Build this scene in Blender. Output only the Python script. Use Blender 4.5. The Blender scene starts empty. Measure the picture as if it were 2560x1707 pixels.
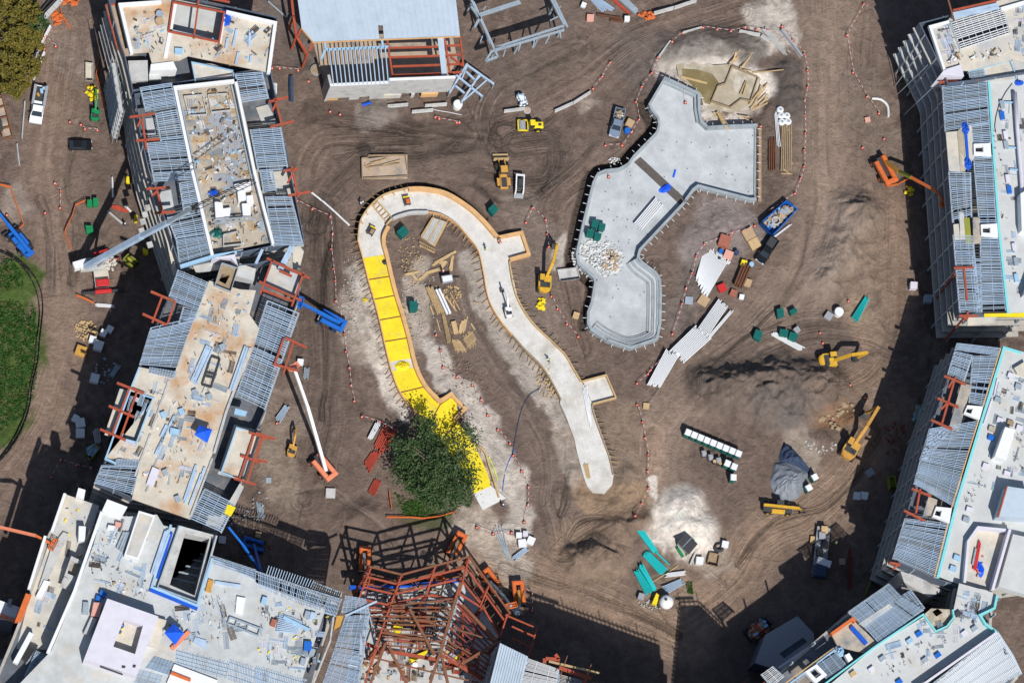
import bpy, math, random
import numpy as np
from mathutils import Vector, Matrix
from mathutils.geometry import tessellate_polygon

random.seed(7)
SC = bpy.context.scene
COL = SC.collection

# ------------------------------------------------------------------ camera, sky, sun, exposure
PW, PH = 2560.0, 1707.0
FOC = 10327.0                      # focal length in photo pixels
TILT = math.radians(19.8)
UX, UY = 0.5325, 0.8464            # compass direction in which the lens leans away from straight down
DIST = FOC / 13.5
ROT = Matrix.Rotation(TILT, 3, Vector((UY, -UX, 0)))
RGT, UPV, DIR = ROT @ Vector((1, 0, 0)), ROT @ Vector((0, 1, 0)), ROT @ Vector((0, 0, -1))
CAMPOS = -DIR * DIST
cd = bpy.data.cameras.new("camera")
cd.sensor_width = 36.0
cd.lens = 36.0 * FOC / PW
cd.clip_start = 1.0
cd.clip_end = 20000.0
cam = bpy.data.objects.new("camera", cd)
m4 = Matrix((RGT, UPV, -DIR)).transposed().to_4x4()
m4.translation = CAMPOS
cam.matrix_world = m4
COL.objects.link(cam)
SC.camera = cam

SUN_ELEV = math.radians(51.0)
SHX, SHY = -0.20, 0.98             # the way shadows fall on the ground
world = bpy.data.worlds.new("World")
SC.world = world
world.use_nodes = True
wn = world.node_tree
bg = wn.nodes["Background"]
sky = wn.nodes.new("ShaderNodeTexSky")
sky.sky_type = 'NISHITA'
sky.sun_disc = False
sky.sun_elevation = SUN_ELEV
sky.sun_rotation = math.atan2(-SHX, -SHY)
sky.dust_density = 0.6
bg.inputs[1].default_value = 0.085
wn.links.new(sky.outputs[0], bg.inputs[0])
ld = bpy.data.lights.new("sun", 'SUN')
ld.energy = 4.6
ld.angle = math.radians(0.53)
ld.color = (1.0, 0.972, 0.93)
sun = bpy.data.objects.new("sun", ld)
sdir = Vector((SHX * math.cos(SUN_ELEV), SHY * math.cos(SUN_ELEV), -math.sin(SUN_ELEV)))
sun.rotation_euler = sdir.to_track_quat('-Z', 'Y').to_euler()
sun.location = (0, 0, 200)
COL.objects.link(sun)
SC.view_settings.view_transform = 'Standard'
SC.view_settings.look = 'None'
SC.view_settings.exposure = 0.08
SC.view_settings.gamma = 1.0
SC.cycles.max_bounces = 5
SC.cycles.diffuse_bounces = 3

# ------------------------------------------------------------------ survey: photo point at a known height -> place on the site
def P(px, py, z=0.0):
    r = DIR * FOC + RGT * (px - PW / 2) - UPV * (py - PH / 2)
    return CAMPOS + r * ((z - CAMPOS.z) / r.z)

ORG = {}
for _r, _y in enumerate((0, 427, 854, 1280)):
    for _c in range(4):
        ORG["%d%d" % (_r, _c)] = (640 * _c, _y, 640 / 2350.0)
ORG["F"] = (0, 0, 2560 / 2352.0)
ORG["S"] = (0, 0, 1.0)

def px(t, x, y):
    o = ORG[t]
    return o[0] + x * o[2], o[1] + y * o[2]

def A(t, x, y, z=0.0):
    return P(*px(t, x, y), z)

def X(t, s, z=0.0):
    out = []
    for w in s.split():
        q = w.split(",")
        out.append(A(t, float(q[0]), float(q[1]), float(q[2]) if len(q) > 2 else z))
    return out

# ------------------------------------------------------------------ materials
MATS = {}
def mat(name, col, rough=0.7, var=0.12, scale=1.5, metal=0.0, col2=None, c2amt=0.5, c2scale=0.4, bump=0.0, spec=0.3, dirt=0.0, alpha=1.0, trans=0.0):
    m = bpy.data.materials.new(name)
    m.use_nodes = True
    nt = m.node_tree
    N, L = nt.nodes, nt.links
    b = N["Principled BSDF"]
    b.inputs["Roughness"].default_value = rough
    b.inputs["Metallic"].default_value = metal
    b.inputs["Specular IOR Level"].default_value = spec
    geo = N.new("ShaderNodeNewGeometry")
    n1 = N.new("ShaderNodeTexNoise")
    n1.inputs["Scale"].default_value = scale
    n1.inputs["Detail"].default_value = 6
    n1.inputs["Roughness"].default_value = 0.65
    L.new(geo.outputs["Position"], n1.inputs["Vector"])
    mr = N.new("ShaderNodeMapRange")
    mr.inputs["From Min"].default_value = 0.25
    mr.inputs["From Max"].default_value = 0.75
    mr.inputs["To Min"].default_value = 1 - var
    mr.inputs["To Max"].default_value = 1 + var
    L.new(n1.outputs["Fac"], mr.inputs["Value"])
    base = N.new("ShaderNodeMix")
    base.data_type = 'RGBA'
    base.blend_type = 'MIX'
    base.inputs[0].default_value = 0.0
    base.inputs[6].default_value = (*col, 1)
    base.inputs[7].default_value = (*(col2 or col), 1)
    if col2:
        n2 = N.new("ShaderNodeTexNoise")
        n2.inputs["Scale"].default_value = c2scale
        n2.inputs["Detail"].default_value = 5
        n2.inputs["Roughness"].default_value = 0.6
        L.new(geo.outputs["Position"], n2.inputs["Vector"])
        r2 = N.new("ShaderNodeMapRange")
        r2.inputs["From Min"].default_value = 0.62 - 0.25 * c2amt
        r2.inputs["From Max"].default_value = 0.72 - 0.1 * c2amt
        L.new(n2.outputs["Fac"], r2.inputs["Value"])
        L.new(r2.outputs["Result"], base.inputs[0])
    mul = N.new("ShaderNodeMix")
    mul.data_type = 'RGBA'
    mul.blend_type = 'MULTIPLY'
    mul.inputs[0].default_value = 1.0
    L.new(base.outputs[2], mul.inputs[6])
    L.new(mr.outputs["Result"], mul.inputs[7])
    out = mul.outputs[2]
    if dirt > 0:
        n3 = N.new("ShaderNodeTexNoise")
        n3.inputs["Scale"].default_value = 2.3
        n3.inputs["Detail"].default_value = 8
        n3.inputs["Roughness"].default_value = 0.75
        L.new(geo.outputs["Position"], n3.inputs["Vector"])
        r3 = N.new("ShaderNodeMapRange")
        r3.inputs["From Min"].default_value = 0.48
        r3.inputs["From Max"].default_value = 0.72
        r3.inputs["To Max"].default_value = dirt
        L.new(n3.outputs["Fac"], r3.inputs["Value"])
        d = N.new("ShaderNodeMix")
        d.data_type = 'RGBA'
        d.inputs[7].default_value = (0.16, 0.12, 0.09, 1)
        L.new(r3.outputs["Result"], d.inputs[0])
        L.new(out, d.inputs[6])
        out = d.outputs[2]
    L.new(out, b.inputs["Base Color"])
    if bump > 0:
        bp = N.new("ShaderNodeBump")
        bp.inputs["Strength"].default_value = bump
        bp.inputs["Distance"].default_value = 0.1
        n4 = N.new("ShaderNodeTexNoise")
        n4.inputs["Scale"].default_value = 6.0
        n4.inputs["Detail"].default_value = 5
        L.new(geo.outputs["Position"], n4.inputs["Vector"])
        L.new(n4.outputs["Fac"], bp.inputs["Height"])
        L.new(bp.outputs["Normal"], b.inputs["Normal"])
    MATS[name] = m
    return m

mat("cream_deck", (0.56, 0.51, 0.42), 0.9, 0.16, 0.5, col2=(0.40, 0.41, 0.41), c2amt=0.75, c2scale=0.16, bump=0.1, dirt=0.10)
mat("rusty_deck", (0.54, 0.49, 0.405), 0.9, 0.2, 0.5, col2=(0.46, 0.27, 0.14), c2amt=0.6, c2scale=0.15, bump=0.1, dirt=0.12)
mat("grey_deck", (0.46, 0.475, 0.47), 0.9, 0.2, 0.4, col2=(0.50, 0.44, 0.35), c2amt=0.35, c2scale=0.12, bump=0.1, dirt=0.10)
mat("dark_mud", (0.10, 0.085, 0.075), 0.8, 0.2, 1.0)
mat("pale_deck", (0.50, 0.51, 0.50), 0.9, 0.10, 0.4, col2=(0.46, 0.44, 0.39), c2amt=0.3, c2scale=0.15, dirt=0.08)
mat("tan_deck", (0.42, 0.36, 0.285), 0.9, 0.2, 0.9, col2=(0.20, 0.215, 0.225), c2amt=0.55, c2scale=0.22, dirt=0.2)
mat("floor_tan", (0.40, 0.31, 0.23), 0.9, 0.2, 0.7, col2=(0.22, 0.2, 0.18), c2amt=0.4, c2scale=0.3)
mat("concrete", (0.46, 0.455, 0.44), 0.9, 0.14, 0.8, col2=(0.33, 0.33, 0.32), c2amt=0.4, c2scale=0.5, bump=0.15, dirt=0.15)
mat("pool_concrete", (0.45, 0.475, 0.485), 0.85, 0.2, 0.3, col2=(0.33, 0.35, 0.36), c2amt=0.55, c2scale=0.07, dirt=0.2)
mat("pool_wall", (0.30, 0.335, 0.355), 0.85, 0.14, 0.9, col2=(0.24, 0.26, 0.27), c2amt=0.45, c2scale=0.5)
mat("river_concrete", (0.60, 0.585, 0.55), 0.9, 0.14, 0.6, col2=(0.47, 0.44, 0.39), c2amt=0.5, c2scale=0.22, dirt=0.28)
mat("slab_edge", (0.40, 0.375, 0.33), 0.9, 0.2, 1.1, dirt=0.2)
mat("sheathing", (0.085, 0.11, 0.15), 0.7, 0.3, 0.8, col2=(0.15, 0.10, 0.08), c2amt=0.3, c2scale=0.25)
mat("bay_shade", (0.115, 0.125, 0.145), 0.8, 0.35, 0.5, col2=(0.24, 0.20, 0.16), c2amt=0.35, c2scale=0.22)  # shade of the deep joist bays put into the colour
mat("dark_inside", (0.05, 0.05, 0.055), 0.9, 0.3, 0.7)
mat("white", (0.72, 0.72, 0.72), 0.6, 0.05, 0.8, dirt=0.10)
mat("white_vinyl", (0.72, 0.73, 0.74), 0.45, 0.05, 2.0, dirt=0.06)
mat("lilac_wrap", (0.60, 0.58, 0.64), 0.6, 0.08, 0.7, dirt=0.06)
mat("galvanised", (0.42, 0.535, 0.67), 0.45, 0.2, 0.5, metal=0.15, spec=0.4)
mat("steel_grey", (0.36, 0.42, 0.47), 0.5, 0.16, 1.2, metal=0.3)
mat("metal_deck", (0.47, 0.55, 0.63), 0.5, 0.08, 0.5, metal=0.1, col2=(0.41, 0.49, 0.57), c2amt=0.5, c2scale=0.2, dirt=0.05)
mat("red_steel", (0.36, 0.072, 0.036), 0.65, 0.2, 0.9, col2=(0.28, 0.085, 0.045), c2amt=0.4, dirt=0.1)
mat("rust_steel", (0.19, 0.085, 0.045), 0.8, 0.25, 1.2, col2=(0.28, 0.075, 0.035), c2amt=0.4)
mat("dark_red", (0.20, 0.045, 0.03), 0.8, 0.25, 1.1)
mat("plywood", (0.62, 0.37, 0.165), 0.8, 0.14, 0.8, col2=(0.50, 0.30, 0.15), c2amt=0.4, c2scale=0.6, dirt=0.1)
mat("lumber", (0.50, 0.35, 0.18), 0.85, 0.2, 1.3, col2=(0.38, 0.25, 0.13), c2amt=0.4, dirt=0.1)
mat("old_wood", (0.30, 0.22, 0.14), 0.9, 0.25, 1.5)
mat("yellow_membrane", (0.80, 0.63, 0.02), 0.6, 0.16, 0.45, bump=0.7, col2=(0.66, 0.53, 0.08), c2amt=0.35, c2scale=0.35, dirt=0.22)
mat("yellow_paint", (0.62, 0.36, 0.03), 0.45, 0.15, 1.5, dirt=0.5)
mat("bright_yellow", (0.78, 0.60, 0.02), 0.4, 0.08, 1.5, dirt=0.1)
mat("amber_paint", (0.55, 0.29, 0.06), 0.5, 0.15, 1.5, dirt=0.5)
mat("orange_paint", (0.60, 0.14, 0.035), 0.45, 0.15, 1.5, dirt=0.35)
mat("salmon_paint", (0.74, 0.24, 0.13), 0.45, 0.1, 1.5, dirt=0.1)
mat("cone_orange", (0.80, 0.09, 0.02), 0.6, 0.08, 2.0)
mat("blue_paint", (0.015, 0.13, 0.50), 0.35, 0.12, 1.4, dirt=0.1)
mat("blue_tarp", (0.012, 0.09, 0.50), 0.5, 0.14, 1.4, bump=0.3)
mat("tent_blue", (0.010, 0.10, 0.72), 0.6, 0.06, 1.0)
mat("pale_blue", (0.30, 0.47, 0.62), 0.5, 0.12, 1.0)
mat("green_paint", (0.01, 0.22, 0.075), 0.4, 0.12, 1.5, dirt=0.15)
mat("teal_plastic", (0.006, 0.115, 0.10), 0.5, 0.1, 1.5, dirt=0.06)
mat("aqua_pipe", (0.02, 0.50, 0.50), 0.4, 0.06, 1.0)
mat("aqua_edge", (0.20, 0.58, 0.60), 0.5, 0.08, 1.0)
mat("olive_bin", (0.26, 0.27, 0.04), 0.6, 0.15, 1.5, dirt=0.2)
mat("red_paint", (0.52, 0.03, 0.03), 0.4, 0.1, 1.2, dirt=0.15)
mat("red_pipe", (0.40, 0.06, 0.035), 0.6, 0.2, 1.2)
mat("brown_pipe", (0.13, 0.055, 0.03), 0.7, 0.2, 1.2)
mat("black_rubber", (0.018, 0.018, 0.02), 0.85, 0.2, 2.0, dirt=0.2)
mat("dark_metal", (0.045, 0.047, 0.05), 0.6, 0.2, 2.0, dirt=0.15)
mat("black_gloss", (0.012, 0.012, 0.014), 0.2, 0.1, 1.0, spec=0.5)
mat("car_silver", (0.30, 0.37, 0.48), 0.3, 0.05, 1.0, metal=0.5)
mat("car_white", (0.82, 0.83, 0.85), 0.3, 0.03, 1.0)
mat("glass_dark", (0.02, 0.028, 0.035), 0.08, 0.1, 1.0, spec=0.8)
mat("grey_tarp", (0.20, 0.22, 0.25), 0.5, 0.15, 0.7, bump=0.6)
mat("grey_plastic", (0.30, 0.31, 0.33), 0.5, 0.1, 1.5)
mat("brick_pallet", (0.33, 0.115, 0.075), 0.8, 0.2, 2.0)
mat("cardboard", (0.42, 0.29, 0.17), 0.85, 0.15, 1.4)
mat("pink_foam", (0.62, 0.32, 0.25), 0.8, 0.1, 1.0)
mat("rebar", (0.085, 0.065, 0.055), 0.8, 0.2, 2.0)
mat("white_foam", (0.62, 0.62, 0.60), 0.9, 0.1, 1.2)
mat("skin", (0.35, 0.2, 0.13), 0.6, 0.05, 3.0)
mat("hi_vis", (0.55, 0.75, 0.03), 0.6, 0.08, 3.0)
mat("jeans", (0.04, 0.06, 0.11), 0.8, 0.15, 3.0)
mat("bark", (0.15, 0.12, 0.09), 0.9, 0.25, 2.0)
mat("brown_water", (0.20, 0.155, 0.07), 0.12, 0.2, 0.3, spec=0.5, col2=(0.30, 0.25, 0.15), c2amt=0.5, c2scale=0.15)
mat("sludge", (0.38, 0.325, 0.235), 0.6, 0.25, 0.5, col2=(0.52, 0.48, 0.41), c2amt=0.45, c2scale=0.25)

def leaf_mat(name, c1, c2):
    m = mat(name, c1, 0.6, 0.3, 1.2, col2=c2, c2amt=0.5, c2scale=0.9, spec=0.2)
    return m
leaf_mat("leaf_dark", (0.034, 0.070, 0.020), (0.13, 0.16, 0.075))
leaf_mat("leaf_olive", (0.155, 0.125, 0.022), (0.085, 0.085, 0.018))
leaf_mat("leaf_grass", (0.030, 0.080, 0.014), (0.13, 0.125, 0.05))

# ------------------------------------------------------------------ mesh collector
def ccw(poly):
    a = 0
    for i in range(len(poly)):
        p, q = poly[i], poly[(i + 1) % len(poly)]
        a += p[0] * q[1] - q[0] * p[1]
    return list(poly) if a > 0 else list(reversed(poly))

class MB:
    def __init__(s):
        s.v, s.f = [], []

    def add(s, v, f):
        n = len(s.v)
        s.v += [tuple(p) for p in v]
        s.f += [tuple(i + n for i in q) for q in f]
        return s

    def prism(s, poly, z0, z1, holes=(), top=True, bottom=True):
        loops = [ccw(poly)] + [list(reversed(ccw(h))) for h in holes]
        pts = [Vector((p[0], p[1], 0)) for l in loops for p in l]
        n = len(pts)
        v = [(p.x, p.y, z0) for p in pts] + [(p.x, p.y, z1) for p in pts]
        f = []
        if len(loops) == 1 and n <= 4:
            tris = [tuple(range(n))]
        else:
            tris = tessellate_polygon([[Vector((p[0], p[1], 0)) for p in l] for l in loops])
        for t in tris:
            a = [pts[i] for i in t]
            cr = (a[1] - a[0]).cross(a[2] - a[1]).z
            t = tuple(t) if cr > 0 else tuple(reversed(t))
            if top:
                f.append(tuple(i + n for i in t))
            if bottom:
                f.append(tuple(reversed(t)))
        k = 0
        for l in loops:
            for i in range(len(l)):
                a, b = k + i, k + (i + 1) % len(l)
                f.append((a, b, b + n, a + n))
            k += len(l)
        return s.add(v, f)

    def bar(s, p, q, w, h, up=None):
        p, q = Vector(p), Vector(q)
        d = q - p
        if d.length < 1e-6:
            return s
        d.normalize()
        u = Vector(up) if up else (Vector((0, 0, 1)) if abs(d.z) < 0.95 else Vector((0, 1, 0)))
        sd = d.cross(u).normalized() * (w / 2)
        uu = sd.cross(d).normalized() * (h / 2)
        v = []
        for c in (p, q):
            v += [c - sd - uu, c + sd - uu, c + sd + uu, c - sd + uu]
        return s.add(v, [(0, 1, 2, 3), (7, 6, 5, 4), (0, 4, 5, 1), (1, 5, 6, 2), (2, 6, 7, 3), (3, 7, 4, 0)])

    def box(s, c, size, rz=0.0, ch=0.0):
        c = Vector(c)
        hx, hy, hz = size[0] / 2, size[1] / 2, size[2] / 2
        cs, sn = math.cos(rz), math.sin(rz)
        if ch > 0:
            k = min(ch, hx * .9, hy * .9, hz * .9)
            v = []
            for z, e in ((-hz, k), (-hz + k, 0), (hz - k, 0), (hz, k)):
                for sx, sy in ((-1, -1), (1, -1), (1, 1), (-1, 1)):
                    v.append((sx * (hx - e), sy * (hy - e), z))
            f = [(3, 2, 1, 0), (12, 13, 14, 15)]
            for r in range(3):
                for i in range(4):
                    a, b = r * 4 + i, r * 4 + (i + 1) % 4
                    f.append((a, b, b + 4, a + 4))
        else:
            v = [(-hx, -hy, -hz), (hx, -hy, -hz), (hx, hy, -hz), (-hx, hy, -hz), (-hx, -hy, hz), (hx, -hy, hz), (hx, hy, hz), (-hx, hy, hz)]
            f = [(3, 2, 1, 0), (4, 5, 6, 7), (0, 1, 5, 4), (1, 2, 6, 5), (2, 3, 7, 6), (3, 0, 4, 7)]
        return s.add([(c.x + x * cs - y * sn, c.y + x * sn + y * cs, c.z + z) for x, y, z in v], f)

    def cyl(s, p, q, r0, r1=None, n=10, caps=True):
        p, q = Vector(p), Vector(q)
        r1 = r0 if r1 is None else r1
        d = (q - p).normalized()
        a = d.cross(Vector((0, 0, 1)) if abs(d.z) < 0.9 else Vector((1, 0, 0))).normalized()
        b = d.cross(a)
        v = []
        for c, r in ((p, r0), (q, r1)):
            for i in range(n):
                t = 2 * math.pi * i / n
                v.append(c + a * (r * math.cos(t)) + b * (r * math.sin(t)))
        f = [(i, i + n, (i + 1) % n + n, (i + 1) % n) for i in range(n)]
        if caps:
            f += [tuple(range(n)), tuple(reversed(range(n, 2 * n)))]
        return s.add(v, f)

    def tube(s, path, r, n=6):
        path = [Vector(p) for p in path]
        rings = []
        v = []
        for i, p in enumerate(path):
            d = (path[min(i + 1, len(path) - 1)] - path[max(i - 1, 0)]).normalized()
            a = d.cross(Vector((0, 0, 1)) if abs(d.z) < 0.9 else Vector((1, 0, 0))).normalized()
            b = d.cross(a)
            rr = r[i] if isinstance(r, (list, tuple)) else r
            for k in range(n):
                t = 2 * math.pi * k / n
                v.append(p + a * (rr * math.cos(t)) + b * (rr * math.sin(t)))
        f = []
        for i in range(len(path) - 1):
            for k in range(n):
                f.append((i * n + k, i * n + (k + 1) % n, (i + 1) * n + (k + 1) % n, (i + 1) * n + k))
        f += [tuple(reversed(range(n))), tuple(range((len(path) - 1) * n, len(path) * n))]
        return s.add(v, f)

    def profile(s, pts, y0, y1, inset=0.0):
        """side profile in x,z swept across y (a car body, a cab)"""
        n = len(pts)
        cx = sum(p[0] for p in pts) / n
        v = [(x, y0, z) for x, z in pts] + [(x, y1, z) for x, z in pts]
        f = [tuple(range(n)), tuple(reversed(range(n, 2 * n)))]
        for i in range(n):
            j = (i + 1) % n
            f.append((i, i + n, j + n, j))
        return s.add(v, f)

    def lathe(s, prof, c=(0, 0, 0), n=12):
        v, f = [], []
        for r, z in prof:
            for i in range(n):
                t = 2 * math.pi * i / n
                v.append((c[0] + r * math.cos(t), c[1] + r * math.sin(t), c[2] + z))
        for k in range(len(prof) - 1):
            for i in range(n):
                j = (i + 1) % n
                f.append((k * n + i, k * n + j, (k + 1) * n + j, (k + 1) * n + i))
        f.append(tuple(reversed(range(n))))
        f.append(tuple(range((len(prof) - 1) * n, len(prof) * n)))
        return s.add(v, f)

    def strip(s, path, w0, w1, z0, z1):
        """wall along a path: offset w0 to the right .. w1 to the left of it, z0..z1 (butt mitred)"""
        path = [Vector((p[0], p[1], 0)) for p in path]
        n = len(path)
        L, R = [], []
        for i, p in enumerate(path):
            d0 = (path[i] - path[i - 1]).normalized() if i > 0 else None
            d1 = (path[i + 1] - path[i]).normalized() if i < n - 1 else None
            if d0 is None: d0 = d1
            if d1 is None: d1 = d0
            n0, n1 = Vector((-d0.y, d0.x, 0)), Vector((-d1.y, d1.x, 0))
            m = (n0 + n1)
            m = m.normalized() if m.length > 1e-4 else n0
            k = 1.0 / max(0.4, m.dot(n0))
            L.append(p + m * (w1 * k)); R.append(p + m * (w0 * k))
        v = []
        for a, b in zip(R, L):
            v += [(a.x, a.y, z0), (b.x, b.y, z0), (b.x, b.y, z1), (a.x, a.y, z1)]
        f = [(0, 1, 2, 3), tuple((n - 1) * 4 + i for i in (3, 2, 1, 0))]
        for i in range(n - 1):
            a, b = i * 4, i * 4 + 4
            f += [(a + 3, a + 2, b + 2, b + 3), (a, a + 3, b + 3, b), (a + 2, a + 1, b + 1, b + 2), (a + 1, a, b, b + 1)]
        return s.add(v, f)

# ------------------------------------------------------------------ objects
OFF = {}
def thing(name, label, cat, loc=(0, 0, 0), rz=0.0, group=None, world=True):
    o = bpy.data.objects.new(name, None)
    o.empty_display_size = 0.3
    COL.objects.link(o)
    o.location = loc
    o.rotation_euler = (0, 0, rz)
    o["label"] = label
    o["category"] = cat
    if group:
        o["group"] = group
    OFF[o.name] = Vector(loc) if world else Vector((0, 0, 0))
    return o

def off(o):
    while o.parent:
        o = o.parent
    return OFF.get(o.name, Vector((0, 0, 0)))

def mesh_from(name, mb, m, o=Vector((0, 0, 0)), smooth=False):
    me = bpy.data.meshes.new(name)
    me.from_pydata([(v[0] - o[0], v[1] - o[1], v[2] - o[2]) for v in mb.v], [], mb.f)
    me.materials.append(MATS[m])
    if smooth:
        me.polygons.foreach_set("use_smooth", [True] * len(me.polygons))
    return me

def part(name, mb, m, parent, label=None, smooth=False, kind=None):
    me = mesh_from(name, mb, m, off(parent), smooth)
    o = bpy.data.objects.new(name, me)
    COL.objects.link(o)
    o.parent = parent
    if label:
        o["label"] = label
    if kind:
        o["kind"] = kind
    return o

def solo(name, mb, m, label, cat, group=None, kind=None, smooth=False, loc=None):
    if loc is None:
        xs = [v[0] for v in mb.v]; ys = [v[1] for v in mb.v]
        loc = Vector(((min(xs) + max(xs)) / 2, (min(ys) + max(ys)) / 2, min(v[2] for v in mb.v)))
    me = mesh_from(name, mb, m, loc, smooth)
    o = bpy.data.objects.new(name, me)
    COL.objects.link(o)
    o.location = loc
    if label: o["label"] = label
    if cat: o["category"] = cat
    if group: o["group"] = group
    if kind: o["kind"] = kind
    return o

CUBES = {}
COUNT = {}
REST = {}
def stick(name, p, q, w, h, m, parent, cap=300):
    """one straight member (joist, beam, plank, pipe of square section) as an object of its own, sharing one cube per material"""
    p, q = Vector(p), Vector(q)
    root = parent
    while root.parent:
        root = root.parent
    k = (root.name, name)
    COUNT[k] = COUNT.get(k, 0) + 1
    if COUNT[k] > cap:
        REST.setdefault((root.name, name, m), MB()).bar(p, q, w, h)
        return None
    if m not in CUBES:
        CUBES[m] = mesh_from("bar", MB().box((0, 0, 0), (1, 1, 1)), m)
    o = bpy.data.objects.new(name, CUBES[m])
    COL.objects.link(o)
    o.parent = parent
    d = q - p
    ln = d.length
    d.normalize()
    u = Vector((0, 0, 1)) if abs(d.z) < 0.95 else Vector((0, 1, 0))
    y = u.cross(d).normalized()
    z = d.cross(y)
    M = Matrix((d * ln, y * w, z * h)).transposed().to_4x4()
    M.translation = (p + q) / 2 - off(parent)
    o.matrix_basis = M
    return o

def lerp(a, b, t):
    return a + (b - a) * t

def ground_center(pts):
    c = Vector((0, 0, 0))
    for p in pts:
        c += p
    c /= len(pts)
    c.z = 0
    return c

ORD = ["first", "second", "third", "fourth", "fifth", "sixth", "seventh", "eighth", "ninth", "tenth", "eleventh", "twelfth",
       "thirteenth", "fourteenth", "fifteenth", "sixteenth", "seventeenth", "eighteenth", "nineteenth", "twentieth"]

# ================================================================== GROUND (one sheet to the horizon, relief and soil tones)
rng = np.random.default_rng(11)
VN = {}
def vnoise(x, y, sc, seed):
    if seed not in VN:
        VN[seed] = np.random.default_rng(seed).random((257, 257))
    r = VN[seed]
    u, v = x / sc + 1000.3, y / sc + 1000.7
    iu, iv = np.floor(u).astype(int), np.floor(v).astype(int)
    fu, fv = u - iu, v - iv
    fu, fv = fu * fu * (3 - 2 * fu), fv * fv * (3 - 2 * fv)
    iu %= 256; iv %= 256
    a = r[iv, iu] * (1 - fu) + r[iv, iu + 1] * fu
    b = r[iv + 1, iu] * (1 - fu) + r[iv + 1, iu + 1] * fu
    return a * (1 - fv) + b * fv

def fbm(x, y, sc, seed, o=4, g=0.55):
    t, w, tot = 0, 1.0, 0
    for i in range(o):
        t = t + w * vnoise(x, y, sc / 2 ** i, seed + i * 17)
        tot += w
        w *= g
    return t / tot

STEP = 0.30
gx = np.concatenate([[-6000, -2500, -1000, -500, -250, -160, -125], np.arange(-108, 112.01, STEP), [125, 160, 250, 500, 1000, 2500, 6000]])
gy = np.concatenate([[-6000, -2500, -1000, -500, -250, -150, -95], np.arange(-78, 86.01, STEP), [95, 150, 250, 500, 1000, 2500, 6000]])
GX, GY = np.meshgrid(gx, gy)
GZ = (fbm(GX, GY, 14, 1) - 0.5) * 0.10 + (fbm(GX, GY, 1.6, 5, 3) - 0.5) * 0.10
wx = GX + (fbm(GX, GY, 5, 41) - 0.5) * 4.5
wy = GY + (fbm(GX, GY, 5, 47) - 0.5) * 4.5
big, mid, fin = fbm(GX, GY, 22, 3), fbm(GX, GY, 6, 4), fbm(GX, GY, 1.2, 6, 3)
def c3(r, g, b):
    return np.array([r, g, b])
base = c3(0.118, 0.090, 0.074)[None, None, :] * (0.70 + 0.36 * big + 0.36 * mid)[..., None]
TONE = base.copy()

def seg_dist(xx, yy, pts):
    """distance, signed offset and run along a polyline"""
    best = np.full(xx.shape, 1e9); sgn = np.zeros(xx.shape); run = np.zeros(xx.shape); acc = 0
    for (ax, ay), (bx, by) in zip(pts[:-1], pts[1:]):
        dx, dy = bx - ax, by - ay
        l = math.hypot(dx, dy)
        t = np.clip(((xx - ax) * dx + (yy - ay) * dy) / (l * l), 0, 1)
        qx, qy = ax + t * dx, ay + t * dy
        d = np.hypot(xx - qx, yy - qy)
        s = np.sign((xx - ax) * dy - (yy - ay) * dx)
        k = d < best
        best = np.where(k, d, best); sgn = np.where(k, s, sgn); run = np.where(k, acc + t * l, run)
        acc += l
    return best, best * sgn, run

def FP(s):
    return [(p.x, p.y) for p in X("F", s)]

def smooth_path(pts, n=6):
    pts = [Vector((p[0], p[1], 0)) for p in pts]
    out = []
    for i in range(len(pts) - 1):
        p0, p1, p2, p3 = pts[max(i - 1, 0)], pts[i], pts[i + 1], pts[min(i + 2, len(pts) - 1)]
        for k in range(n):
            t = k / n
            out.append(0.5 * ((2 * p1) + (p2 - p0) * t + (2 * p0 - 5 * p1 + 4 * p2 - p3) * t * t + (3 * p1 - p0 - 3 * p2 + p3) * t ** 3))
    out.append(pts[-1])
    return [(p.x, p.y) for p in out]

def blend(mask, col):
    global TONE
    TONE = TONE * (1 - mask[..., None]) + np.array(col)[None, None, :] * mask[..., None]

def box_of(pts, r):
    x0, x1 = min(p[0] for p in pts) - r, max(p[0] for p in pts) + r
    y0, y1 = min(p[1] for p in pts) - r, max(p[1] for p in pts) + r
    i0, i1 = np.searchsorted(gx, x0), np.searchsorted(gx, x1)
    j0, j1 = np.searchsorted(gy, y0), np.searchsorted(gy, y1)
    return slice(j0, j1), slice(i0, i1)

def patch(s, r, col, amt=0.8, warp=True):
    pts = FP(s)
    if len(pts) == 1:
        pts = pts + [(pts[0][0] + 0.01, pts[0][1])]
    sl = box_of(pts, r * 2.4)
    xx, yy = (wx, wy) if warp else (GX, GY)
    d, _, _ = seg_dist(xx[sl], yy[sl], pts)
    k = np.clip(1.2 - d / (r * 1.15), 0, 1)
    k = np.clip((k * 1.25 + (fbm(GX[sl], GY[sl], 2.4, 77, 5, .65) - 0.5) * 1.9) * 1.35 * np.clip(k * 3, 0, 1), 0, 1) * amt
    m = np.zeros(GX.shape); m[sl] = k
    blend(m, col)

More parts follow.
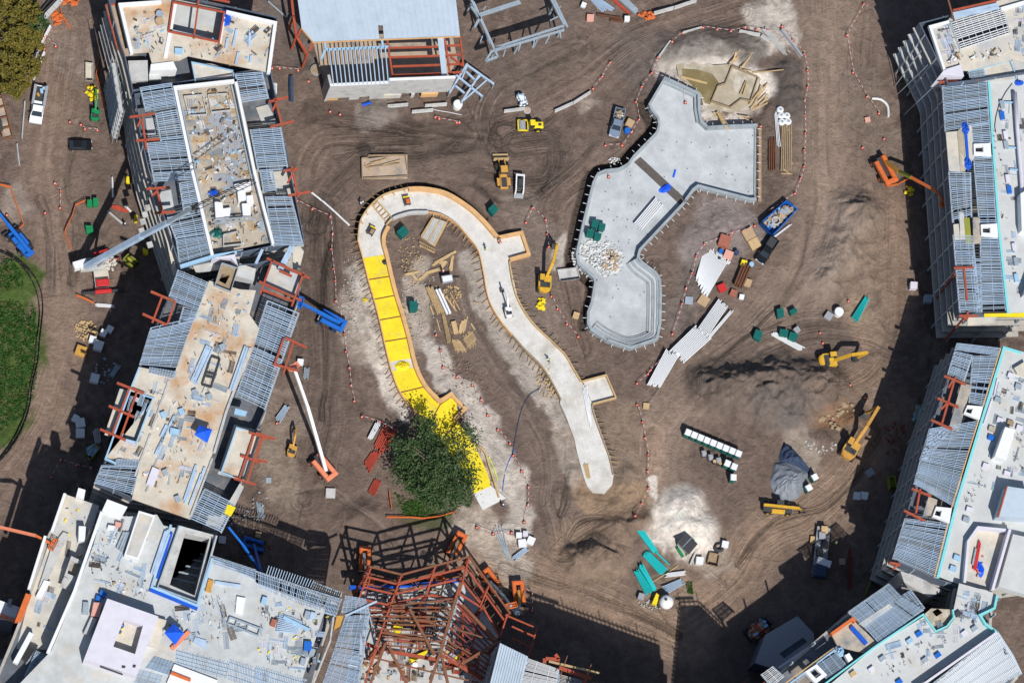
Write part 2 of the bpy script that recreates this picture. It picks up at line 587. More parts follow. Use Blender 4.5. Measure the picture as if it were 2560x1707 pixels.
ROADM = np.zeros(GX.shape)
TSD, TRUN, TMK = np.zeros(GX.shape), np.zeros(GX.shape), np.zeros(GX.shape)
def road(s, w, col, amt=0.6, streak=0.35, rut=0.05, seed=0):
    global TONE, GZ
    streak *= 1.25; rut *= 1.5
    pts = smooth_path(FP(s))
    sl = box_of(pts, w * 1.6)
    gxw = GX[sl] + (fbm(GX[sl], GY[sl], 7, 91 + seed, 2) - 0.5) * 1.2
    gyw = GY[sl] + (fbm(GX[sl], GY[sl], 7, 95 + seed, 2) - 0.5) * 1.2
    d, sd, run = seg_dist(gxw, gyw, pts)
    k = np.clip(1.3 - d / (w * 0.62), 0, 1)
    n = vnoise(sd, run * 0.035, 0.75, 31 + seed) * 0.6 + vnoise(sd, run * 0.05, 0.28, 33 + seed) * 0.4
    kk = k * min(1, streak * 2)
    bt = kk > TMK[sl]
    TSD[sl] = np.where(bt, sd + seed * 7.3, TSD[sl]); TRUN[sl] = np.where(bt, run, TRUN[sl]); TMK[sl] = np.where(bt, kk, TMK[sl])
    if w > 5: ROADM[sl] = np.maximum(ROADM[sl], k)
    m = np.zeros(GX.shape); m[sl] = k * amt
    blend(m, col)
    f = np.ones(GX.shape); f[sl] = 1 + (n - 0.5) * 2 * streak * k
    TONE = TONE * f[..., None]
    GZ[sl] += (n - 0.5) * 2 * rut * k

def mound(s, r, h, seed=0, col=None, rough=0.5, amt=0.8):
    global GZ
    pts = FP(s)
    if len(pts) == 1:
        pts = pts + [(pts[0][0] + 0.01, pts[0][1])]
    sl = box_of(pts, r * 2.0)
    d, _, _ = seg_dist(wx[sl] * 0.6 + GX[sl] * 0.4, wy[sl] * 0.6 + GY[sl] * 0.4, pts)
    k = np.clip(1 - d / r, 0, 1)
    rid = 1 - np.abs(fbm(GX[sl], GY[sl], 2.6, 60 + seed, 4) * 2 - 1)
    GZ[sl] += h * (k * k * (3 - 2 * k)) * (1 - rough + rough * 1.6 * rid)
    if col:
        m = np.zeros(GX.shape); m[sl] = np.clip(k * 2.2, 0, 1) * amt
        blend(m, col)

SAND = (0.36, 0.315, 0.265); PALE = (0.43, 0.40, 0.355); TAN = (0.255, 0.185, 0.135); ROADC = (0.170, 0.128, 0.102); DARK = (0.058, 0.046, 0.039); GREY = (0.115, 0.103, 0.095)
WHITE_S = (0.60, 0.565, 0.51)
# haul roads and tyre tracks
road("1905,-60 1892,120 1885,300 1900,430 1880,560 1800,700 1680,830 1560,930 1505,1010 1510,1110 1580,1230", 11, (0.215, 0.166, 0.132), 0.9, 0.2, 0.03, 1)
road("1990,-40 1985,150 2000,300 2010,480 2060,560", 7, ROADC, 0.6, 0.2, 0.03, 2)
road("2055,480 2055,620 2045,760 1990,860 1880,900", 6, TAN, 0.6, 0.25, 0.05, 3)
road("1700,20 1480,90 1340,190 1200,260 1050,310 880,325 740,330 700,430", 8, ROADC, 0.45, 0.35, 0.07, 4)
road("1060,300 980,350 850,360 760,430 730,520", 6, DARK, 0.55, 0.45, 0.10, 5)
road("1440,330 1340,420 1280,480 1290,600 1310,700 1340,800", 6, ROADC, 0.5, 0.35, 0.07, 6)
road("1060,620 1080,720 1140,830 1220,930 1270,1050 1270,1160 1300,1260", 6, (0.155, 0.122, 0.10), 0.8, 0.3, 0.06, 7)
road("1050,1280 1200,1320 1320,1370 1450,1420 1580,1470", 8, TAN, 0.85, 0.22, 0.04, 8)
road("1300,1250 1400,1190 1480,1120 1500,1000", 6, TAN, 0.7, 0.35, 0.06, 9)
road("150,60 130,200 110,380 125,520 140,680 125,850 60,1000 -20,1110", 9, (0.20, 0.148, 0.117), 0.8, 0.22, 0.03, 10)
road("735,470 745,600 755,800 740,1000 700,1150", 8, (0.105, 0.083, 0.07), 0.5, 0.35, 0.06, 11)
road("1560,1420 1680,1340 1745,1240 1850,1180 1960,1090 2040,960", 9, TAN, 0.75, 0.25, 0.04, 12)
road("1620,880 1720,820 1850,760 1980,770 2060,800", 8, (0.105, 0.083, 0.07), 0.5, 0.3, 0.05, 13)
road("1130,360 1105,280 1140,205 1240,150 1330,110", 5, (0.11, 0.088, 0.072), 0.4, 0.45, 0.07, 14)
road("720,250 800,270 960,300 1120,320", 5, DARK, 0.4, 0.45, 0.08, 15)
road("1100,400 1250,420 1270,330 1180,330", 5, DARK, 0.3, 0.4, 0.08, 16)
# single wheel marks and turning loops
for _i, _s in enumerate(("1110,300 1080,340 1000,350 900,340 820,350", "1250,440 1300,400 1360,340 1430,260 1500,150", "1300,1240 1330,1200 1390,1190 1440,1210", "1340,1250 1370,1230 1390,1260 1360,1290 1330,1270 1345,1245", "1260,880 1300,960 1310,1060 1290,1180", "760,560 740,680 750,820 735,960", "1520,880 1470,980 1490,1120 1560,1260 1660,1340", "1640,820 1740,740 1830,640 1860,500", "90,460 120,560 110,700 80,820", "1120,330 1150,280 1230,290 1290,250", "680,1130 760,1120 850,1190 940,1260", "1150,1300 1300,1350 1450,1400 1560,1460", "1090,420 1150,460 1230,450 1270,400", "1700,1300 1780,1200 1900,1160 1980,1080", "180,300 150,420 180,520 160,650")):
    road(_s, 1.5, DARK if _i % 2 else (0.15, 0.12, 0.1), 0.35, 0.6, 0.09, 20 + _i)
# soil tones
patch("120,720 110,820 90,930", 5, (0.20, 0.15, 0.115), 0.7)
patch("840,640 850,720 880,840 925,930", 2.6, PALE, 0.9)
patch("905,880", 3.0, PALE, 0.5)
patch("815,700 830,800", 3, SAND, 0.5)
patch("965,600 960,680 975,760", 2.0, SAND, 0.7)
patch("985,800 1010,870 1060,900", 2.0, PALE, 0.85)
patch("930,720 945,790", 2.2, SAND, 0.6)
patch("1085,930 1110,1000 1150,1060 1150,1120", 2.6, PALE, 0.9)
patch("1080,600 1120,700 1170,800 1240,890 1290,950", 2.2, PALE, 0.6)
patch("1200,470 1240,560 1220,680 1260,760", 3.6, (0.19, 0.155, 0.13), 0.6)
patch("1290,980 1320,1060 1330,1100", 2.2, SAND, 0.55)
patch("1420,950 1440,1040 1440,1110", 3.2, (0.20, 0.155, 0.115), 0.75)
patch("1370,1150 1450,1150", 3.6, (0.26, 0.185, 0.12), 0.75)
patch("1080,1200 1120,1240 1170,1280", 4.4, SAND, 0.85)
patch("1185,1100 1195,1180 1190,1230", 2.4, PALE, 0.7)
patch("1310,1260 1400,1300 1430,1240", 3.5, (0.24, 0.18, 0.13), 0.6)
patch("1735,35 1790,25 1800,80 1740,100", 3.0, PALE, 0.8)
patch("1600,140 1650,180 1700,200", 4.5, WHITE_S, 0.9)
patch("1545,140 1560,190 1580,140", 3.0, WHITE_S, 0.95)
patch("1660,140 1720,170 1750,190", 3.0, WHITE_S, 0.9)
patch("1700,275 1640,270", 2.2, WHITE_S, 0.7)
patch("1640,500 1690,520 1620,570", 4.6, (0.21, 0.185, 0.175), 0.75)
patch("1590,640 1560,740", 3.5, GREY, 0.5)
patch("1345,250 1365,240", 1.6, SAND, 0.5)
patch("1500,1100 1495,1140", 1.0, WHITE_S, 0.9)
patch("2000,560 1985,640 1970,700", 3.0, (0.21, 0.16, 0.12), 0.65)
patch("1975,720 1990,760", 3.0, (0.27, 0.20, 0.145), 0.7)
patch("1830,1000 1850,1060", 2.5, SAND, 0.5)
patch("1880,960 1940,940", 2.2, (0.27, 0.14, 0.06), 0.45)
patch("1810,960", 2.6, GREY, 0.8)
patch("30,640 40,720 45,800 30,900 0,980", 4.2, (0.045, 0.085, 0.015), 0.9)
patch("40,455 35,480", 3.0, (0.25, 0.215, 0.185), 0.7)
patch("170,150 150,110", 3.0, (0.20, 0.165, 0.14), 0.5)
patch("860,265", 3.2, (0.20, 0.175, 0.155), 0.8)
patch("640,20 660,90 700,140", 3.0, GREY, 0.5)
patch("1900,60 1940,20", 3, (0.20, 0.155, 0.12), 0.5)
patch("1975,200 1990,260 2040,330", 4.0, (0.165, 0.135, 0.11), 0.6)
patch("1510,1390 1560,1350", 3.5, (0.21, 0.16, 0.12), 0.6)
patch("1530,1190 1560,1240 1600,1245", 3.6, WHITE_S, 0.9)
patch("1580,1230 1640,1290", 3.5, SAND, 0.6)
patch("1290,560 1280,600", 1.4, WHITE_S, 0.5)
patch("620,1010 640,1060 650,1130", 4.0, (0.24, 0.20, 0.16), 0.6)
patch("650,930 680,960", 4.0, (0.22, 0.18, 0.15), 0.55)
patch("940,1175 1000,1180", 2.6, (0.055, 0.075, 0.03), 0.7)
patch("1160,180 1220,120 1280,60", 4.5, (0.12, 0.097, 0.082), 0.5)
patch("1450,110 1520,200", 5, GREY, 0.4)
# heaps and banks
mound("1965,490", 6.4, 3.2, 1, SAND, 0.5, 0.18)
mound("1935,560 1920,590", 5.2, 2.2, 2, SAND, 0.5, 0.18)
mound("1895,640", 5.0, 2.2, 3, SAND, 0.5, 0.18)
mound("2000,540 1985,640", 2.6, 0.6, 4, None, 0.7)
mound("1640,895 1720,885 1800,872 1885,888", 6.8, 3.8, 5, (0.10, 0.086, 0.076), 0.55, 0.5)
mound("1760,940 1840,945", 5.0, 1.6, 6, GREY, 0.6, 0.5)
mound("1570,1170 1565,1195 1595,1215", 5.4, 2.0, 7, WHITE_S, 0.4, 0.95)
mound("1325,1290 1375,1272 1400,1278", 4.2, 2.6, 8, (0.17, 0.13, 0.10), 0.7, 0.6)
mound("860,262", 3.6, 1.0, 9, (0.17, 0.15, 0.135), 0.6, 0.6)
mound("835,340", 1.8, 0.7, 10, (0.05, 0.042, 0.038), 0.4, 0.8)
mound("840,1180 800,1190", 3.5, 0.9, 11, None, 0.8)
mound("1450,1090 1430,1150 1390,1200", 3.2, 0.8, 12, None, 0.7)
mound("1310,1090 1300,1160", 2.5, 0.6, 13, None, 0.7)
mound("1600,560 1660,520", 5, 0.7, 14, None, 0.8)
mound("1020,880 1080,960 1150,1080", 2.0, 0.5, 15, None, 0.8)
mound("830,700 870,830", 1.6, 0.45, 16, None, 0.8)
mound("1990,1000 1960,960", 3.0, 0.9, 17, (0.13, 0.075, 0.04), 0.8, 0.3)
mound("1880,1010", 3.0, 0.6, 18, None, 0.6)
mound("700,170 720,230 740,300", 3.0, 0.5, 19, None, 0.8)
mound("1780,80 1820,140 1840,250", 3.0, 0.5, 20, None, 0.9)
mound("1400,1220 1470,1190", 3.4, 1.8, 21, (0.14, 0.105, 0.082), 0.8, 0.5)
for _s, _r in (("1540,110 1620,90 1720,110", 4.5), ("1810,170 1820,260", 4.0)):
    mound(_s, _r, 0.7, 22, (0.085, 0.075, 0.068), 0.9, 0.75)
# the flooded pit beside the pool, and level ground under the pool and the channel
pit = FP("1560,180 1620,165 1700,180 1730,215 1690,255 1640,245 1600,215")
dpit, _, _ = seg_dist(wx, wy, pit)
GZ = np.where(dpit < 4.2, GZ * 0.3 - 0.75 * np.clip((4.2 - dpit) / 1.5, 0, 1), GZ)
rough = 1 - 0.75 * ROADM
rid1 = 1 - np.abs(fbm(wx, wy, 3.4, 301, 5, .6) * 2 - 1) * 2.2
rid2 = 1 - np.abs(fbm(GX * .8 + wy * .2, GY, 1.5, 311, 3, .6) * 2 - 1) * 2.2
zone = np.clip(fbm(GX, GY, 11, 321, 3) * 2.6 - 0.7, 0.15, 1)
GZ = GZ + rough * zone * (0.20 * (np.clip(rid1, -.4, 1) - 1) + 0.10 * (np.clip(rid2, -.4, 1) - 1))
TONE = TONE * (0.84 + 0.32 * fin)[..., None] * (1 + 0.45 * rough * zone * (np.clip(rid1, 0, 1) - .45))[..., None] * np.array([1.33, 1.27, 1.24])

def ground_z(x, y):
    i = int(np.clip(np.searchsorted(gx, x), 1, len(gx) - 1)); j = int(np.clip(np.searchsorted(gy, y), 1, len(gy) - 1))
    return float(GZ[j, i])

LEVELLED = []
def level_under(poly, z=-0.06, soft=0.6):
    """cut the soil flat inside a footprint so that the floor laid there stays clear of it"""
    pts = [(p[0], p[1]) for p in poly]
    sl = box_of(pts, 1.5)
    xx, yy = GX[sl], GY[sl]
    ins = np.zeros(xx.shape, bool)
    n = len(pts)
    for i in range(n):
        x0, y0 = pts[i]; x1, y1 = pts[(i + 1) % n]
        c = ((y0 > yy) != (y1 > yy))
        ins ^= c & (xx < (x1 - x0) * (yy - y0) / (y1 - y0 + 1e-9) + x0)
    GZ[sl] = np.where(ins, np.minimum(GZ[sl], z), GZ[sl])

def trench(path, w, dz, col):
    """a dug strip along a path"""
    global TONE
    pts = [(p[0], p[1]) for p in path]
    sl = box_of(pts, w * 2)
    d, _, _ = seg_dist(GX[sl], GY[sl], pts)
    k = np.clip((w - d) / (w * .45), 0, 1)
    GZ[sl] -= dz * k
    m = np.zeros(GX.shape); m[sl] = k * .8
    blend(m, col)

def build_ground():
    ny, nx = GX.shape
    v = np.stack([GX, GY, GZ], -1).reshape(-1, 3)
    idx = np.arange(ny * nx).reshape(ny, nx)
    q = np.stack([idx[:-1, :-1], idx[:-1, 1:], idx[1:, 1:], idx[1:, :-1]], -1).reshape(-1, 4)
    me = bpy.data.meshes.new("ground")
    me.vertices.add(len(v)); me.vertices.foreach_set("co", v.astype(np.float32).ravel())
    me.loops.add(q.size); me.loops.foreach_set("vertex_index", q.astype(np.int32).ravel())
    me.polygons.add(len(q))
    me.polygons.foreach_set("loop_start", np.arange(0, q.size, 4, dtype=np.int32))
    me.polygons.foreach_set("loop_total", np.full(len(q), 4, dtype=np.int32))
    me.update(calc_edges=True)
    tk = me.attributes.new("track", 'FLOAT_VECTOR', 'POINT')
    tk.data.foreach_set("vector", np.stack([TSD, TRUN * .035, TMK * np.clip(fbm(GX, GY, 9, 401, 3) * 4 - 1.3, .12, 1)], -1).reshape(-1).astype(np.float32))
    at = me.attributes.new("soil", 'FLOAT_COLOR', 'POINT')
    col = np.ones((len(v), 4), np.float32); col[:, :3] = np.clip(TONE.reshape(-1, 3), 0.01, 0.8)
    at.data.foreach_set("color", col.ravel())
    me.polygons.foreach_set("use_smooth", np.ones(len(q), bool))
    m = bpy.data.materials.new("soil"); m.use_nodes = True
    N, L = m.node_tree.nodes, m.node_tree.links
    b = N["Principled BSDF"]; b.inputs["Roughness"].default_value = 0.95; b.inputs["Specular IOR Level"].default_value = 0.15
    a = N.new("ShaderNodeAttribute"); a.attribute_name = "soil"
    g = N.new("ShaderNodeNewGeometry")
    n1 = N.new("ShaderNodeTexNoise"); n1.inputs["Scale"].default_value = 2.2; n1.inputs["Detail"].default_value = 9; n1.inputs["Roughness"].default_value = 0.8
    n2 = N.new("ShaderNodeTexNoise"); n2.inputs["Scale"].default_value = 0.55; n2.inputs["Detail"].default_value = 7; n2.inputs["Distortion"].default_value = 1.2
    L.new(g.outputs["Position"], n1.inputs["Vector"]); L.new(g.outputs["Position"], n2.inputs["Vector"])
    ad = N.new("ShaderNodeMath"); ad.operation = 'ADD'
    L.new(n1.outputs["Fac"], ad.inputs[0]); L.new(n2.outputs["Fac"], ad.inputs[1])
    mr = N.new("ShaderNodeMapRange"); mr.inputs["From Min"].default_value = 0.65; mr.inputs["From Max"].default_value = 1.35; mr.inputs["To Min"].default_value = 0.70; mr.inputs["To Max"].default_value = 1.30
    L.new(ad.outputs[0], mr.inputs["Value"])
    mx = N.new("ShaderNodeMix"); mx.data_type = 'RGBA'; mx.blend_type = 'MULTIPLY'; mx.inputs[0].default_value = 1
    L.new(a.outputs["Color"], mx.inputs[6]); L.new(mr.outputs["Result"], mx.inputs[7])
    ta = N.new("ShaderNodeAttribute"); ta.attribute_name = "track"
    sx = N.new("ShaderNodeSeparateXYZ"); L.new(ta.outputs["Vector"], sx.inputs[0])
    cx = N.new("ShaderNodeCombineXYZ"); L.new(sx.outputs[0], cx.inputs[0]); L.new(sx.outputs[1], cx.inputs[1])
    n3 = N.new("ShaderNodeTexNoise"); n3.inputs["Scale"].default_value = 2.6; n3.inputs["Detail"].default_value = 4; n3.inputs["Roughness"].default_value = 0.7
    L.new(cx.outputs[0], n3.inputs["Vector"])
    tr = N.new("ShaderNodeMapRange"); tr.inputs["From Min"].default_value = 0.36; tr.inputs["From Max"].default_value = 0.64; tr.inputs["To Min"].default_value = -0.36; tr.inputs["To Max"].default_value = 0.30
    L.new(n3.outputs["Fac"], tr.inputs["Value"])
    tm = N.new("ShaderNodeMath"); tm.operation = 'MULTIPLY'; L.new(tr.outputs["Result"], tm.inputs[0]); L.new(sx.outputs[2], tm.inputs[1])
    t1 = N.new("ShaderNodeMath"); t1.operation = 'ADD'; t1.inputs[1].default_value = 1.0; L.new(tm.outputs[0], t1.inputs[0])
    m2 = N.new("ShaderNodeMix"); m2.data_type = 'RGBA'; m2.blend_type = 'MULTIPLY'; m2.inputs[0].default_value = 1
    L.new(mx.outputs[2], m2.inputs[6]); L.new(t1.outputs[0], m2.inputs[7]); L.new(m2.outputs[2], b.inputs["Base Color"])
    hs = N.new("ShaderNodeMath"); hs.operation = 'ADD'; L.new(ad.outputs[0], hs.inputs[0]); L.new(tm.outputs[0], hs.inputs[1])
    bp = N.new("ShaderNodeBump"); bp.inputs["Strength"].default_value = 0.9; bp.inputs["Distance"].default_value = 0.45
    L.new(hs.outputs[0], bp.inputs["Height"]); L.new(bp.outputs["Normal"], b.inputs["Normal"])
    me.materials.append(m)
    o = bpy.data.objects.new("ground", me); COL.objects.link(o)
    o["kind"] = "structure"
    return o

# ================================================================== POOL SHELL
def flip(pts):
    return [(p.x, p.y) for p in pts]

POOL = X("02", "1400,705 1725,855 1728,1010 1745,1110 1800,1162 2000,1150 2250,1140 2245,1840 2190,1843 1760,1733 1715,1720 1675,1750 1610,1840 1590,1870 1185,2300 1170,2360 1200,2400 1330,2500 1368,2570 1375,2670 1370,2970 1340,3120 1090,3205 870,3130 720,3030 690,2970 690,2860 725,2770 755,2590 745,2550 600,2420 585,2330 640,2070 740,1670 780,1590 850,1560 980,1545 1060,1500 1110,1430 1320,1215 1340,1150 1330,1090 1270,1010 1250,960", 1.3)
level_under(POOL, -0.15)
trench([p + Vector((-.6, .35, 0)) for p in POOL[29:45]], 1.5, 1.3, DARK)
trench([p + Vector((-.5, -.2, 0)) for p in POOL[25:30]], 0.9, 0.8, DARK)
trench(X("11", "925,560 950,430 1040,300 1180,195 1400,130 1560,130 1760,175 1960,295 2100,430", 0), 0.8, .8, DARK)
pool = thing("swimming_pool", "unfinished grey concrete swimming pool shell with stepped deep end, beside the muddy pit", "pool", ground_center(POOL))
part("floor", MB().prism(POOL, -0.1, 0.18), "pool_concrete", pool)
def sub(path, i, j):
    return path[i:j + 1]
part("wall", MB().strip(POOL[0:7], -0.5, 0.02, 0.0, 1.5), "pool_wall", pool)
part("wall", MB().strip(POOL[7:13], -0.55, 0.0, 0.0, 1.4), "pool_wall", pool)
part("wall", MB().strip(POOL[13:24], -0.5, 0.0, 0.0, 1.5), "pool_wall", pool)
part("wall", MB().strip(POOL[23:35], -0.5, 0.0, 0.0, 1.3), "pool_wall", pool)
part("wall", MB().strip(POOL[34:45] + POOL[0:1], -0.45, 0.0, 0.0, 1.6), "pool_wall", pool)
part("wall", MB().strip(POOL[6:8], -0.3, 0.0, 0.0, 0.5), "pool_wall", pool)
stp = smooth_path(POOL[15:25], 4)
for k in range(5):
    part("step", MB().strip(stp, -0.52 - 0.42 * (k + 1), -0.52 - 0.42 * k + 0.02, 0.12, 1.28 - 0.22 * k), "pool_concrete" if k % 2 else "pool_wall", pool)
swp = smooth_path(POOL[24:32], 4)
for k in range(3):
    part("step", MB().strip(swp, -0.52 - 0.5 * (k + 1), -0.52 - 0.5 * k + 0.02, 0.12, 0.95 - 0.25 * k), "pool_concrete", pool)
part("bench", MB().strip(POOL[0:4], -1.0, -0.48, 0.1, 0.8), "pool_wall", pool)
part("gutter", MB().prism(X("02", "1120,1490 1178,1440 1608,1840 1548,1885", 0.2), 0.181, 0.20), "dark_mud", pool)
part("edge_board", MB().prism(X("02", "2262,1150 2290,1150 2288,1850 2258,1850", 0.1), -0.1, 0.25), "old_wood", pool)
pins = MB()
for i in range(len(POOL) - 1):
    a, b = POOL[i], POOL[i + 1]
    n = max(1, int((b - a).length / 1.6))
    d = (b - a).normalized()
    nn = Vector((-d.y, d.x, 0))
    for k in range(n):
        c = lerp(a, b, (k + .5) / n) + nn * 0.1
        pins.bar((c.x, c.y, 1.1), (c.x + nn.x * 0.7, c.y + nn.y * 0.7, 1.0), 0.08, 0.08)
part("tie_rod", pins, "white_vinyl", pool, kind="stuff")
mk = MB()
for _ in range(150):
    x, y = random.uniform(700, 2240), random.uniform(1000, 3100)
    if (x > 1300 and 1900 < y) or (x > 1500 and y < 1180) or (x < 1300 and y < 1500) or (x < 760 + (3000 - y) * 0.02 and y > 2550) or x < 780:
        continue
    c = A("02", x, y, 0.18)
    mk.box((c.x, c.y, 0.28), (0.12, 0.12, 0.22))
part("floor_stub", mk, "rebar", pool, kind="stuff")

# blue tarp heap on the gutter, crates, pipes and a heap of pale rock inside the pool
def heap(c, rx, ry, h, n, sz, seed, flat=0.6):
    r = random.Random(seed)
    mb = MB()
    for _ in range(n):
        t, q = r.uniform(0, 6.28), math.sqrt(r.random())
        x, y = c[0] + rx * q * math.cos(t), c[1] + ry * q * math.sin(t)
        z = c[2] + h * (1 - q * q) * r.random()
        s = sz * r.uniform(.5, 1.4)
        a, b = r.uniform(0, 3), r.uniform(-.5, .5)
        mb.box((x, y, z + s * flat / 2), (s, s * r.uniform(.6, 1), s * flat), a, ch=s * 0.22)
    return mb

def crumple(c, rx, ry, h, seed, rz=0.0):
    """a crumpled sheet: bumpy dome"""
    r = random.Random(seed)
    n, rings = 14, 5
    mb = MB()
    v = [(c[0], c[1], c[2] + h)]
    f = []
    for k in range(1, rings + 1):
        for i in range(n):
            t = 2 * math.pi * i / n
            q = k / rings * r.uniform(.82, 1.18)
            x, y = rx * q * math.cos(t), ry * q * math.sin(t)
            z = h * max(0, 1 - (k / rings) ** 2) * r.uniform(.35, 1.25)
            v.append((c[0] + x * math.cos(rz) - y * math.sin(rz), c[1] + x * math.sin(rz) + y * math.cos(rz), c[2] + (z if k < rings else 0)))
    for i in range(n):
        f.append((0, 1 + i, 1 + (i + 1) % n))
    for k in range(rings - 1):
        for i in range(n):
            a, b = 1 + k * n + i, 1 + k * n + (i + 1) % n
            f.append((a, a + n, b + n, b))
    return mb.add(v, f)

c = A("02", 1405, 1730, 0.25)
solo("crumpled_tarp", crumple((c.x, c.y, 0.2), 1.2, 0.8, 0.6, 5, 0.6), "tent_blue", "bright blue tarp crumpled across the pool gutter", "tarp")
c = A("02", 1490, 1595, 0.2)
solo("blue_strip", MB().box((c.x, c.y, 0.26), (0.35, 1.6, 0.12), -0.3), "tent_blue", "narrow blue board lying on the pool floor above the gutter", "board")
c = A("12", 785, 800, 0.2)
rk = heap((c.x, c.y, 0.15), 4.9, 3.7, 0.4, 520, 0.34, 3)
rh = solo("rock_heap", rk, "white_foam", "spread heap of white rock chunks on the pool floor", "rock heap", kind="stuff")
solo("grey_rock_heap", heap((c.x + .4, c.y - .3, 0.15), 5.2, 3.9, 0.3, 260, 0.28, 13), "concrete", "grey rubble mixed through the white rock heap", "rubble", kind="stuff")
c = A("12", 905, 830, 0.2)
solo("brown_rock_heap", heap((c.x, c.y, 0.2), 1.7, 2.1, 0.7, 90, 0.36, 4), "cardboard", "patch of brown rubble at the side of the white rock heap", "rubble", kind="stuff")
# bundle of white panels on the pool floor
def rect_from(t, s, z):
    q = X(t, s, z)
    return q

def stack_on(t, s, z0, n, name, w, h, m, root, layers=1, gap=0.34, jit=0.25, seed=1):
    """n members side by side filling a four-cornered outline (first edge is the end they start from)"""
    r = random.Random(seed)
    a, b, c, d = X(t, s, z0)
    for L in range(layers):
        for i in range(n):
            u = (i + .5) / n
            p, q = lerp(a, b, u), lerp(d, c, u)
            e = (q - p).normalized()
            p = p - e * r.uniform(-jit, jit); q = q - e * r.uniform(-jit, jit)
            p = Vector((p.x, p.y, z0 + h * (L + .5))); q = Vector((q.x, q.y, z0 + h * (L + .5)))
            wid = (b - a).length / n * (1 - gap) if w is None else w
            stick(name, p, q, wid, h * 0.97, m, root)

def bundle(name, label, cat, t, s, n, m, h=0.25, z0=0.03, layers=1, member="pipe", w=None, group=None, jit=0.25, seed=1, bearer=True):
    q = X(t, s, z0)
    root = thing(name, label, cat, ground_center(q), group=group)
    if bearer:
        for u in (0.2, 0.8):
            p0, p1 = lerp(q[0], q[3], u), lerp(q[1], q[2], u)
            stick("bearer", (p0.x, p0.y, z0 + 0.05), (p1.x, p1.y, z0 + 0.05), 0.14, 0.10, "lumber", root)
        z0 += 0.10
    stack_on(t, s, z0, n, member, w, h, m, root, layers, jit=jit, seed=seed)
    return root
bundle("panel_bundle", "bundle of long white panels lying on the pool floor", "panel bundle", "12", "1310,255 1380,330 1190,550 1115,485", 6, "white_vinyl", 0.35, 0.2, 2, "panel", jit=0.1)

# ================================================================== CURVED CHANNEL (lazy river) under construction
def rib(t, s):
    out = []
    for w in s.split(";"):
        a = w.split()
        out.append((A(t, *[float(k) for k in a[0].split(",")], 0.35), A(t, *[float(k) for k in a[1].split(",")], 0.35)))
    return out
ARM1 = rib("11", "985,800 1180,770;1030,1000 1225,970;1085,1180 1270,1145;1130,1370 1330,1335;1175,1568 1380,1535;1215,1755 1420,1720;1245,1835 1450,1805;1325,2035 1530,1985;1475,2220 1635,2105;1575,2350 1690,2145;1700,2480 1850,2300;1830,2660 1990,2480;1960,2890 2120,2760;2000,2960 2160,2890;2080,3110 2295,3000")
ARM2 = rib("11", "985,800 1180,770;945,660 1155,680;935,560 1158,590;960,440 1200,510;1050,315 1260,445;1180,220 1350,410;1400,160 1450,385;1600,165 1640,390;1800,230 1760,430;1980,340 1850,500;2110,470 1960,630;2220,600 2040,740;2330,830 2090,960;2370,1020 2110,1090;2400,1150 2150,1220;2470,1290 2230,1360;2580,1430 2350,1510;2740,1590 2480,1660;2850,1690 2630,1810;2920,1810 2730,1970;2990,1930 2800,2090;3090,2140 2790,2130;3110,2230 2850,2260;3180,2430 2920,2450;3250,2620 2950,2590;3285,2780 3010,2810;3270,2880 3040,2890;3200,2960 3090,2950")
river = thing("river_channel", "long curved concrete channel with plywood forms and a bright yellow membrane floor", "channel", ground_center([p for ab in ARM1 for p in ab]))
def ribbon(arm, i, j, z0, z1):
    mb = MB()
    L, R = [a for a, b in arm[i:j + 1]], [b for a, b in arm[i:j + 1]]
    n = len(L)
    v = []
    for a, b in zip(L, R):
        v += [(a.x, a.y, z0), (b.x, b.y, z0), (b.x, b.y, z1), (a.x, a.y, z1)]
    f = [(0, 1, 2, 3), tuple((n - 1) * 4 + k for k in (3, 2, 1, 0))]
    for k in range(n - 1):
        a, b = 4 * k, 4 * k + 4
        f += [(a + 3, a + 2, b + 2, b + 3), (a, a + 3, b + 3, b), (a + 2, a + 1, b + 1, b + 2), (a + 1, a, b, b + 1)]
    return mb.add(v, f)
def spl(arm, n=4):
    L = smooth_path([a for a, b in arm], n); R = smooth_path([b for a, b in arm], n)
    return [(Vector((l[0], l[1], 0)), Vector((r[0], r[1], 0))) for l, r in zip(L, R)]
A2S = spl(ARM2[0:13], 4) + ARM2[13:]
for arm in (ARM1, A2S):
    level_under([a for a, b in arm] + [b for a, b in reversed(arm)], -0.12)
part("concrete_floor", ribbon(A2S, 0, len(A2S) - 1, -0.1, 0.30), "river_concrete", river)
BX1 = X("11", "2215,612 2440,560 2512,770 2320,832", 0.3); BX2 = X("11", "3000,1930 3215,1870 3300,2080 3090,2140", 0.3)
part("alcove_floor", MB().prism(BX1, -0.1, 0.304), "river_concrete", river)
part("alcove_floor", MB().prism(BX2, -0.1, 0.304), "river_concrete", river)
part("concrete_floor", ribbon(ARM1, 5, 6, -0.1, 0.30), "river_concrete", river)
part("concrete_floor", ribbon(ARM1, 13, 14, -0.1, 0.30), "white_foam", river)
for i, j in ((0, 1), (1, 2), (2, 3), (3, 4), (4, 5), (6, 7), (7, 8), (8, 9), (9, 11), (11, 13)):
    part("membrane_panel", ribbon(ARM1, i, j, -0.1, 0.34), "yellow_membrane", river)
BX3 = X("11", "1690,2150 1812,2070 1912,2190 1835,2285", 0.3)
part("membrane_panel", MB().prism(BX3, -0.1, 0.352), "yellow_membrane", river)
for i in (1, 2, 3, 4, 7, 9, 10):
    a, b = ARM1[i]
    stick("seam", (a.x, a.y, 0.35), (b.x, b.y, 0.35), 0.2, 0.06, "dark_red", river)
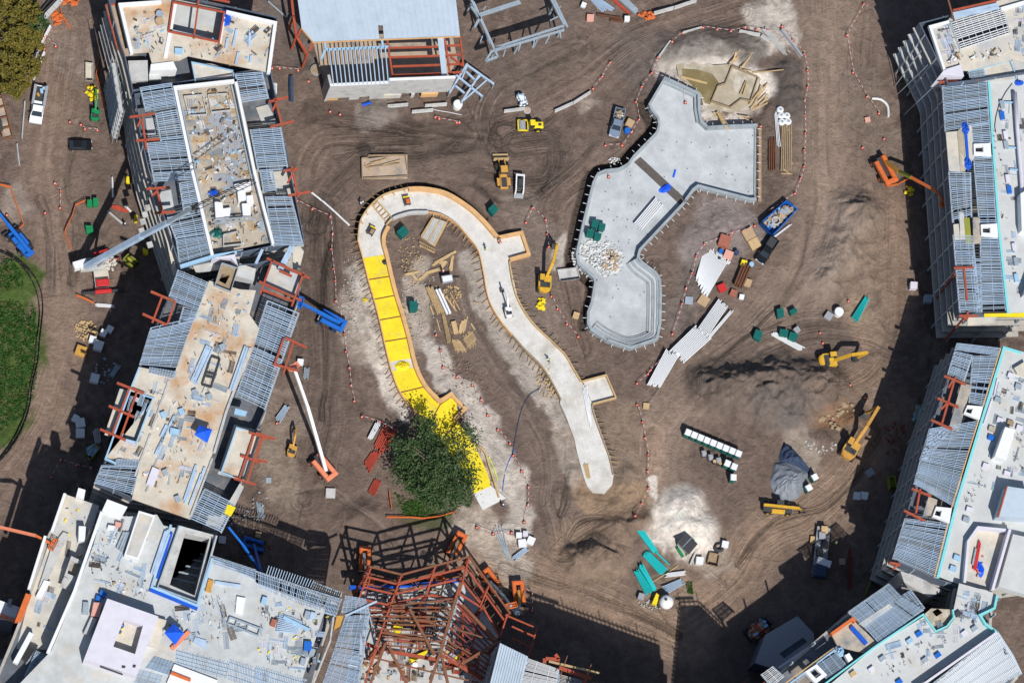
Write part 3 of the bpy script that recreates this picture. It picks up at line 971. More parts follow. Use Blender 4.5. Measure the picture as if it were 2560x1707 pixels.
# faint folds across the membrane
for i in (0, 1, 2, 3, 4, 6, 7):
    for u in (0.3, 0.55, 0.8):
        a = lerp(ARM1[i][0], ARM1[i + 1][0], u); b = lerp(ARM1[i][1], ARM1[i + 1][1], u + random.uniform(-.05, .05))
        stick("membrane_fold", (a.x, a.y, 0.343), (b.x, b.y, 0.343), 0.07, 0.03, "yellow_membrane", river)
def wall(name, t, s, w0, w1, h, m, sm=4, z0=-0.1, z=0.9, rev=False):
    p = X(t, s, z)
    if rev:
        p = p[::-1]
    p = smooth_path(p, sm) if sm else flip(p)
    part(name, MB().strip(p, w0, w1, z0, h), m, river)
    return p
W = []
wall("form_wall", "11", "1400,152 1550,152 1750,195 1950,315 2080,430 2160,520 2225,598", -0.75, 0.0, 1.25, "plywood")
wall("form_wall", "11", "2225,598 2448,552 2522,775 2335,828", -0.6, 0.0, 1.15, "plywood", 0)
W.append(wall("form_wall", "11", "930,640 935,560 960,440 1050,312 1180,212 1400,152", -0.22, 0.0, 1.2, "lumber"))
W.append(wall("form_wall", "11", "1590,2370 1475,2230 1325,2045 1240,1835 1175,1580 1130,1380 1080,1190 1025,1000 980,820 945,690 930,640", -0.22, 0.0, 1.0, "plywood"))
W.append(wall("form_wall", "11", "1815,2055 1690,2130 1635,2085 1535,1975 1450,1800 1385,1535 1330,1335 1270,1145 1225,970 1180,770 1155,680 1158,590 1200,505", -0.0, 0.72, 1.2, "plywood", 3, rev=True))
wall("form_wall", "11", "1815,2055 1940,2185 1835,2290", -0.6, 0.0, 1.2, "plywood", 0)
wall("edge_beam", "11", "1250,430 1300,405 1430,370 1580,368", -0.5, 0.0, 1.0, "concrete", 3)
wall("form_wall", "11", "1250,445 1200,505", -0.3, 0.0, 1.1, "lumber", 0)
W.append(wall("form_wall", "11", "1580,380 1700,405 1840,490 1960,625 2040,740 2090,960 2110,1090 2150,1220 2230,1360 2350,1510", -0.18, 0.0, 0.9, "plywood", rev=True))
W.append(wall("form_wall", "11", "2350,1510 2480,1660 2630,1810 2730,1970 2795,2100", -0.25, 0.0, 0.9, "old_wood", rev=True))
W.append(wall("form_wall", "11", "2990,1925 2920,1810 2850,1690 2740,1575 2580,1425 2480,1300 2400,1150 2360,1000 2335,828", -0.25, 0.0, 0.9, "lumber", rev=True))
wall("form_wall", "11", "2990,1925 3218,1865 3312,2085 3092,2142", -0.25, 0.0, 1.0, "lumber", 0)
W.append(wall("form_wall", "11", "3285,2780 3250,2620 3180,2430 3110,2230 3092,2142", -0.22, 0.0, 0.7, "old_wood", rev=True))
wall("form_wall", "11", "2240,2990 2150,2700 2100,2560 1985,2470", -0.0, 0.3, 0.8, "lumber", 3)
# braces and studs outside the forms
rb = random.Random(5)
nb = 0
for p in W:
    acc = 0
    for (x0, y0), (x1, y1) in zip(p[:-1], p[1:]):
        l = math.hypot(x1 - x0, y1 - y0)
        acc += l
        if acc < 0.85: continue
        acc = 0
        nx_, ny_ = -(y1 - y0) / max(l, 1e-4), (x1 - x0) / max(l, 1e-4)
        x, y = x1, y1
        L = rb.uniform(0.9, 1.7)
        s = rb.uniform(-.35, .35)
        stick("brace", (x + nx_ * 0.05, y + ny_ * 0.05, rb.uniform(.7, 1.0)), (x + nx_ * L + s * ny_, y + ny_ * L - s * nx_, 0.05), 0.09, 0.09, "old_wood" if rb.random() < .6 else "lumber", river)
for a, b in zip(X("11", "965,470 1010,385 1075,310 1160,245 1260,205 1360,175", 1.2), X("11", "985,490 1030,405 1095,330 1175,265 1275,225 1370,198", 1.2)):
    stick("brace", a, b, 0.2, 0.2, "plywood", river)
# wooden ladder-like form lying across the channel
ld_ = thing("form_ladder", "plywood form of two rails and rungs laid across the concrete channel floor", "formwork", A("11", 1160, 385, 0.3))
a, b, c_, d = X("11", "1075,330 1115,285 1255,435 1200,480", 0.45)
stick("rail", a, d, 0.18, 0.3, "lumber", ld_); stick("rail", b, c_, 0.18, 0.3, "lumber", ld_)
for i in range(6):
    stick("rung", lerp(a, d, i / 5), lerp(b, c_, i / 5), 0.14, 0.2, "lumber", ld_)

# ================================================================== FLOODED PIT
wat = MB().prism(X("02", "1500,560 1700,540 1850,600 2020,590 2290,715 2210,960 2110,1020 1990,1030 1830,1000 1755,965 1735,880 1600,790 1530,700", -0.4), -0.6, -0.42)
w_ = solo("pit_water", wat, "sludge", None, None, kind="structure")
wat2 = MB().prism(X("02", "1560,630 1700,640 1840,680 1900,760 1860,880 1820,960 1770,950 1740,870 1640,770 1560,690", -0.38), -0.6, -0.40)
solo("muddy_water", wat2, "brown_water", None, None, kind="structure")
fm = thing("pit_form", "dark timber edge forms standing in the flooded pit", "formwork", A("02", 2000, 800, 0))
for s in ("2020,610 2260,712", "2260,712 2190,930", "2190,930 2105,912", "2105,912 2000,990", "2000,990 1830,932", "1830,932 1890,790", "1890,790 1958,768", "1958,768 2020,610"):
    a, b = X("02", s, -0.1)
    stick("board", (a.x, a.y, -0.18), (b.x, b.y, -0.18), 0.22, 0.5, "old_wood", fm)
a, b = X("02", "1550,705 1790,765", -0.3)
solo("floating_plank", MB().bar((a.x, a.y, -0.36), (b.x, b.y, -0.36), 0.4, 0.12), "lumber", "long weathered plank lying in the brown water", "plank")
st = thing("timber_stairs", "timber steps leading from the pool wall down into the flooded pit", "stairs", A("02", 1935, 1110, 0))
a, b, c_, d = X("02", "1890,1035 1925,1030 1985,1190 1940,1195", 0.6)
for i in range(10):
    u = i / 9
    p, q = lerp(a, d, u), lerp(b, c_, u)
    z = -0.1 + 1.5 * u
    stick("tread", (p.x, p.y, z), (q.x, q.y, z), 0.28, 0.08, "lumber", st)
stick("rail", (a.x, a.y, 0.0), (d.x, d.y, 1.6), 0.12, 0.25, "lumber", st); stick("rail", (b.x, b.y, 0.0), (c_.x, c_.y, 1.6), 0.12, 0.25, "lumber", st)
# loose timbers round the pit
def scatter_timbers(name, label, t, segs, m="lumber", w=0.22, z=0.15, cat="timber"):
    pts = [X(t, s, z) for s in segs]
    root = thing(name, label, cat, ground_center([p for q in pts for p in q]))
    r = random.Random(len(label))
    for k, (a, b) in enumerate(pts):
        ga, gb = ground_z(a.x, a.y), ground_z(b.x, b.y)
        zz = z + (k % 3) * 0.08
        stick("plank", (a.x, a.y, max(ga, -0.3) + zz), (b.x, b.y, max(gb, -0.3) + zz), w * r.uniform(.7, 1.3), 0.1, m, root)
    return root
scatter_timbers("timber_heap", "loose pale planks fanned along the east rim of the flooded pit", "02", ["2195,1000 2350,760", "2215,990 2345,860", "2230,960 2300,790", "2200,1015 2360,900", "2250,900 2290,780", "2180,960 2270,840", "2240,1000 2350,940", "2260,985 2360,870"])
scatter_timbers("timber_heap", "small bunch of planks on the north rim of the flooded pit", "02", ["2090,640 2200,470", "2100,630 2175,540", "2120,620 2195,500", "2110,640 2200,650"])
scatter_timbers("timber_heap", "yellowish sticks leaning in the flooded pit beside its north corner", "02", ["2000,590 2085,470", "2010,580 2075,520", "1995,600 2050,540", "2020,570 2080,535", "2035,560 2050,490"])
scatter_timbers("timber_heap", "two boards lying inside the form in the flooded pit", "02", ["2095,860 2150,740", "2125,870 2160,750"], z=0.25)
scatter_timbers("timber_heap", "long timber lying east of the flooded pit toward the barricade", "02", ["2210,665 2450,650", "2230,670 2480,660"])
scatter_timbers("timber_heap", "short planks dropped at the foot of the pit stairs", "02", ["1850,1030 1900,1085", "1870,1040 1905,1020", "2080,1060 2180,1075", "2140,1080 2200,1115"])

# ================================================================== BUILDINGS
def offset_poly(poly, d):
    """positive d moves the outline inwards"""
    poly = ccw([Vector((p[0], p[1], 0)) for p in poly])
    n = len(poly)
    out = []
    for i in range(n):
        a, b, c = poly[i - 1], poly[i], poly[(i + 1) % n]
        d0, d1 = (b - a).normalized(), (c - b).normalized()
        n0, n1 = Vector((-d0.y, d0.x, 0)), Vector((-d1.y, d1.x, 0))
        m = n0 + n1
        m = m.normalized() if m.length > 1e-3 else n0
        out.append(b + m * (d / max(0.45, m.dot(n0))))
    return out

def tower(root, slab, zr, nfl, wall="sheathing", edge="slab_edge", inset=1.1, col=True, thick=0.38, crown=True, holes=()):
    fh = zr / nfl
    for k in range(1, nfl):
        part("floor_slab", MB().prism(slab, k * fh - thick, k * fh, holes), edge, root)
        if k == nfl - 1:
            part("bay_shade", MB().prism(offset_poly(slab, 0.5), k * fh + .002, k * fh + .012, holes), "bay_shade", root)  # thin dark sheet on the top slab: painted shade between the roof joists
        w = offset_poly(slab, inset)
        part("storey_wall", MB().prism(w, (k - 1) * fh, k * fh - thick - 0.003, holes), wall, root)
    w = ccw(flip2(offset_poly(slab, 0.25)))
    if crown:
        part("top_wall", MB().strip(w + [w[0]], -0.0, 0.22, (nfl - 1) * fh + 0.003, zr - 0.45), wall, root)
    if col:
        p = offset_poly(slab, 0.3)
        for i in range(len(p)):
            a, b = p[i], p[(i + 1) % len(p)]
            n = int((b - a).length / 4.5)
            for j in range(n):
                c = lerp(a, b, (j + .5) / n)
                stick("column", (c.x, c.y, 0), (c.x, c.y, zr - 0.5), 0.3, 0.3, "steel_grey", root, cap=80)
    return fh

def flip2(pts):
    return [(p[0], p[1]) for p in pts]

JR = random.Random(77)
def joists(root, t, s, n, z, w=0.2, h=0.2, m="galvanised", cross=2, name="joist"):
    a, b, c, d = X(t, s, z)
    w = min(0.24, 0.33 * ((d - a).length + (c - b).length) / 2 / n)
    h = 0.2
    dz = Vector((0, 0, -h / 2))
    for i in range(n):
        if n > 9 and JR.random() < .03:
            continue
        u = (i + .5 + JR.uniform(-.12, .12)) / n
        p, q = lerp(a, d, u) + dz, lerp(b, c, u) + dz
        e = (q - p).normalized() * JR.uniform(-.22, .12)
        stick(name, p - e, q + e * .6, w, h, "steel_grey" if m == "galvanised" and JR.random() < .22 else m, root)
    for j in range(cross):
        u = (j + .7) / (cross + .4)
        p, q = lerp(a, b, u), lerp(d, c, u)
        up = Vector((0, 0, 0.05))
        stick("bridging", p + up, q + up, 0.07, 0.06, m, root)
    for p, q in ((a, d), (b, c)):
        stick("ledger", p - Vector((0, 0, h + .12)), q - Vector((0, 0, h + .12)), 0.3, 0.25, "steel_grey", root)

def deck(root, t, s, z, m, name="roof_deck", th=0.35, holes=()):
    q = X(t, s, z)
    hs = [X(t, hh, z) for hh in holes]
    return part(name, MB().prism(q, z - th, z, hs), m, root)

def kerb(root, t, s, z, h, w, m, name="parapet", closed=False, side=-1):
    q = X(t, s, z + h)
    q = flip2(q)
    if closed:
        q = q + [q[0]]
    return part(name, MB().strip(q, -w if side < 0 else 0.0, 0.0 if side < 0 else w, z - 0.3, z + h), m, root)

def frame(root, t, segs, z, w=0.3, h=0.4, m="red_steel", name="steel_beam"):
    if root.name == "red_steel_structure":
        w, h = w * .68, h * .7
    for s in segs.split(";"):
        v = s.split()
        if len(v) < 2: continue
        a, b = X(t, " ".join(v[:2]), z)
        stick(name, a - Vector((0, 0, h / 2)), b - Vector((0, 0, h / 2)), w, h, m, root)

def posts(root, t, s, z0, z1, w=0.3, m="red_steel", name="steel_post"):
    for p in X(t, s, z1):
        stick(name, (p.x, p.y, z0), (p.x, p.y, z1), w, w, m, root)

def dowels(root, t, quads, z, n, h=1.0, m="rebar", seed=1, w=0.065):
    r = random.Random(seed)
    n = int(n * .7)
    mb = MB()
    for q in quads:
        a, b, c, d = X(t, q, z)
        for _ in range(n):
            u, v = r.random(), r.random()
            p = lerp(lerp(a, b, u), lerp(d, c, u), v)
            hh = h * r.uniform(.5, 1.2)
            mb.bar((p.x, p.y, z - 0.05), (p.x, p.y, z + hh), w, w)
            if r.random() < .12:
                mb.box((p.x + .1, p.y, z + 0.1), (r.uniform(.2, .4), r.uniform(.15, .3), 0.15), r.uniform(0, 3))
    part("dowel", mb, m, root, kind="stuff")

def litter(root, t, quads, z, n, mats, smax=0.9, seed=1, hmax=0.35):
    """small loose site material lying on a deck, one mesh per colour"""
    r = random.Random(seed)
    mbs = {m: MB() for m in mats}
    for q in quads:
        a, b, c, d = X(t, q, z)
        for _ in range(n):
            u, v = r.random(), r.random()
            p = lerp(lerp(a, b, u), lerp(d, c, u), v)
            m = r.choice(mats)
            hh = r.uniform(.05, hmax)
            mbs[m].box((p.x, p.y, z + hh / 2 - 0.01), (r.uniform(.15, smax) * .8, r.uniform(.1, smax * .35), hh), r.uniform(0, 3.1))
    for m, mb in mbs.items():
        if mb.v:
            part("loose_material", mb, m, root, kind="stuff")

def spread(root, t, quads, z, n, seed=1, mats=("galvanised", "steel_grey", "galvanised", "lilac_wrap", "rebar", "steel_grey"), lmax=3.0):
    """small bundles of studs, pipe and sheet left all over a deck"""
    r = random.Random(seed)
    mbs = {m: MB() for m in mats}
    for q in quads:
        a, b, c, d = X(t, q, z)
        ax = (d - a).normalized()
        for _ in range(n):
            u, v = r.uniform(.04, .96), r.uniform(.04, .96)
            p = lerp(lerp(a, b, u), lerp(d, c, u), v)
            m = r.choice(mats)
            e = (Matrix.Rotation(r.choice((0, 0, 1.57)) + r.uniform(-.15, .15), 3, 'Z') @ ax) * r.uniform(.4, lmax) / 2
            s = Vector((-e.y, e.x, 0)).normalized()
            for k in range(r.randint(1, 6)):
                o = p + s * (k * .2)
                w = r.uniform(.06, .14)
                mbs[m].bar((o.x - e.x, o.y - e.y, z + w / 2), (o.x + e.x, o.y + e.y, z + w / 2 + r.uniform(0, .15)), w, w)
    for m, mb in mbs.items():
        if mb.v:
            part("loose_material", mb, m, root, kind="stuff")

# ---------------------------------------------------------------- block A, north-west wing
ZA = 21.0
SA = X("00", "965,40 1500,-30 2545,205 2480,690 1500,850 1190,905 1160,760 1110,560 1075,465", 17.5)
bA = thing("hotel_wing", "north-west hotel wing with rust-stained cream roof and a red framed roof opening", "building", ground_center(SA), group="hotel wings round the site")
tower(bA, SA, ZA, 6)
deck(bA, "00", "1085,30 1480,3 1595,-8 2080,95 2545,200 2482,668 1730,515 1650,555 1395,585 1365,480 1195,492", ZA, "rusty_deck", holes=["1600,22 2055,115 2008,380 1555,285"])
deck(bA, "00", "1560,-20 2090,90 2050,400 1500,300", ZA - 3.0, "grey_deck", "opening_floor")
kerb(bA, "00", "1195,492 1085,30 1480,3", ZA, 0.9, 0.6, "white")
kerb(bA, "00", "2080,95 2545,200 2482,668", ZA, 0.9, 0.6, "white")
kerb(bA, "00", "1500,530 1545,290 1595,15", ZA, 0.25, 0.7, "white", "roof_kerb")
kerb(bA, "00", "1545,290 2030,400 2070,150", ZA, 0.25, 0.5, "white", "roof_kerb", side=1)
frame(bA, "00", "1590,20 2060,112;2060,112 2012,385;2012,385 1550,288;1550,288 1590,20;1825,0 1780,355;1790,-40 2110,20", ZA + 0.7, 0.32, 0.35)
posts(bA, "00", "1590,20 2060,112 2012,385 1550,288", ZA - 3, ZA + 0.6)
deck(bA, "00", "970,45 1085,35 1195,492 1150,560 1080,465", 17.5 + 0.02, "floor_tan", "terrace_floor", 0.2)
frame(bA, "00", "970,48 1075,40;970,48 1080,460", 18.4, 0.25, 0.25)
part("stair_core", MB().prism(X("00", "1175,560 1355,555 1360,740 1200,745", 19.5), 14, 19.5), "concrete", bA)
part("stair_core", MB().prism(X("00", "1385,590 1590,565 1625,640 1380,650", 21.3), 15, 21.3), "white", bA)
part("stair_core", MB().prism(X("00", "1370,665 1470,655 1480,730 1370,730", 19), 14, 19), "grey_deck", bA)
part("stair_core", MB().prism(X("00", "1480,655 1620,640 1640,720 1490,720", 17.6), 14, 17.6), "sheathing", bA)
deck(bA, "00", "1755,570 1950,590 2140,650 2150,715 1790,745", 20.3, "cream_deck", "lower_roof")
kerb(bA, "00", "1790,745 1755,565 2140,645 2150,715", 20.3, 0.5, 0.15, "pale_blue", "guard_rail")
litter(bA, "00", ["1230,180 1540,180 1480,480 1220,470", "2080,160 2500,260 2450,580 1800,500"], ZA, 34, ["steel_grey", "rebar", "pale_blue"], 1.0, 2)
dowels(bA, "00", ["1230,330 1500,330 1460,520 1230,480", "1560,330 1950,420 1900,540 1560,500"], ZA, 12, 0.9, seed=3)
for s in ("2075,445 2090,350", "2140,425 2175,270", "2290,430 2295,300", "2310,300 2325,290", "2165,590 2190,480", "2300,575 2305,510"):
    frame(bA, "00", s, ZA + 0.35, 0.45, 0.35, "galvanised", "stacked_beam")
part("drum", MB().cyl(A("00", 1460, 205, ZA), A("00", 1460, 205, ZA) + Vector((0, 0, .8)), 0.75, n=14), "cardboard", bA)
part("drum", MB().cyl(A("00", 1462, 140, ZA), A("00", 1462, 140, ZA) + Vector((0, 0, .7)), 0.7, n=14), "steel_grey", bA)
part("roof_hatch", MB().prism(X("00", "1605,440 1680,445 1675,495 1605,490", ZA + .6), ZA, ZA + .6), "pale_blue", bA)
c = A("00", 2075, 165, ZA)
part("tarp", crumple((c.x, c.y, ZA), 0.9, 1.8, 0.5, 9), "blue_tarp", bA)
# scaffold netting in front of the recess between the two north-west wings
scf = thing("scaffold", "grey scaffold of stacked lifts standing between the two north-west hotel wings", "scaffold", A("00", 1060, 950, 0))
for k in range(7):
    z = 2.0 + k * 2.3
    for s in ("1000,640 1080,1120", "1040,620 1120,1110"):
        a, b = X("00", s, 12)
        stick("ledger", (a.x, a.y, z), (b.x, b.y, z), 0.16, 0.12, "steel_grey", scf)
    a, b, c_, d = X("00", "1005,660 1045,640 1120,1100 1080,1110", 12)
    stick("walk_board", (lerp(a, b, .5).x, lerp(a, b, .5).y, z + .1), (lerp(d, c_, .5).x, lerp(d, c_, .5).y, z + .1), 0.7, 0.08, "concrete", scf)
for i in range(7):
    for s in ("1000,640 1080,1120", "1040,620 1120,1110"):
        a, b = X("00", s, 12)
        p = lerp(a, b, i / 6)
        stick("standard", (p.x, p.y, 0), (p.x, p.y, 18), 0.1, 0.1, "steel_grey", scf)

# ---------------------------------------------------------------- block B, long roof well
ZB = 21.0
SB = X("00", "1205,905 1560,850 2480,690 2540,1000 2790,2260 1620,2500 1500,2130 1330,1600 1240,1200", 17.5)
bB = thing("hotel_wing", "hotel wing with a long cluttered roof well between two striped joist strips", "building", ground_center(SB), group="hotel wings round the site")
tower(bB, SB, ZB, 6)
for s, n, cr in (("1290,800 1575,757 1622,990 1345,1040", 18, 2), ("1430,1035 1622,998 1690,1275 1480,1295", 14, 2), ("1350,1310 1690,1280 1775,1655 1420,1670", 24, 3),
                 ("1650,1675 1775,1655 1835,1905 1690,1935", 16, 1), ("1540,1990 1840,1915 1885,2155 1620,2195", 13, 2), ("1622,2200 1885,2160 1932,2335 1655,2425", 18, 2)):
    joists(bB, "00", s, n, ZB, cross=cr)
for s, n, cr in (("-190,675 55,655 115,905 -130,945", 16, 2), ("-50,1185 225,1160 295,1560 25,1575", 24, 2), ("40,1570 150,1565 185,1750 75,1770", 12, 1), ("88,1800 320,1795 385,2048 132,2058", 16, 2), ("132,2062 385,2052 432,2250 165,2258", 15, 2)):
    joists(bB, "01", s, n, ZB, cross=cr)
deck(bB, "00", "1600,800 2170,735 2525,2225 1950,2330", ZB - 1.6, "tan_deck", "well_floor")
kerb(bB, "00", "1935,2340 1752,1568 1590,790 2172,725", ZB, 0.8, 0.55, "white")
kerb(bB, "00", "2172,725 2350,1580 2520,2235", ZB, 0.8, 0.5, "white")
kerb(bB, "00", "1650,2430 1940,2340 2170,2300", ZB, 0.5, 0.6, "pale_blue")
part("end_wall", MB().prism(X("00", "1945,2375 2150,2315 2185,2440 2120,2370", ZB + .5), 15, ZB + .5), "lilac_wrap", bB)
deck(bB, "00", "1760,2420 2200,2320 2200,2460 1800,2500", 18.5, "cream_deck", "end_balcony")
# partition strips, floor rugs of dark slab and clutter in the well
for s, m in (("1735,1065 2110,1010 2200,1450 1900,1200", "grey_plastic"), ("2010,1170 2180,1140 2290,1800 2100,1700", "grey_plastic"), ("1960,1600 2110,1590 2130,1660 1970,1670", "grey_plastic")):
    part("floor_patch", MB().prism(X("00", s, ZB - 1.55), ZB - 1.62, ZB - 1.57 + 0.01 * len(bB.children) % 0.05), m, bB)
for s in ("1690,885 1860,870;1860,870 1900,1050;1900,1050 1735,1060;1735,1060 1690,885;1910,870 2080,860;2080,860 2120,1010;2120,1010 1940,1030;1940,1030 1910,870",):
    frame(bB, "00", s, ZB - 0.9, 0.15, 0.9, "concrete", "partition")
kerb(bB, "00", "1640,810 1800,1568 1930,2200", ZB - 1.6, 0.8, 0.25, "steel_grey", "inner_rail")
kerb(bB, "00", "2130,780 2200,1100 2330,1700", ZB - 1.6, 0.8, 0.25, "steel_grey", "inner_rail")
litter(bB, "00", ["1680,850 2100,800 2330,1650 1800,1700"], ZB - 1.6, 150, ["cardboard", "white_foam", "pale_blue", "rebar", "tan_deck"], 1.1, 5, 0.5)
litter(bB, "00", ["1980,1130 2180,1090 2340,1750 2080,1750"], ZB - 1.55, 90, ["white_vinyl", "cardboard", "lumber"], 0.45, 6, 0.6)
litter(bB, "00", ["1830,1850 2300,1750 2450,2250 1950,2280"], ZB - 1.6, 80, ["white_foam", "cardboard", "steel_grey", "rebar"], 1.0, 7, 0.6)
litter(bB, "00", ["1780,1250 1900,1230 1960,1700 1850,1720"], ZB - 1.6, 22, ["cardboard", "lumber"], 2.2, 8, 0.15)
for s in ("1970,1850 2040,1860 2060,1990 1980,2000", "2050,1910 2120,1900 2110,1985 2060,1980", "2180,1750 2250,1740 2260,1830 2190,1850", "2220,1870 2300,1870 2300,1985 2230,1980", "2260,1800 2320,1790 2330,1870 2270,1880", "2150,1690 2300,1660 2310,1740 2190,1760"):
    q = X("00", s, ZB - .2)
    part("wrapped_stack", MB().prism(q, ZB - 1.6, ZB - 0.3 + random.uniform(-.2, .5)), "white", bB)
for s, sz in (((1960, 1770), 1.0), ((1990, 2140), 1.3)):
    c = A("00", s[0], s[1], ZB - 1.5)
    part("tarp", crumple((c.x, c.y, ZB - 1.6), sz, sz * .8, 0.8, 4), "blue_tarp" if s[1] < 2000 else "teal_plastic", bB)
for s in ("1960,2020 2300,1990;1970,2055 2340,2010", "1940,2350 2230,2290"):
    frame(bB, "00", s, ZB + 0.2, 0.2, 0.3, "steel_grey", "roof_beam")
kerb(bB, "00", "2045,2150 2180,2120 2230,2240 2050,2260", ZB - 1.6, 0.9, 0.15, "concrete", "partition", True)
# red steel outriggers on both sides
def outrigger(root, t, s, z):
    frame(root, t, s, z, 0.36, 0.45)
outrigger(bB, "00", "1190,1075 1420,1040;1250,1290 1470,1275;1300,1060 1345,1370;1265,1160 1300,1080", ZB + 0.4)
outrigger(bB, "10", "1345,165 1560,150;1420,385 1610,372;1440,170 1500,400;1395,230 1450,180", ZB + 0.4)
outrigger(bB, "01", "115,935 295,890;130,1165 350,1110;175,900 240,1160;150,1020 190,940", ZB + 0.4)
outrigger(bB, "11", "250,0 390,-20;300,225 500,190;330,-40 385,240;290,110 330,40", ZB + 0.4)
for s in ("1335,1090 1430,1080 1470,1270 1360,1290", "1390,1780 1570,1740 1600,1930 1450,1950"):
    deck(bB, "00", s, 17.8, "grey_deck", "balcony_floor", 0.2)
for s in ("0,990 110,960 200,1140 60,1150", "120,1580 330,1560 370,1790 190,1790"):
    deck(bB, "01", s, 17.8, "cream_deck", "balcony_floor", 0.2)
deck(bB, "10", "1500,500 1545,470 1650,880 1595,960", 17.52, "cream_deck", "terrace_floor", 0.2)
for x, y in ((1360, 340), (1330, 405), (1310, 470), (1375, 680), (1300, 555)):
    c = A("10", x, y, 12)
    part("cladding_stack", MB().box((c.x, c.y, 12), (1.0, 1.0, 0.6), 0.3), "concrete", bB)

# ---------------------------------------------------------------- block C, cream deck with blue tent
ZC = 21.0
SC_ = X("S", "447,672 520,699 599,656 640,653 667,645 760,680 749,754 692,914 670,1023 640,1091 607,1205 569,1279 327,1245 237,1205 261,1148 346,917 369,854 419,740", ZC)
bC = thing("hotel_wing", "hotel wing with orange-stained cream roof, carrying a small blue tent canopy", "building", ground_center(SC_), group="hotel wings round the site")
tower(bC, SC_, ZC, 6, inset=0.9)
deck(bC, "20", "1920,-560 2200,-480 2350,-470 2290,-250 2380,-120 2330,50 2090,620 1960,1000 1740,1625 1210,1440 1290,1110 1100,1060 960,1080 1270,230 1600,300 1700,0", ZC, "rusty_deck",
     holes=["1185,450 1410,515 1255,925 1020,835", "2180,780 2330,830 2200,1235 2035,1195"])
deck(bC, "20", "1100,430 1440,500 1290,960 960,850", ZC - 1.2, "cream_deck", "terrace_floor")
deck(bC, "20", "2150,760 2400,820 2240,1270 2000,1210", ZC - 1.2, "cream_deck", "terrace_floor")
kerb(bC, "20", "1275,228 1205,400 960,1075 1060,1120", ZC, 0.35, 0.3, "pale_blue", "edge_board", side=1)
kerb(bC, "20", "1310,480 1415,512 1258,930 1110,890", ZC, 0.3, 0.25, "pale_blue", "planter_edge")
kerb(bC, "20", "2240,800 2170,780 2025,1200 2130,1240", ZC, 0.3, 0.25, "pale_blue", "planter_edge", side=1)
kerb(bC, "20", "1560,360 1400,810", ZC, 0.25, 0.35, "concrete", "roof_kerb")
kerb(bC, "20", "1390,850 1250,1230", ZC, 0.25, 0.35, "concrete", "roof_kerb")
kerb(bC, "20", "2310,60 2090,640 1980,1020", ZC, 0.45, 0.45, "concrete", "roof_kerb")
kerb(bC, "20", "1960,1070 1760,1600", ZC, 0.35, 0.35, "concrete", "roof_kerb")
for s, n, cr in (("1640,905 1905,1015 1830,1285 1545,1180", 18, 3), ("1390,1435 1800,1335 1630,1808 1285,1778", 30, 3), ("1690,1240 1840,1290 1800,1370 1640,1410", 8, 1)):
    joists(bC, "10", s, n, ZC + .05, cross=cr)
joists(bC, "20", "940,1130 1290,1140 1210,1400 870,1300", 15, ZC + .05, cross=3)
joists(bC, "20", "1080,1072 1285,1085 1285,1150 1060,1130", 6, ZC + .15, cross=8)
joists(bC, "20", "1380,230 1620,270 1590,345 1370,290", 5, ZC + .2, cross=9)
joists(bC, "11", "110,1185 395,1300 80,2190 -180,2070", 46, ZC + .05, cross=4)
joists(bC, "20", "1885,1345 2160,1480 2030,1750 1740,1625", 16, ZC + .05, cross=3)
outrigger(bC, "10", "1385,1105 1610,1200;1310,1310 1530,1410;1490,1150 1400,1390;1610,1200 1540,1400", ZC + 0.5)
outrigger(bC, "20", "1075,375 1325,472;1000,585 1235,690;920,800 1155,900;1190,420 1035,835;1255,470 1110,870", ZC + 0.5)
outrigger(bC, "20", "2150,1250 2350,1310;2210,1040 2390,1110;2290,830 2480,890;2330,860 2200,1250;2400,880 2270,1280", ZC + 0.5)
outrigger(bC, "21", "0,835 178,890;-20,1070 105,1100;75,860 0,1060", ZC + 0.5)
outrigger(bC, "21", "270,-40 465,55;160,205 395,265;345,0 250,300;255,-30 170,215", ZC + 0.5)
outrigger(bC, "11", "100,800 495,985;30,1015 420,1190;440,930 330,1240;150,820 40,1130;60,1090 340,1195;215,915 330,965", ZC + 0.6)
deck(bC, "11", "140,830 430,960 360,1150 60,1040", ZC - 1.0, "grey_deck", "balcony_floor")
deck(bC, "11", "330,600 440,740 400,900 340,900", 17.6, "cream_deck", "balcony_floor")
frame(bC, "11", "350,690 240,900;320,690 210,900;60,720 0,850", ZC, 0.5, 0.3, "galvanised", "stacked_beam")
part("stair_core", MB().prism(X("10", "2035,840 2190,890 2120,1110 1970,1050", ZC + .2), 14, ZC + .2, [X("10", "2040,940 2110,960 2070,1040 2010,1010", ZC + .2)]), "old_wood", bC)
kerb(bC, "10", "2035,840 2190,890 2120,1110 1970,1050", ZC + .2, 0.8, 0.12, "steel_grey", "guard_rail", True)
part("stair_core", MB().prism(X("10", "2200,850 2350,900 2330,1010 2150,960", ZC - .5), 14, ZC - .5), "grey_deck", bC)
for s in ("1755,355 1895,30 1955,60 1800,395", ):
    q = X("20", s, ZC + .5)
    for u in (0.1, 0.4, 0.7, 0.95):
        stick("stacked_beam", lerp(q[0], q[3], u) - Vector((0, 0, .25)), lerp(q[1], q[2], u) - Vector((0, 0, .25)), 0.42, 0.4, "galvanised", bC)
frame(bC, "20", "2115,440 2255,40;2130,445 2270,50", ZC + .5, 0.5, 0.4, "galvanised", "stacked_beam")
frame(bC, "20", "1425,1035 1600,680;1440,1030 1540,770;1475,870 1530,760;1700,1480 1800,1190;1740,1500 1850,1210;1840,1280 1880,1150;1690,1455 1800,1130", ZC + .4, 0.4, 0.3, "galvanised", "stacked_beam")
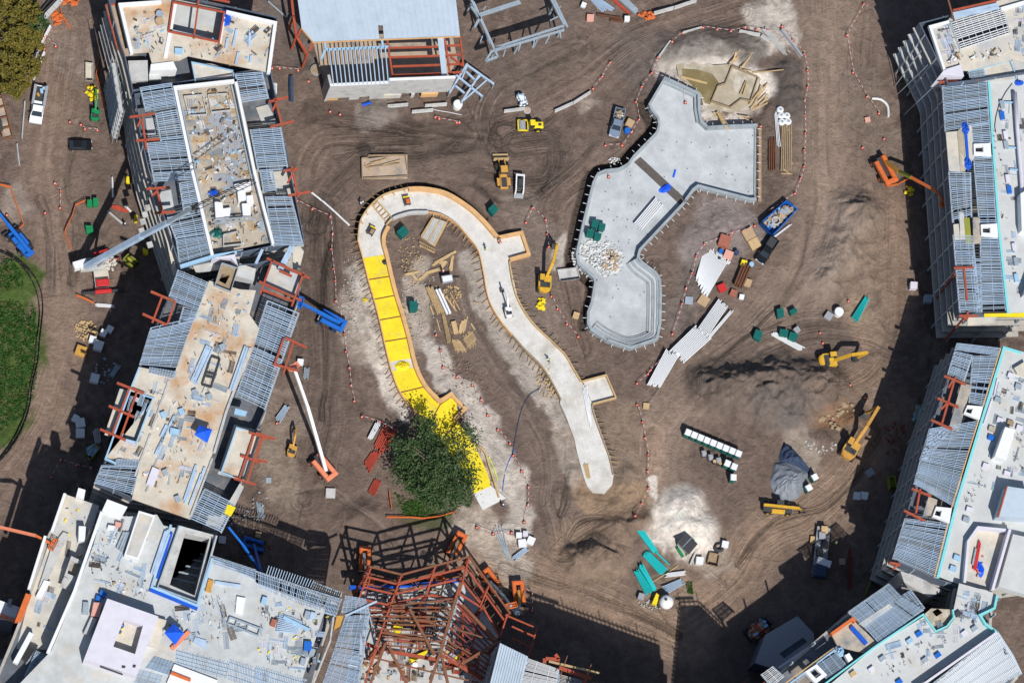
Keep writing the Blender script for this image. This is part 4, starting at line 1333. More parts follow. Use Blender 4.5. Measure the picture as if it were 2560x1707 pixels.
frame(bC, "20", "1940,130 2020,155;2020,155 1940,415;1940,415 1855,390;1855,390 1940,130;1900,280 1990,300;1885,310 1970,330", ZC + .4, 0.3, 0.5, "dark_metal", "bar_frame")
part("roof_panel", MB().prism(X("20", "1400,1145 1467,1175 1408,1330 1342,1305", ZC + .5), ZC, ZC + .5), "lilac_wrap", bC)
part("crate", MB().prism(X("20", "1565,785 1645,805 1640,855 1560,840", ZC + .7), ZC, ZC + .7), "pale_blue", bC)
part("crate", MB().prism(X("20", "2160,610 2270,640 2255,680 2150,660", ZC + .7), ZC, ZC + .7), "pale_blue", bC)
for x, y in ((1790, 465), (1920, 505), (2040, 50), (1500, 670), (1665, 640), (1515, 1200), (1630, 1440)):
    c = A("20", x, y, ZC + .4)
    part("crate", MB().box((c.x, c.y, ZC + .3), (0.9, 1.1, 0.6), 0.4), random.choice(["steel_grey", "pale_blue", "rebar"]), bC)
dowels(bC, "20", ["1780,20 2000,60 1900,420 1660,380", "1640,400 1950,480 1880,680 1640,640", "2010,100 2180,130 2100,330 1980,300", "1580,700 1760,740 1700,1150 1560,1100", "1920,-330 2250,-330 2150,-30 1800,-60"], ZC, 22, 0.9, seed=9)
litter(bC, "20", ["1900,-480 2330,-420 2200,0 1780,0", "1300,560 1950,560 1700,1500 1280,1380"], ZC, 40, ["steel_grey", "cardboard", "white_vinyl", "pale_blue"], 0.9, 11)
deck(bC, "20", "2100,1470 2200,1300 2240,1330 2160,1500", ZC, "cream_deck", "corner_deck")
part("corner_board", MB().prism(X("20", "2090,1490 2165,1520 2120,1600 2060,1570", ZC + .1), ZC - .4, ZC + .1), "bright_yellow", bC)

# ---------------------------------------------------------------- block D, large south-west wing
ZD = 21.0
SD = X("30", "600,-170 920,-70 1270,-40 1480,90 2010,190 1950,420 2350,540 2800,640 3130,800 3060,960 2880,1650 -120,1700 130,1100 270,740 420,240", ZD)
bD = thing("hotel_wing", "broad south-west hotel wing with pale roof, dark deep shaft and white penthouse", "building", ground_center(SD), group="hotel wings round the site")
tower(bD, SD, ZD, 6, inset=0.9, col=False, crown=False, holes=[X("30", "1628,108 2003,211 1828,848 1428,697", ZD)])
deck(bD, "30", "940,0 1160,40 1440,20 1500,120 1640,150 1950,220 1950,420 2330,610 2350,640 2990,880 2740,1640 -40,1800 470,1270 560,1060 700,720 860,290", ZD, "grey_deck",
     holes=["1640,120 1990,215 1815,830 1440,690"])
deck(bD, "30", "600,-165 910,-60 690,690 450,1260 150,1250 260,820 500,140", ZD - 3.4, "cream_deck", "lower_deck")
part("shaft_wall", MB().prism(X("30", "1630,110 2000,210 1825,845 1430,695", ZD), 3.0, ZD - .4, [X("30", "1700,190 1925,235 1790,760 1560,660", ZD)]), "concrete", bD)
part("shaft_floor", MB().prism(X("30", "1630,110 2000,210 1825,845 1430,695", ZD), 12.5, 13.0), "concrete", bD)
for i in range(7):
    frame(bD, "30", "%d,%d %d,%d" % (1700 - 20 * i, 205 + 66 * i, 1915 - 20 * i, 255 + 66 * i), 15.5, 0.25, 0.3, "steel_grey", "shaft_beam")
part("shaft_ledge", MB().prism(X("30", "1650,130 1985,215 1820,830 1440,690", ZD), ZD - 1.4, ZD - .9, [X("30", "1700,190 1925,235 1790,760 1560,660", ZD - .9)]), "cream_deck", bD)
kerb(bD, "30", "1560,110 1380,690 1820,870 1960,420", ZD, 0.5, 0.4, "pale_blue", "shaft_kerb", side=1)
kerb(bD, "30", "1640,120 1440,690 1815,830 1990,215", ZD, 0.9, 0.2, "steel_grey", "guard_rail", side=1)
part("shaft_tarp", MB().strip(flip2(X("30", "1375,700 1815,880", ZD)), -0.5, 0.2, ZD, ZD + .35), "blue_tarp", bD)
frame(bD, "30", "1520,170 1390,560;1540,160 1410,570;1555,200 1420,590", ZD + .6, 0.35, 0.5, "galvanised", "stacked_beam")
part("shaft_tarp", MB().strip(flip2(X("30", "1575,190 1445,610", ZD)), -0.25, 0.2, ZD, ZD + .4), "blue_tarp", bD)
# white parapets
kerb(bD, "30", "950,0 700,725 455,1290", ZD, 1.0, 0.55, "white")
kerb(bD, "30", "610,-170 490,180", ZD - 2.5, 0.9, 0.5, "white")
kerb(bD, "30", "430,220 280,700", ZD - 2.5, 0.9, 0.5, "white")
part("cut_panel", MB().prism(X("30", "580,180 630,200 440,620 360,720 350,700 470,330", ZD - 3.0), ZD - 3.4, ZD - 2.9), "concrete", bD)
part("cut_panel", MB().prism(X("30", "405,620 465,635 380,790 330,770", ZD - 2.6), ZD - 3.4, ZD - 2.6), "white", bD)
part("cut_panel", MB().prism(X("30", "720,-225 785,-205 770,-120 700,-150", ZD - 1), ZD - 4, ZD - 1), "white", bD)
part("cut_panel", MB().prism(X("30", "985,-120 1170,-50 1100,70 930,0", ZD + .8), ZD - .3, ZD + .8), "white", bD)
part("roof_slab", MB().prism(X("30", "1275,-15 1425,30 1272,440 1140,395", ZD + 1.6), ZD, ZD + 1.6), "white", bD)
part("roof_slab_recess", MB().prism(X("30", "1285,10 1405,48 1262,415 1160,385", ZD + 1.7), ZD + 1.6, ZD + 1.65), "cream_deck", bD)
# white penthouse with court
PHT = X("30", "985,790 1455,955 1250,1500 770,1350", ZD + 3.6)
part("penthouse_roof", MB().prism(PHT, ZD, ZD + 3.6, [X("30", "1140,980 1312,1040 1240,1300 1040,1230", ZD + 3.6)]), "lilac_wrap", bD)
part("court_floor", MB().prism(X("30", "1140,980 1312,1040 1240,1300 1040,1230", ZD + 3.6), ZD, ZD + 1.2), "cream_deck", bD)
part("penthouse_side", MB().prism(X("30", "1440,965 1530,990 1450,1240 1360,1215", ZD + 1.2), ZD, ZD + 1.2), "cream_deck", bD)
part("roof_vent", MB().prism(X("30", "1120,1400 1155,1410 1145,1430 1115,1425", ZD + 3.62), ZD + 3.6, ZD + 3.66), "dark_inside", bD)
part("roof_vent", MB().prism(X("30", "1220,1395 1250,1400 1240,1425 1215,1420", ZD + 3.62), ZD + 3.6, ZD + 3.66), "dark_inside", bD)
c = A("30", 1110, 1060, ZD + 1.3)
litter(bD, "30", ["1125,980 1150,985 1110,1130 1085,1120"], ZD + 1.2, 20, ["red_paint", "blue_paint", "white_vinyl", "bright_yellow"], 0.6, 21, 1.0)
part("roof_slot", MB().prism(X("30", "920,1405 1130,1480 1125,1495 915,1420", ZD + 3.62), ZD + 3.6, ZD + 3.65), "dark_inside", bD)
# shallow joist strips round the pale deck
joists(bD, "30", "1950,400 1955,480 2350,620 2350,530", 34, ZD + .1, 0.12, 0.25, cross=4)
joists(bD, "31", "0,540 10,680 440,860 480,700", 30, ZD + .15, 0.14, 0.25, cross=3)
joists(bD, "31", "470,700 430,850 740,950 790,800", 24, ZD + .15, 0.14, 0.25, cross=4)
joists(bD, "31", "530,640 500,700 770,800 790,740", 14, ZD - .3, 0.12, 0.25, "dark_metal", cross=2)
deck(bD, "31", "530,645 790,745 775,805 505,705", ZD - .6, "concrete", "balcony_floor")
for i in range(18):
    a, b = lerp(*X("31", "120,490 530,625", ZD), i / 17), lerp(*X("31", "95,570 500,690", ZD), i / 17)
    stick("joist", a, b, 0.12, 0.2, "galvanised", bD)
joists(bD, "31", "830,950 1040,930 930,1680 620,1568", 62, ZD + 1.0, 0.2, 0.3, cross=4)
joists(bD, "31", "830,760 1000,790 1040,930 790,920", 14, ZD + .9, 0.14, 0.25, cross=5)
frame(bD, "31", "820,950 1110,815", ZD + 1.3, 0.3, 0.3, "galvanised", "roof_beam")
part("side_bin", MB().prism(X("31", "740,950 805,955 770,1050 715,1070", ZD), ZD - 1.5, ZD + .2), "amber_paint", bD)
deck(bD, "31", "860,1320 950,1310 950,1500 900,1660 800,1640", ZD - .4, "white", "side_deck")
kerb(bD, "31", "720,960 690,1180 540,1560", ZD, 0.5, 0.3, "concrete", "roof_kerb")
joists(bD, "30", "1620,1250 1610,1400 2080,1530 2110,1380", 34, ZD + .15, 0.12, 0.25, cross=4)
joists(bD, "30", "2110,1340 2090,1540 2470,1660 2480,1470", 26, ZD + .15, 0.14, 0.3, cross=3)
joists(bD, "31", "0,1400 -20,1560 450,1700 470,1540", 30, ZD + .15, 0.14, 0.3, cross=3)
deck(bD, "30", "1600,1390 2000,1540 1960,1660 1530,1568", ZD + .5, "white", "side_deck")
frame(bD, "30", "1570,1470 1750,1540", ZD + .9, 0.5, 0.4, "orange_paint", "roof_beam")
joists(bD, "30", "1415,1320 1600,1375 1560,1500 1340,1430", 12, ZD + .2, 0.12, 0.25, cross=6)
joists(bD, "30", "1280,1440 1500,1500 1450,1620 1230,1560", 14, ZD + .1, 0.12, 0.25, cross=3)
joists(bD, "30", "340,1265 640,1400 560,1640 230,1500", 26, ZD - 2.0, 0.14, 0.25, cross=3)
part("shaft_tarp", MB().prism(X("30", "530,1255 650,1300 620,1370 510,1320", ZD - .4), ZD - 1, ZD - .4), "blue_tarp", bD)
part("shaft_tarp", MB().prism(X("30", "520,1335 690,1410 660,1425 515,1365", ZD - .2), ZD - 1, ZD - .2), "blue_tarp", bD)
joists(bD, "30", "240,1190 350,1230 240,1390 180,1340", 16, ZD - 2.5, 0.1, 0.2, "dark_metal", cross=8)
kerb(bD, "30", "270,1095 120,1370", ZD - 2.4, 0.8, 0.9, "white", side=1)
part("side_deck", MB().prism(X("30", "30,1340 160,1560 -60,1650 -60,1380", 14), 2, 14), "cream_deck", bD)
# cores and roof plant on D
part("stair_core", MB().prism(X("30", "655,400 770,455 690,640 590,580", ZD - 1.0), ZD - 4, ZD - 1.0, [X("30", "650,440 740,475 690,590 620,560", ZD - 1)]), "concrete", bD)
deck(bD, "30", "645,440 745,475 690,590 615,560", ZD - 2.4, "tan_deck", "stair_floor")
for u in range(5):
    frame(bD, "30", "%d,%d %d,%d" % (585 - 8 * u, 600 + 18 * u, 720 - 8 * u, 655 + 18 * u), ZD - 1.2 - .2 * u, 0.35, 0.15, "concrete", "stair_tread")
part("portable_box", MB().prism(X("30", "725,125 788,130 780,270 720,262", ZD - 1.4), ZD - 3.4, ZD - 1.4), "white_vinyl", bD)
part("timber_crate", MB().prism(X("30", "860,825 938,830 910,960 835,945", ZD + 1.3), ZD, ZD + 1.3), "pink_foam", bD)
part("timber_crate", MB().prism(X("30", "835,960 895,970 820,1120 765,1110", ZD + .9), ZD, ZD + .9), "concrete", bD)
part("pipe_rack", MB().prism(X("30", "765,820 815,825 810,935 755,930", ZD + .7), ZD, ZD + .7), "steel_grey", bD)
part("waste_bin", MB().prism(X("30", "930,710 985,745 960,785 910,745", ZD + 1), ZD, ZD + 1), "blue_paint", bD)
part("waste_bin", MB().prism(X("30", "890,760 930,775 915,810 875,800", ZD + .9), ZD, ZD + .9), "blue_paint", bD)
part("waste_bin", MB().prism(X("30", "995,115 1055,125 1045,160 985,150", ZD + .8), ZD, ZD + .8), "white_vinyl", bD)
part("waste_bin", MB().prism(X("30", "1060,85 1115,95 1105,130 1055,125", ZD + .8), ZD, ZD + .8), "pink_foam", bD)
frame(bD, "30", "1075,330 1140,180;1100,345 1165,180;1120,360 1190,180", ZD + .5, 0.4, 0.4, "steel_grey", "stacked_beam")
part("pallet", MB().prism(X("30", "1915,610 1965,630 1930,735 1885,720", ZD + .4), ZD, ZD + .4), "amber_paint", bD)
frame(bD, "30", "1975,640 2210,675", ZD + .4, 0.5, 0.4, "galvanised", "stacked_beam")
part("roof_panel", MB().prism(X("30", "2175,770 2255,785 2225,945 2160,920", ZD + .5), ZD, ZD + .5), "white_vinyl", bD)
frame(bD, "30", "2110,960 2390,1065;2390,1065 2370,1130;2370,1130 2090,1020;2090,1020 2110,960;2180,985 2160,1045;2280,1020 2265,1090", ZD + .5, 0.25, 0.5, "steel_grey", "bar_frame")
for i in range(9):
    a, b = lerp(*X("30", "1790,1150 1770,1190", ZD), i / 8), lerp(*X("30", "1890,1180 1900,1260", ZD), i / 8)
    stick("stacked_beam", a + Vector((0, 0, .2)), b + Vector((0, 0, .2)), 0.16, 0.2, "galvanised", bD)
for i in range(10):
    a, b = lerp(*X("31", "210,930 180,1090", ZD), i / 9), lerp(*X("31", "430,1010 380,1110", ZD), i / 9)
    stick("stacked_beam", a + Vector((0, 0, .2 + .05 * (i % 3))), b + Vector((0, 0, .2)), 0.2, 0.22, "galvanised", bD)
frame(bD, "31", "250,960 490,1080", ZD + .6, 0.6, 0.3, "pale_blue", "stacked_beam")
for x, y, m in ((75, 810, "pale_blue"), (470, 940, "steel_grey"), (520, 950, "galvanised"), (515, 1285, "steel_grey"), (430, 1370, "steel_grey"), (600, 1260, "rebar"), (160, 1015, "brick_pallet")):
    c = A("31", x, y, ZD + .4)
    part("crate", MB().box((c.x, c.y, ZD + .35), (0.9, 1.2, 0.7), -0.3), m, bD)
part("tool_box", MB().prism(X("31", "445,1180 515,1185 505,1270 440,1260", ZD + .8), ZD, ZD + .8), "blue_paint", bD)
dowels(bD, "30", ["860,380 1070,400 1000,560 830,560", "920,560 1380,620 1340,820 900,700", "1850,700 2080,740 2040,900 1840,880", "1900,780 2100,820 2060,1060 1850,980"], ZD, 24, 0.9, seed=12)
dowels(bD, "31", ["20,850 200,900 140,1020 20,980", "400,880 660,950 600,1150 420,1100", "60,1150 500,1250 400,1480 80,1400"], ZD, 20, 0.9, seed=13)
litter(bD, "30", ["880,80 1100,120 980,520 800,560", "1000,480 1350,560 1300,780 960,700", "1500,840 2100,1000 2000,1220 1560,1180"], ZD, 36, ["steel_grey", "pale_blue", "cardboard", "white_vinyl", "rebar"], 0.8, 14)
litter(bD, "31", ["20,760 680,960 560,1480 20,1340"], ZD, 60, ["steel_grey", "pale_blue", "cardboard", "white_vinyl", "rebar", "bright_yellow"], 0.8, 15)
litter(bD, "30", ["620,-80 840,0 740,300 560,260"], ZD - 3.4, 12, ["steel_grey", "cardboard", "bright_yellow"], 0.8, 16)
part("orange_barrier", MB().prism(X("30", "235,750 290,765 195,1005 135,1005", ZD - 3), ZD - 4.0, ZD - 2.4), "orange_paint", bD)
spread(bA, "00", ["1120,60 1500,40 1470,480 1220,470", "2090,130 2520,220 2460,620 1780,480"], ZA, 13, 1)
spread(bB, "00", ["1660,860 2120,800 2430,2200 1960,2250"], ZB - 1.58, 90, 2, ("galvanised", "steel_grey", "cardboard", "lumber", "white_vinyl", "rebar"), 2.2)
spread(bC, "20", ["1920,-480 2300,-420 2080,500 1640,440", "1600,400 2060,480 1760,1560 1300,1400", "1260,260 1560,330 1280,1080 1000,1050"], ZC, 30, 3)
spread(bD, "30", ["950,40 1420,60 1300,760 760,680", "1480,840 2330,760 2200,1240 1560,1240"], ZD, 26, 4)
spread(bD, "30", ["620,-130 870,-50 480,1150 200,1150"], ZD - 3.4, 14, 6)
spread(bD, "31", ["20,720 700,960 540,1520 20,1380"], ZD, 36, 5)

# ---------------------------------------------------------------- block J, north-east corner
ZJ = 21.0
SJ = X("03", "1330,258 1462,225 2520,-60 2520,700 1900,800 1600,835 1545,700", 17.5)
bJ = thing("hotel_wing", "north-east hotel wing whose lit floor slabs step out below a square roof grid", "building", ground_center(SJ), group="hotel wings round the site")
tower(bJ, SJ, ZJ, 6, edge="concrete", inset=1.3)
deck(bJ, "03", "1475,235 1660,185 1700,90 2130,5 2520,-80 2520,640 2250,545 1840,650 1610,645", ZJ, "cream_deck", holes=["1685,205 2145,65 2215,305 1775,450"])
joists(bJ, "03", "1675,205 2150,60 2225,310 1770,460", 14, ZJ + .35, 0.22, 0.3, "white_vinyl", cross=7)
kerb(bJ, "03", "1612,648 1475,238 1660,188", ZJ, 0.6, 0.5, "white")
kerb(bJ, "03", "2135,70 2520,-40", ZJ, 0.7, 0.6, "white")
frame(bJ, "03", "1700,95 2100,5", ZJ + .8, 0.35, 0.4)
frame(bJ, "03", "1700,130 2110,40;1690,160 2120,70", ZJ + .5, 0.6, 0.4, "galvanised", "stacked_beam")
frame(bJ, "03", "1655,0 1710,190", ZJ + 1.4, 0.3, 0.3, "rust_steel", "leaning_beam")
deck(bJ, "03", "1345,255 1400,240 1470,400 1570,690 1540,700", 17.55, "cream_deck", "terrace_floor", 0.2)
part("core_wrap", MB().prism(X("03", "1620,640 1770,595 1800,700 1580,690", ZJ + .6), 15, ZJ + .6), "lilac_wrap", bJ)
deck(bJ, "03", "1840,650 2220,545 2290,720 2020,745 1870,740", ZJ - 1.5, "cream_deck", "lower_roof")
joists(bJ, "03", "1850,670 1985,640 1990,705 1860,715", 7, ZJ - 1.2, 0.15, 0.2, cross=2)
kerb(bJ, "03", "1835,655 2225,545 2290,715", ZJ - 1.5, 0.5, 0.2, "pale_blue", "guard_rail")
deck(bJ, "03", "2230,560 2520,490 2520,740 2300,730", ZJ - 1.5, "grey_deck", "lower_roof")
dowels(bJ, "03", ["2220,330 2450,330 2450,560 2180,480", "1750,480 2150,420 2150,520 1780,570"], ZJ, 18, 0.9, seed=22)
litter(bJ, "03", ["1600,480 1760,480 1760,590 1640,600", "1800,520 2150,450 2150,530 1850,560"], ZJ, 16, ["rebar", "cardboard", "white_vinyl", "old_wood"], 1.1, 23, .6)
# scaffold poles up the lit facade
for s in ("1180,790 1420,470", "1210,860 1480,600", "1260,1060 1530,800"):
    a = A("03", *[float(v) for v in s.split()[0].split(",")], 0); b = A("03", *[float(v) for v in s.split()[1].split(",")], 17.5)
    stick("tie_pole", a + Vector((-.3, 0, 0)), b + Vector((-.3, 0, 0)), 0.12, 0.12, "steel_grey", bJ)

# ---------------------------------------------------------------- block I, east wing (north half)
ZI = 19.0
SI = X("03", "1602,785 2020,742 2520,742 2520,2870 1760,2880 1700,2070 1650,1450", ZI)
bI = thing("hotel_wing", "long east hotel wing, north half, with striped joist roof and aqua edge line", "building", ground_center(SI), group="hotel wings round the site")
tower(bI, SI, ZI, 5, inset=0.9)
deck(bI, "03", "2022,745 2520,700 2520,2870 2205,2875 2120,2130", ZI, "pale_deck")
kerb(bI, "03", "2195,2880 2110,2100 2018,742", ZI, 0.18, 0.45, "aqua_edge", "edge_strip")
for s, n, cr in (("1605,785 2010,745 2035,1140 1632,1205", 30, 3), ("1872,1140 2035,1120 2058,1320 1890,1330", 12, 1), ("1890,1430 2062,1420 2100,2060 1945,2060", 40, 1), ("1665,1575 1860,1580 1872,1990 1700,2040", 26, 2),
                 ("1705,2150 1880,2160 1950,2860 1765,2870", 46, 2), ("1955,2170 2115,2170 2188,2850 1955,2860", 46, 1), ("1880,2350 1955,2350 1965,2860 1925,2860", 30, 0)):
    joists(bI, "03", s, n, ZI + .05, 0.19, 0.3, cross=cr)
for s, m, nm in (("1632,1215 1735,1205 1765,1580 1662,1570", "cream_deck", "walkway_slab"), ("1738,1205 1790,1160 1812,1568 1768,1580", "sludge", "walkway_slab"), ("1792,1160 1868,1150 1895,1450 1815,1560", "cream_deck", "walkway_slab"),
                 ("1702,2060 1750,2055 1765,2200 1712,2210", "cream_deck", "walkway_slab"), ("1756,1950 1795,1950 1812,2200 1765,2200", "cream_deck", "walkway_slab"), ("1800,1995 1850,2000 1870,2240 1815,2240", "olive_bin", "walkway_slab"), ("1880,1995 1945,1995 1955,2230 1885,2240", "tan_deck", "walkway_slab")):
    deck(bI, "03", s, ZI + .04, m, nm, 0.3)
for s in ("1890,1320 2045,1312 2052,1432 1893,1420", "1955,2060 2105,2050 2115,2178 1960,2160"):
    q = X("03", s, ZI + .7)
    hole = [lerp(lerp(q[0], q[1], u), lerp(q[3], q[2], u), v) for u, v in ((.1, .28), (.55, .28), (.55, .72), (.1, .72))]
    part("hatch_frame", MB().prism(q, ZI - .2, ZI + .6, [hole]), "white", bI)
part("tarp_roll", MB().strip(flip2(X("03", "1808,1160 1835,1530", ZI)), -0.25, 0.25, ZI, ZI + .35), "blue_tarp", bI)
for x, y in ((1812, 1180), (1835, 1500)):
    c = A("03", x, y, ZI)
    part("tarp", crumple((c.x, c.y, ZI), 0.8, 1.4, 0.6, 3), "blue_tarp", bI)
outrigger(bI, "13", "1708,892 1885,884;1800,890 1830,1190;1755,1330 1925,1330;1835,1290 1830,1360;1770,1320 1830,1360", ZI + 0.5)
outrigger(bI, "03", "1575,755 1745,740;1650,720 1655,760", ZI + 0.6)
for s in ("1575,1170 1745,950", "1640,1568 1830,1350"):
    v = [float(k) for k in s.replace(",", " ").split()]
    a, b = A("13", v[0], v[1], 4), A("13", v[2], v[3], ZI)
    stick("brace_strut", a + Vector((-.6, 0, 0)), b + Vector((-.6, 0, 0)), 0.3, 0.3, "dark_red", bI)
deck(bI, "13", "1985,1310 2520,1300 2520,1345 1985,1338", ZI + .05, "bright_yellow", "edge_board", 0.2)
deck(bI, "13", "1830,1345 2100,1340 2080,1400 1830,1420", ZI - 3, "cream_deck", "end_balcony")
duct = X("03", "2265,850 2290,1200 2320,1550 2345,1900 2350,2000", ZI + .8)
part("roof_duct", MB().tube(duct, 0.42, 8), "lilac_wrap", bI, smooth=True)
frame(bI, "03", "2125,938 2270,940;2190,1350 2310,1360;2220,1555 2310,1560", ZI + .5, 0.3, 0.3, "pale_blue", "pipe_support")
for x, y in ((2150, 960), (2150, 1060), (2180, 1240), (2185, 1330), (2200, 1640), (2215, 1740), (2260, 2270), (2275, 2400), (2280, 2550)):
    c = A("03", x, y, ZI + .5)
    part("crate", MB().box((c.x, c.y, ZI + .35), (0.8, 1.5, 0.7), 0.1), random.choice(["pale_blue", "blue_paint", "steel_grey", "lilac_wrap"]), bI)
part("roof_container", MB().prism(X("13", "2318,210 2420,150 2420,560 2330,545", ZI + 2.4), ZI, ZI + 2.4), "white", bI)
kerb(bI, "13", "2355,1130 2440,900", ZI, 2.5, 0.3, "lilac_wrap", "screen_wall")
part("cable", MB().tube([p + Vector((0, 0, .1)) for p in X("03", "2240,770 2180,850 2120,960 2090,1080 2080,1160 2090,1220", ZI)], 0.09, 5), "rebar", bI)
for x, y in ((2300, 760),):
    c = A("03", x, y, ZI)
    part("tarp", crumple((c.x, c.y, ZI), 0.9, 0.7, 0.5, 8), "blue_tarp", bI)
dowels(bI, "03", ["2060,1200 2150,1200 2180,1700 2090,1700", "2130,1900 2230,1900 2330,2700 2210,2700"], ZI, 24, 0.8, seed=31)

# ---------------------------------------------------------------- block H, east wing (south half)
ZH = 19.0
SH = X("23", "1745,0 2165,40 2520,130 2520,2150 1760,2250 1535,2180 1140,2000 1345,1310 1480,800 1650,300", ZH)
bH = thing("hotel_wing", "east hotel wing, south half, with a long white box standing on its pale roof", "building", ground_center(SH), group="hotel wings round the site")
tower(bH, SH, ZH, 5, inset=0.9)
deck(bH, "23", "2170,40 2350,95 2520,140 2520,2150 2050,2280 1750,2220 1560,2150 1720,1500", ZH, "pale_deck")
kerb(bH, "23", "1548,2160 1720,1480 2160,40 2330,90", ZH, 0.18, 0.5, "aqua_edge", "edge_strip")
kerb(bH, "23", "1522,2160 1692,1480 2132,60", ZH, 0.1, 0.2, "plywood", "edge_board")
for s, n, cr in (("1745,10 2140,55 2110,130 1720,75", 7, 2), ("1720,85 1880,120 1800,370 1655,300", 18, 2), ("1885,125 2115,120 1985,590 1850,560", 30, 2), ("1500,790 1660,830 1440,1100 1400,1080", 20, 1),
                 ("1490,795 1935,720 1785,1180 1400,1095", 30, 3), ("1400,1100 1785,1185 1715,1520 1345,1305", 26, 3), ("1265,1615 1665,1660 1545,2165 1150,1990", 34, 3)):
    joists(bH, "23", s, n, ZH + .05, 0.2, 0.3, cross=cr)
deck(bH, "23", "1775,385 1872,395 1750,825 1662,790", ZH + .05, "tan_deck", "walkway_slab")
deck(bH, "23", "1475,1420 1555,1450 1530,1590 1420,1600", ZH + .05, "tan_deck", "walkway_slab")
outrigger(bH, "23", "1620,312 1818,390;1558,515 1752,602;1500,715 1695,802;1722,325 1600,745;1660,420 1700,350;1590,620 1650,560", ZH + 0.5)
outrigger(bH, "23", "1320,1345 1500,1415;1250,1545 1440,1640;1400,1350 1360,1568", ZH + 0.5)
outrigger(bH, "33", "1115,460 1220,480;1150,520 1210,465", ZH + 0.5)
for s in ("1832,580 1978,592 1945,712 1800,655", "1545,1510 1690,1525 1668,1660 1512,1600"):
    q = X("23", s, ZH + .7)
    hole = [lerp(lerp(q[0], q[1], u), lerp(q[3], q[2], u), v) for u, v in ((.08, .3), (.42, .3), (.42, .8), (.08, .8))]
    part("hatch_frame", MB().prism(q, ZH - .2, ZH + .6, [hole]), "white", bH)
frame(bH, "23", "2075,500 2110,340;1985,750 2060,520", ZH + .3, 0.3, 0.3, "lilac_wrap", "stacked_beam")
for x, y, m in ((2110, 530, "steel_grey"), (2055, 800, "tan_deck"), (2050, 880, "blue_paint"), (2225, 745, "old_wood"), (2230, 310, "lilac_wrap"), (2300, 410, "steel_grey"), (2000, 1140, "lilac_wrap"), (2130, 720, "lilac_wrap"), (2310, 790, "lilac_wrap"), (2195, 1210, "lilac_wrap"), (1850, 1540, "lilac_wrap"), (1735, 1980, "pale_blue"), (1700, 2080, "pale_blue"), (1820, 1630, "steel_grey")):
    c = A("23", x, y, ZH + .4)
    part("crate", MB().box((c.x, c.y, ZH + .3), (1.2, 0.9, 0.6), -0.35), m, bH)
part("roof_box", MB().prism(X("23", "2178,780 2272,808 2190,1085 2082,1050", ZH + 2.6), ZH, ZH + 2.6), "white", bH)
part("tent_side", MB().prism(X("23", "2260,240 2360,180 2420,330 2290,290", ZH + 1), ZH, ZH + 1), "cream_deck", bH)
dowels(bH, "23", ["2090,180 2280,200 2250,640 2020,640", "2240,830 2350,830 2330,1200 2220,1150", "1900,1180 1990,1180 1900,1500 1780,1500"], ZH, 26, 0.8, seed=41)
# raised pieces on its south end
part("plant_roof", MB().prism(X("23", "2195,1325 2420,1360 2420,1620 2110,1600", ZH + 3.2), ZH, ZH + 3.2), "metal_deck", bH)
kerb(bH, "23", "2110,1600 2190,1322", ZH + 3.2, 0.4, 0.25, "red_steel", "plant_edge")
part("sunken_court", MB().prism(X("33", "1925,130 2140,150 2230,160 2080,715 1800,640 1850,250", ZH + .8), ZH, ZH + .05), "cream_deck", bH)
kerb(bH, "33", "1795,640 1830,260 1925,125 2230,155", ZH, 1.6, 0.5, "lilac_wrap", "screen_wall")
kerb(bH, "33", "2235,160 2075,715", ZH, 2.4, 0.5, "lilac_wrap", "screen_wall")
part("white_roof", MB().prism(X("33", "2250,200 2520,260 2520,800 2115,680", ZH + 2.0), ZH, ZH + 2.0), "pale_deck", bH)
frame(bH, "33", "1890,520 1945,260;1905,530 1950,280", ZH + .6, 0.3, 0.3, "red_paint", "stacked_beam")
frame(bH, "33", "1880,480 1910,330", ZH + .6, 0.3, 0.3, "steel_grey", "stacked_beam")
c = A("33", 1945, 520, ZH)
part("tarp", crumple((c.x, c.y, ZH), 0.8, 1.6, 0.5, 12), "tent_blue", bH)
litter(bH, "33", ["1900,400 1990,400 1960,600 1880,580"], ZH, 16, ["cardboard", "steel_grey", "orange_paint"], 0.8, 44, .5)
part("stair_core", MB().prism(X("33", "1215,540 1390,590 1600,720 1480,780 1250,640", 15.5), 6, 15.5), "concrete", bH)

# ---------------------------------------------------------------- block G, south-east wing
ZG = 21.0
SG = X("33", "735,915 1115,655 1440,890 1560,1110 1690,1000 1755,650 2120,750 2100,1090 2350,1480 2000,1900 300,2000 -100,1640", ZG)
bG = thing("hotel_wing", "south-east hotel wing with a kinked pale roof edged in pale aqua", "building", ground_center(SG), group="hotel wings round the site")
tower(bG, SG, ZG, 6, inset=0.9, crown=False)
deck(bG, "33", "1010,1212 1432,955 1545,1105 1650,1060 1715,970 1705,890 1755,650 2060,735 2115,765 2090,885 1962,945 2005,1015 2108,1090 1350,1600 1100,1760 300,1800", ZG, "pale_deck")
kerb(bG, "33", "500,1600 1005,1225 1425,945 1540,1100 1650,1050 1715,965 1705,890", ZG, 0.5, 0.3, "aqua_edge", "edge_strip", side=1)
kerb(bG, "33", "2115,765 2090,885 1962,945 2005,1015 2108,1090", ZG, 1.0, 0.4, "aqua_edge", "edge_strip")
part("court_wall", MB().prism(X("33", "1440,930 1500,880 1690,890 1700,980 1640,1040 1545,1080", ZG - .5), 8, ZG - .6, [X("33", "1510,910 1560,880 1605,920 1545,955", ZG - .5)]), "sludge", bG)
kerb(bG, "33", "1360,1610 2095,1095", ZG, 2.0, 0.4, "lilac_wrap", "screen_wall")
joists(bG, "33", "740,915 850,1015 1225,770 1115,655", 44, ZG + .1, 0.2, 0.3, cross=2)
joists(bG, "33", "860,1025 1010,1195 1430,890 1235,770", 52, ZG + .1, 0.16, 0.3, cross=3)
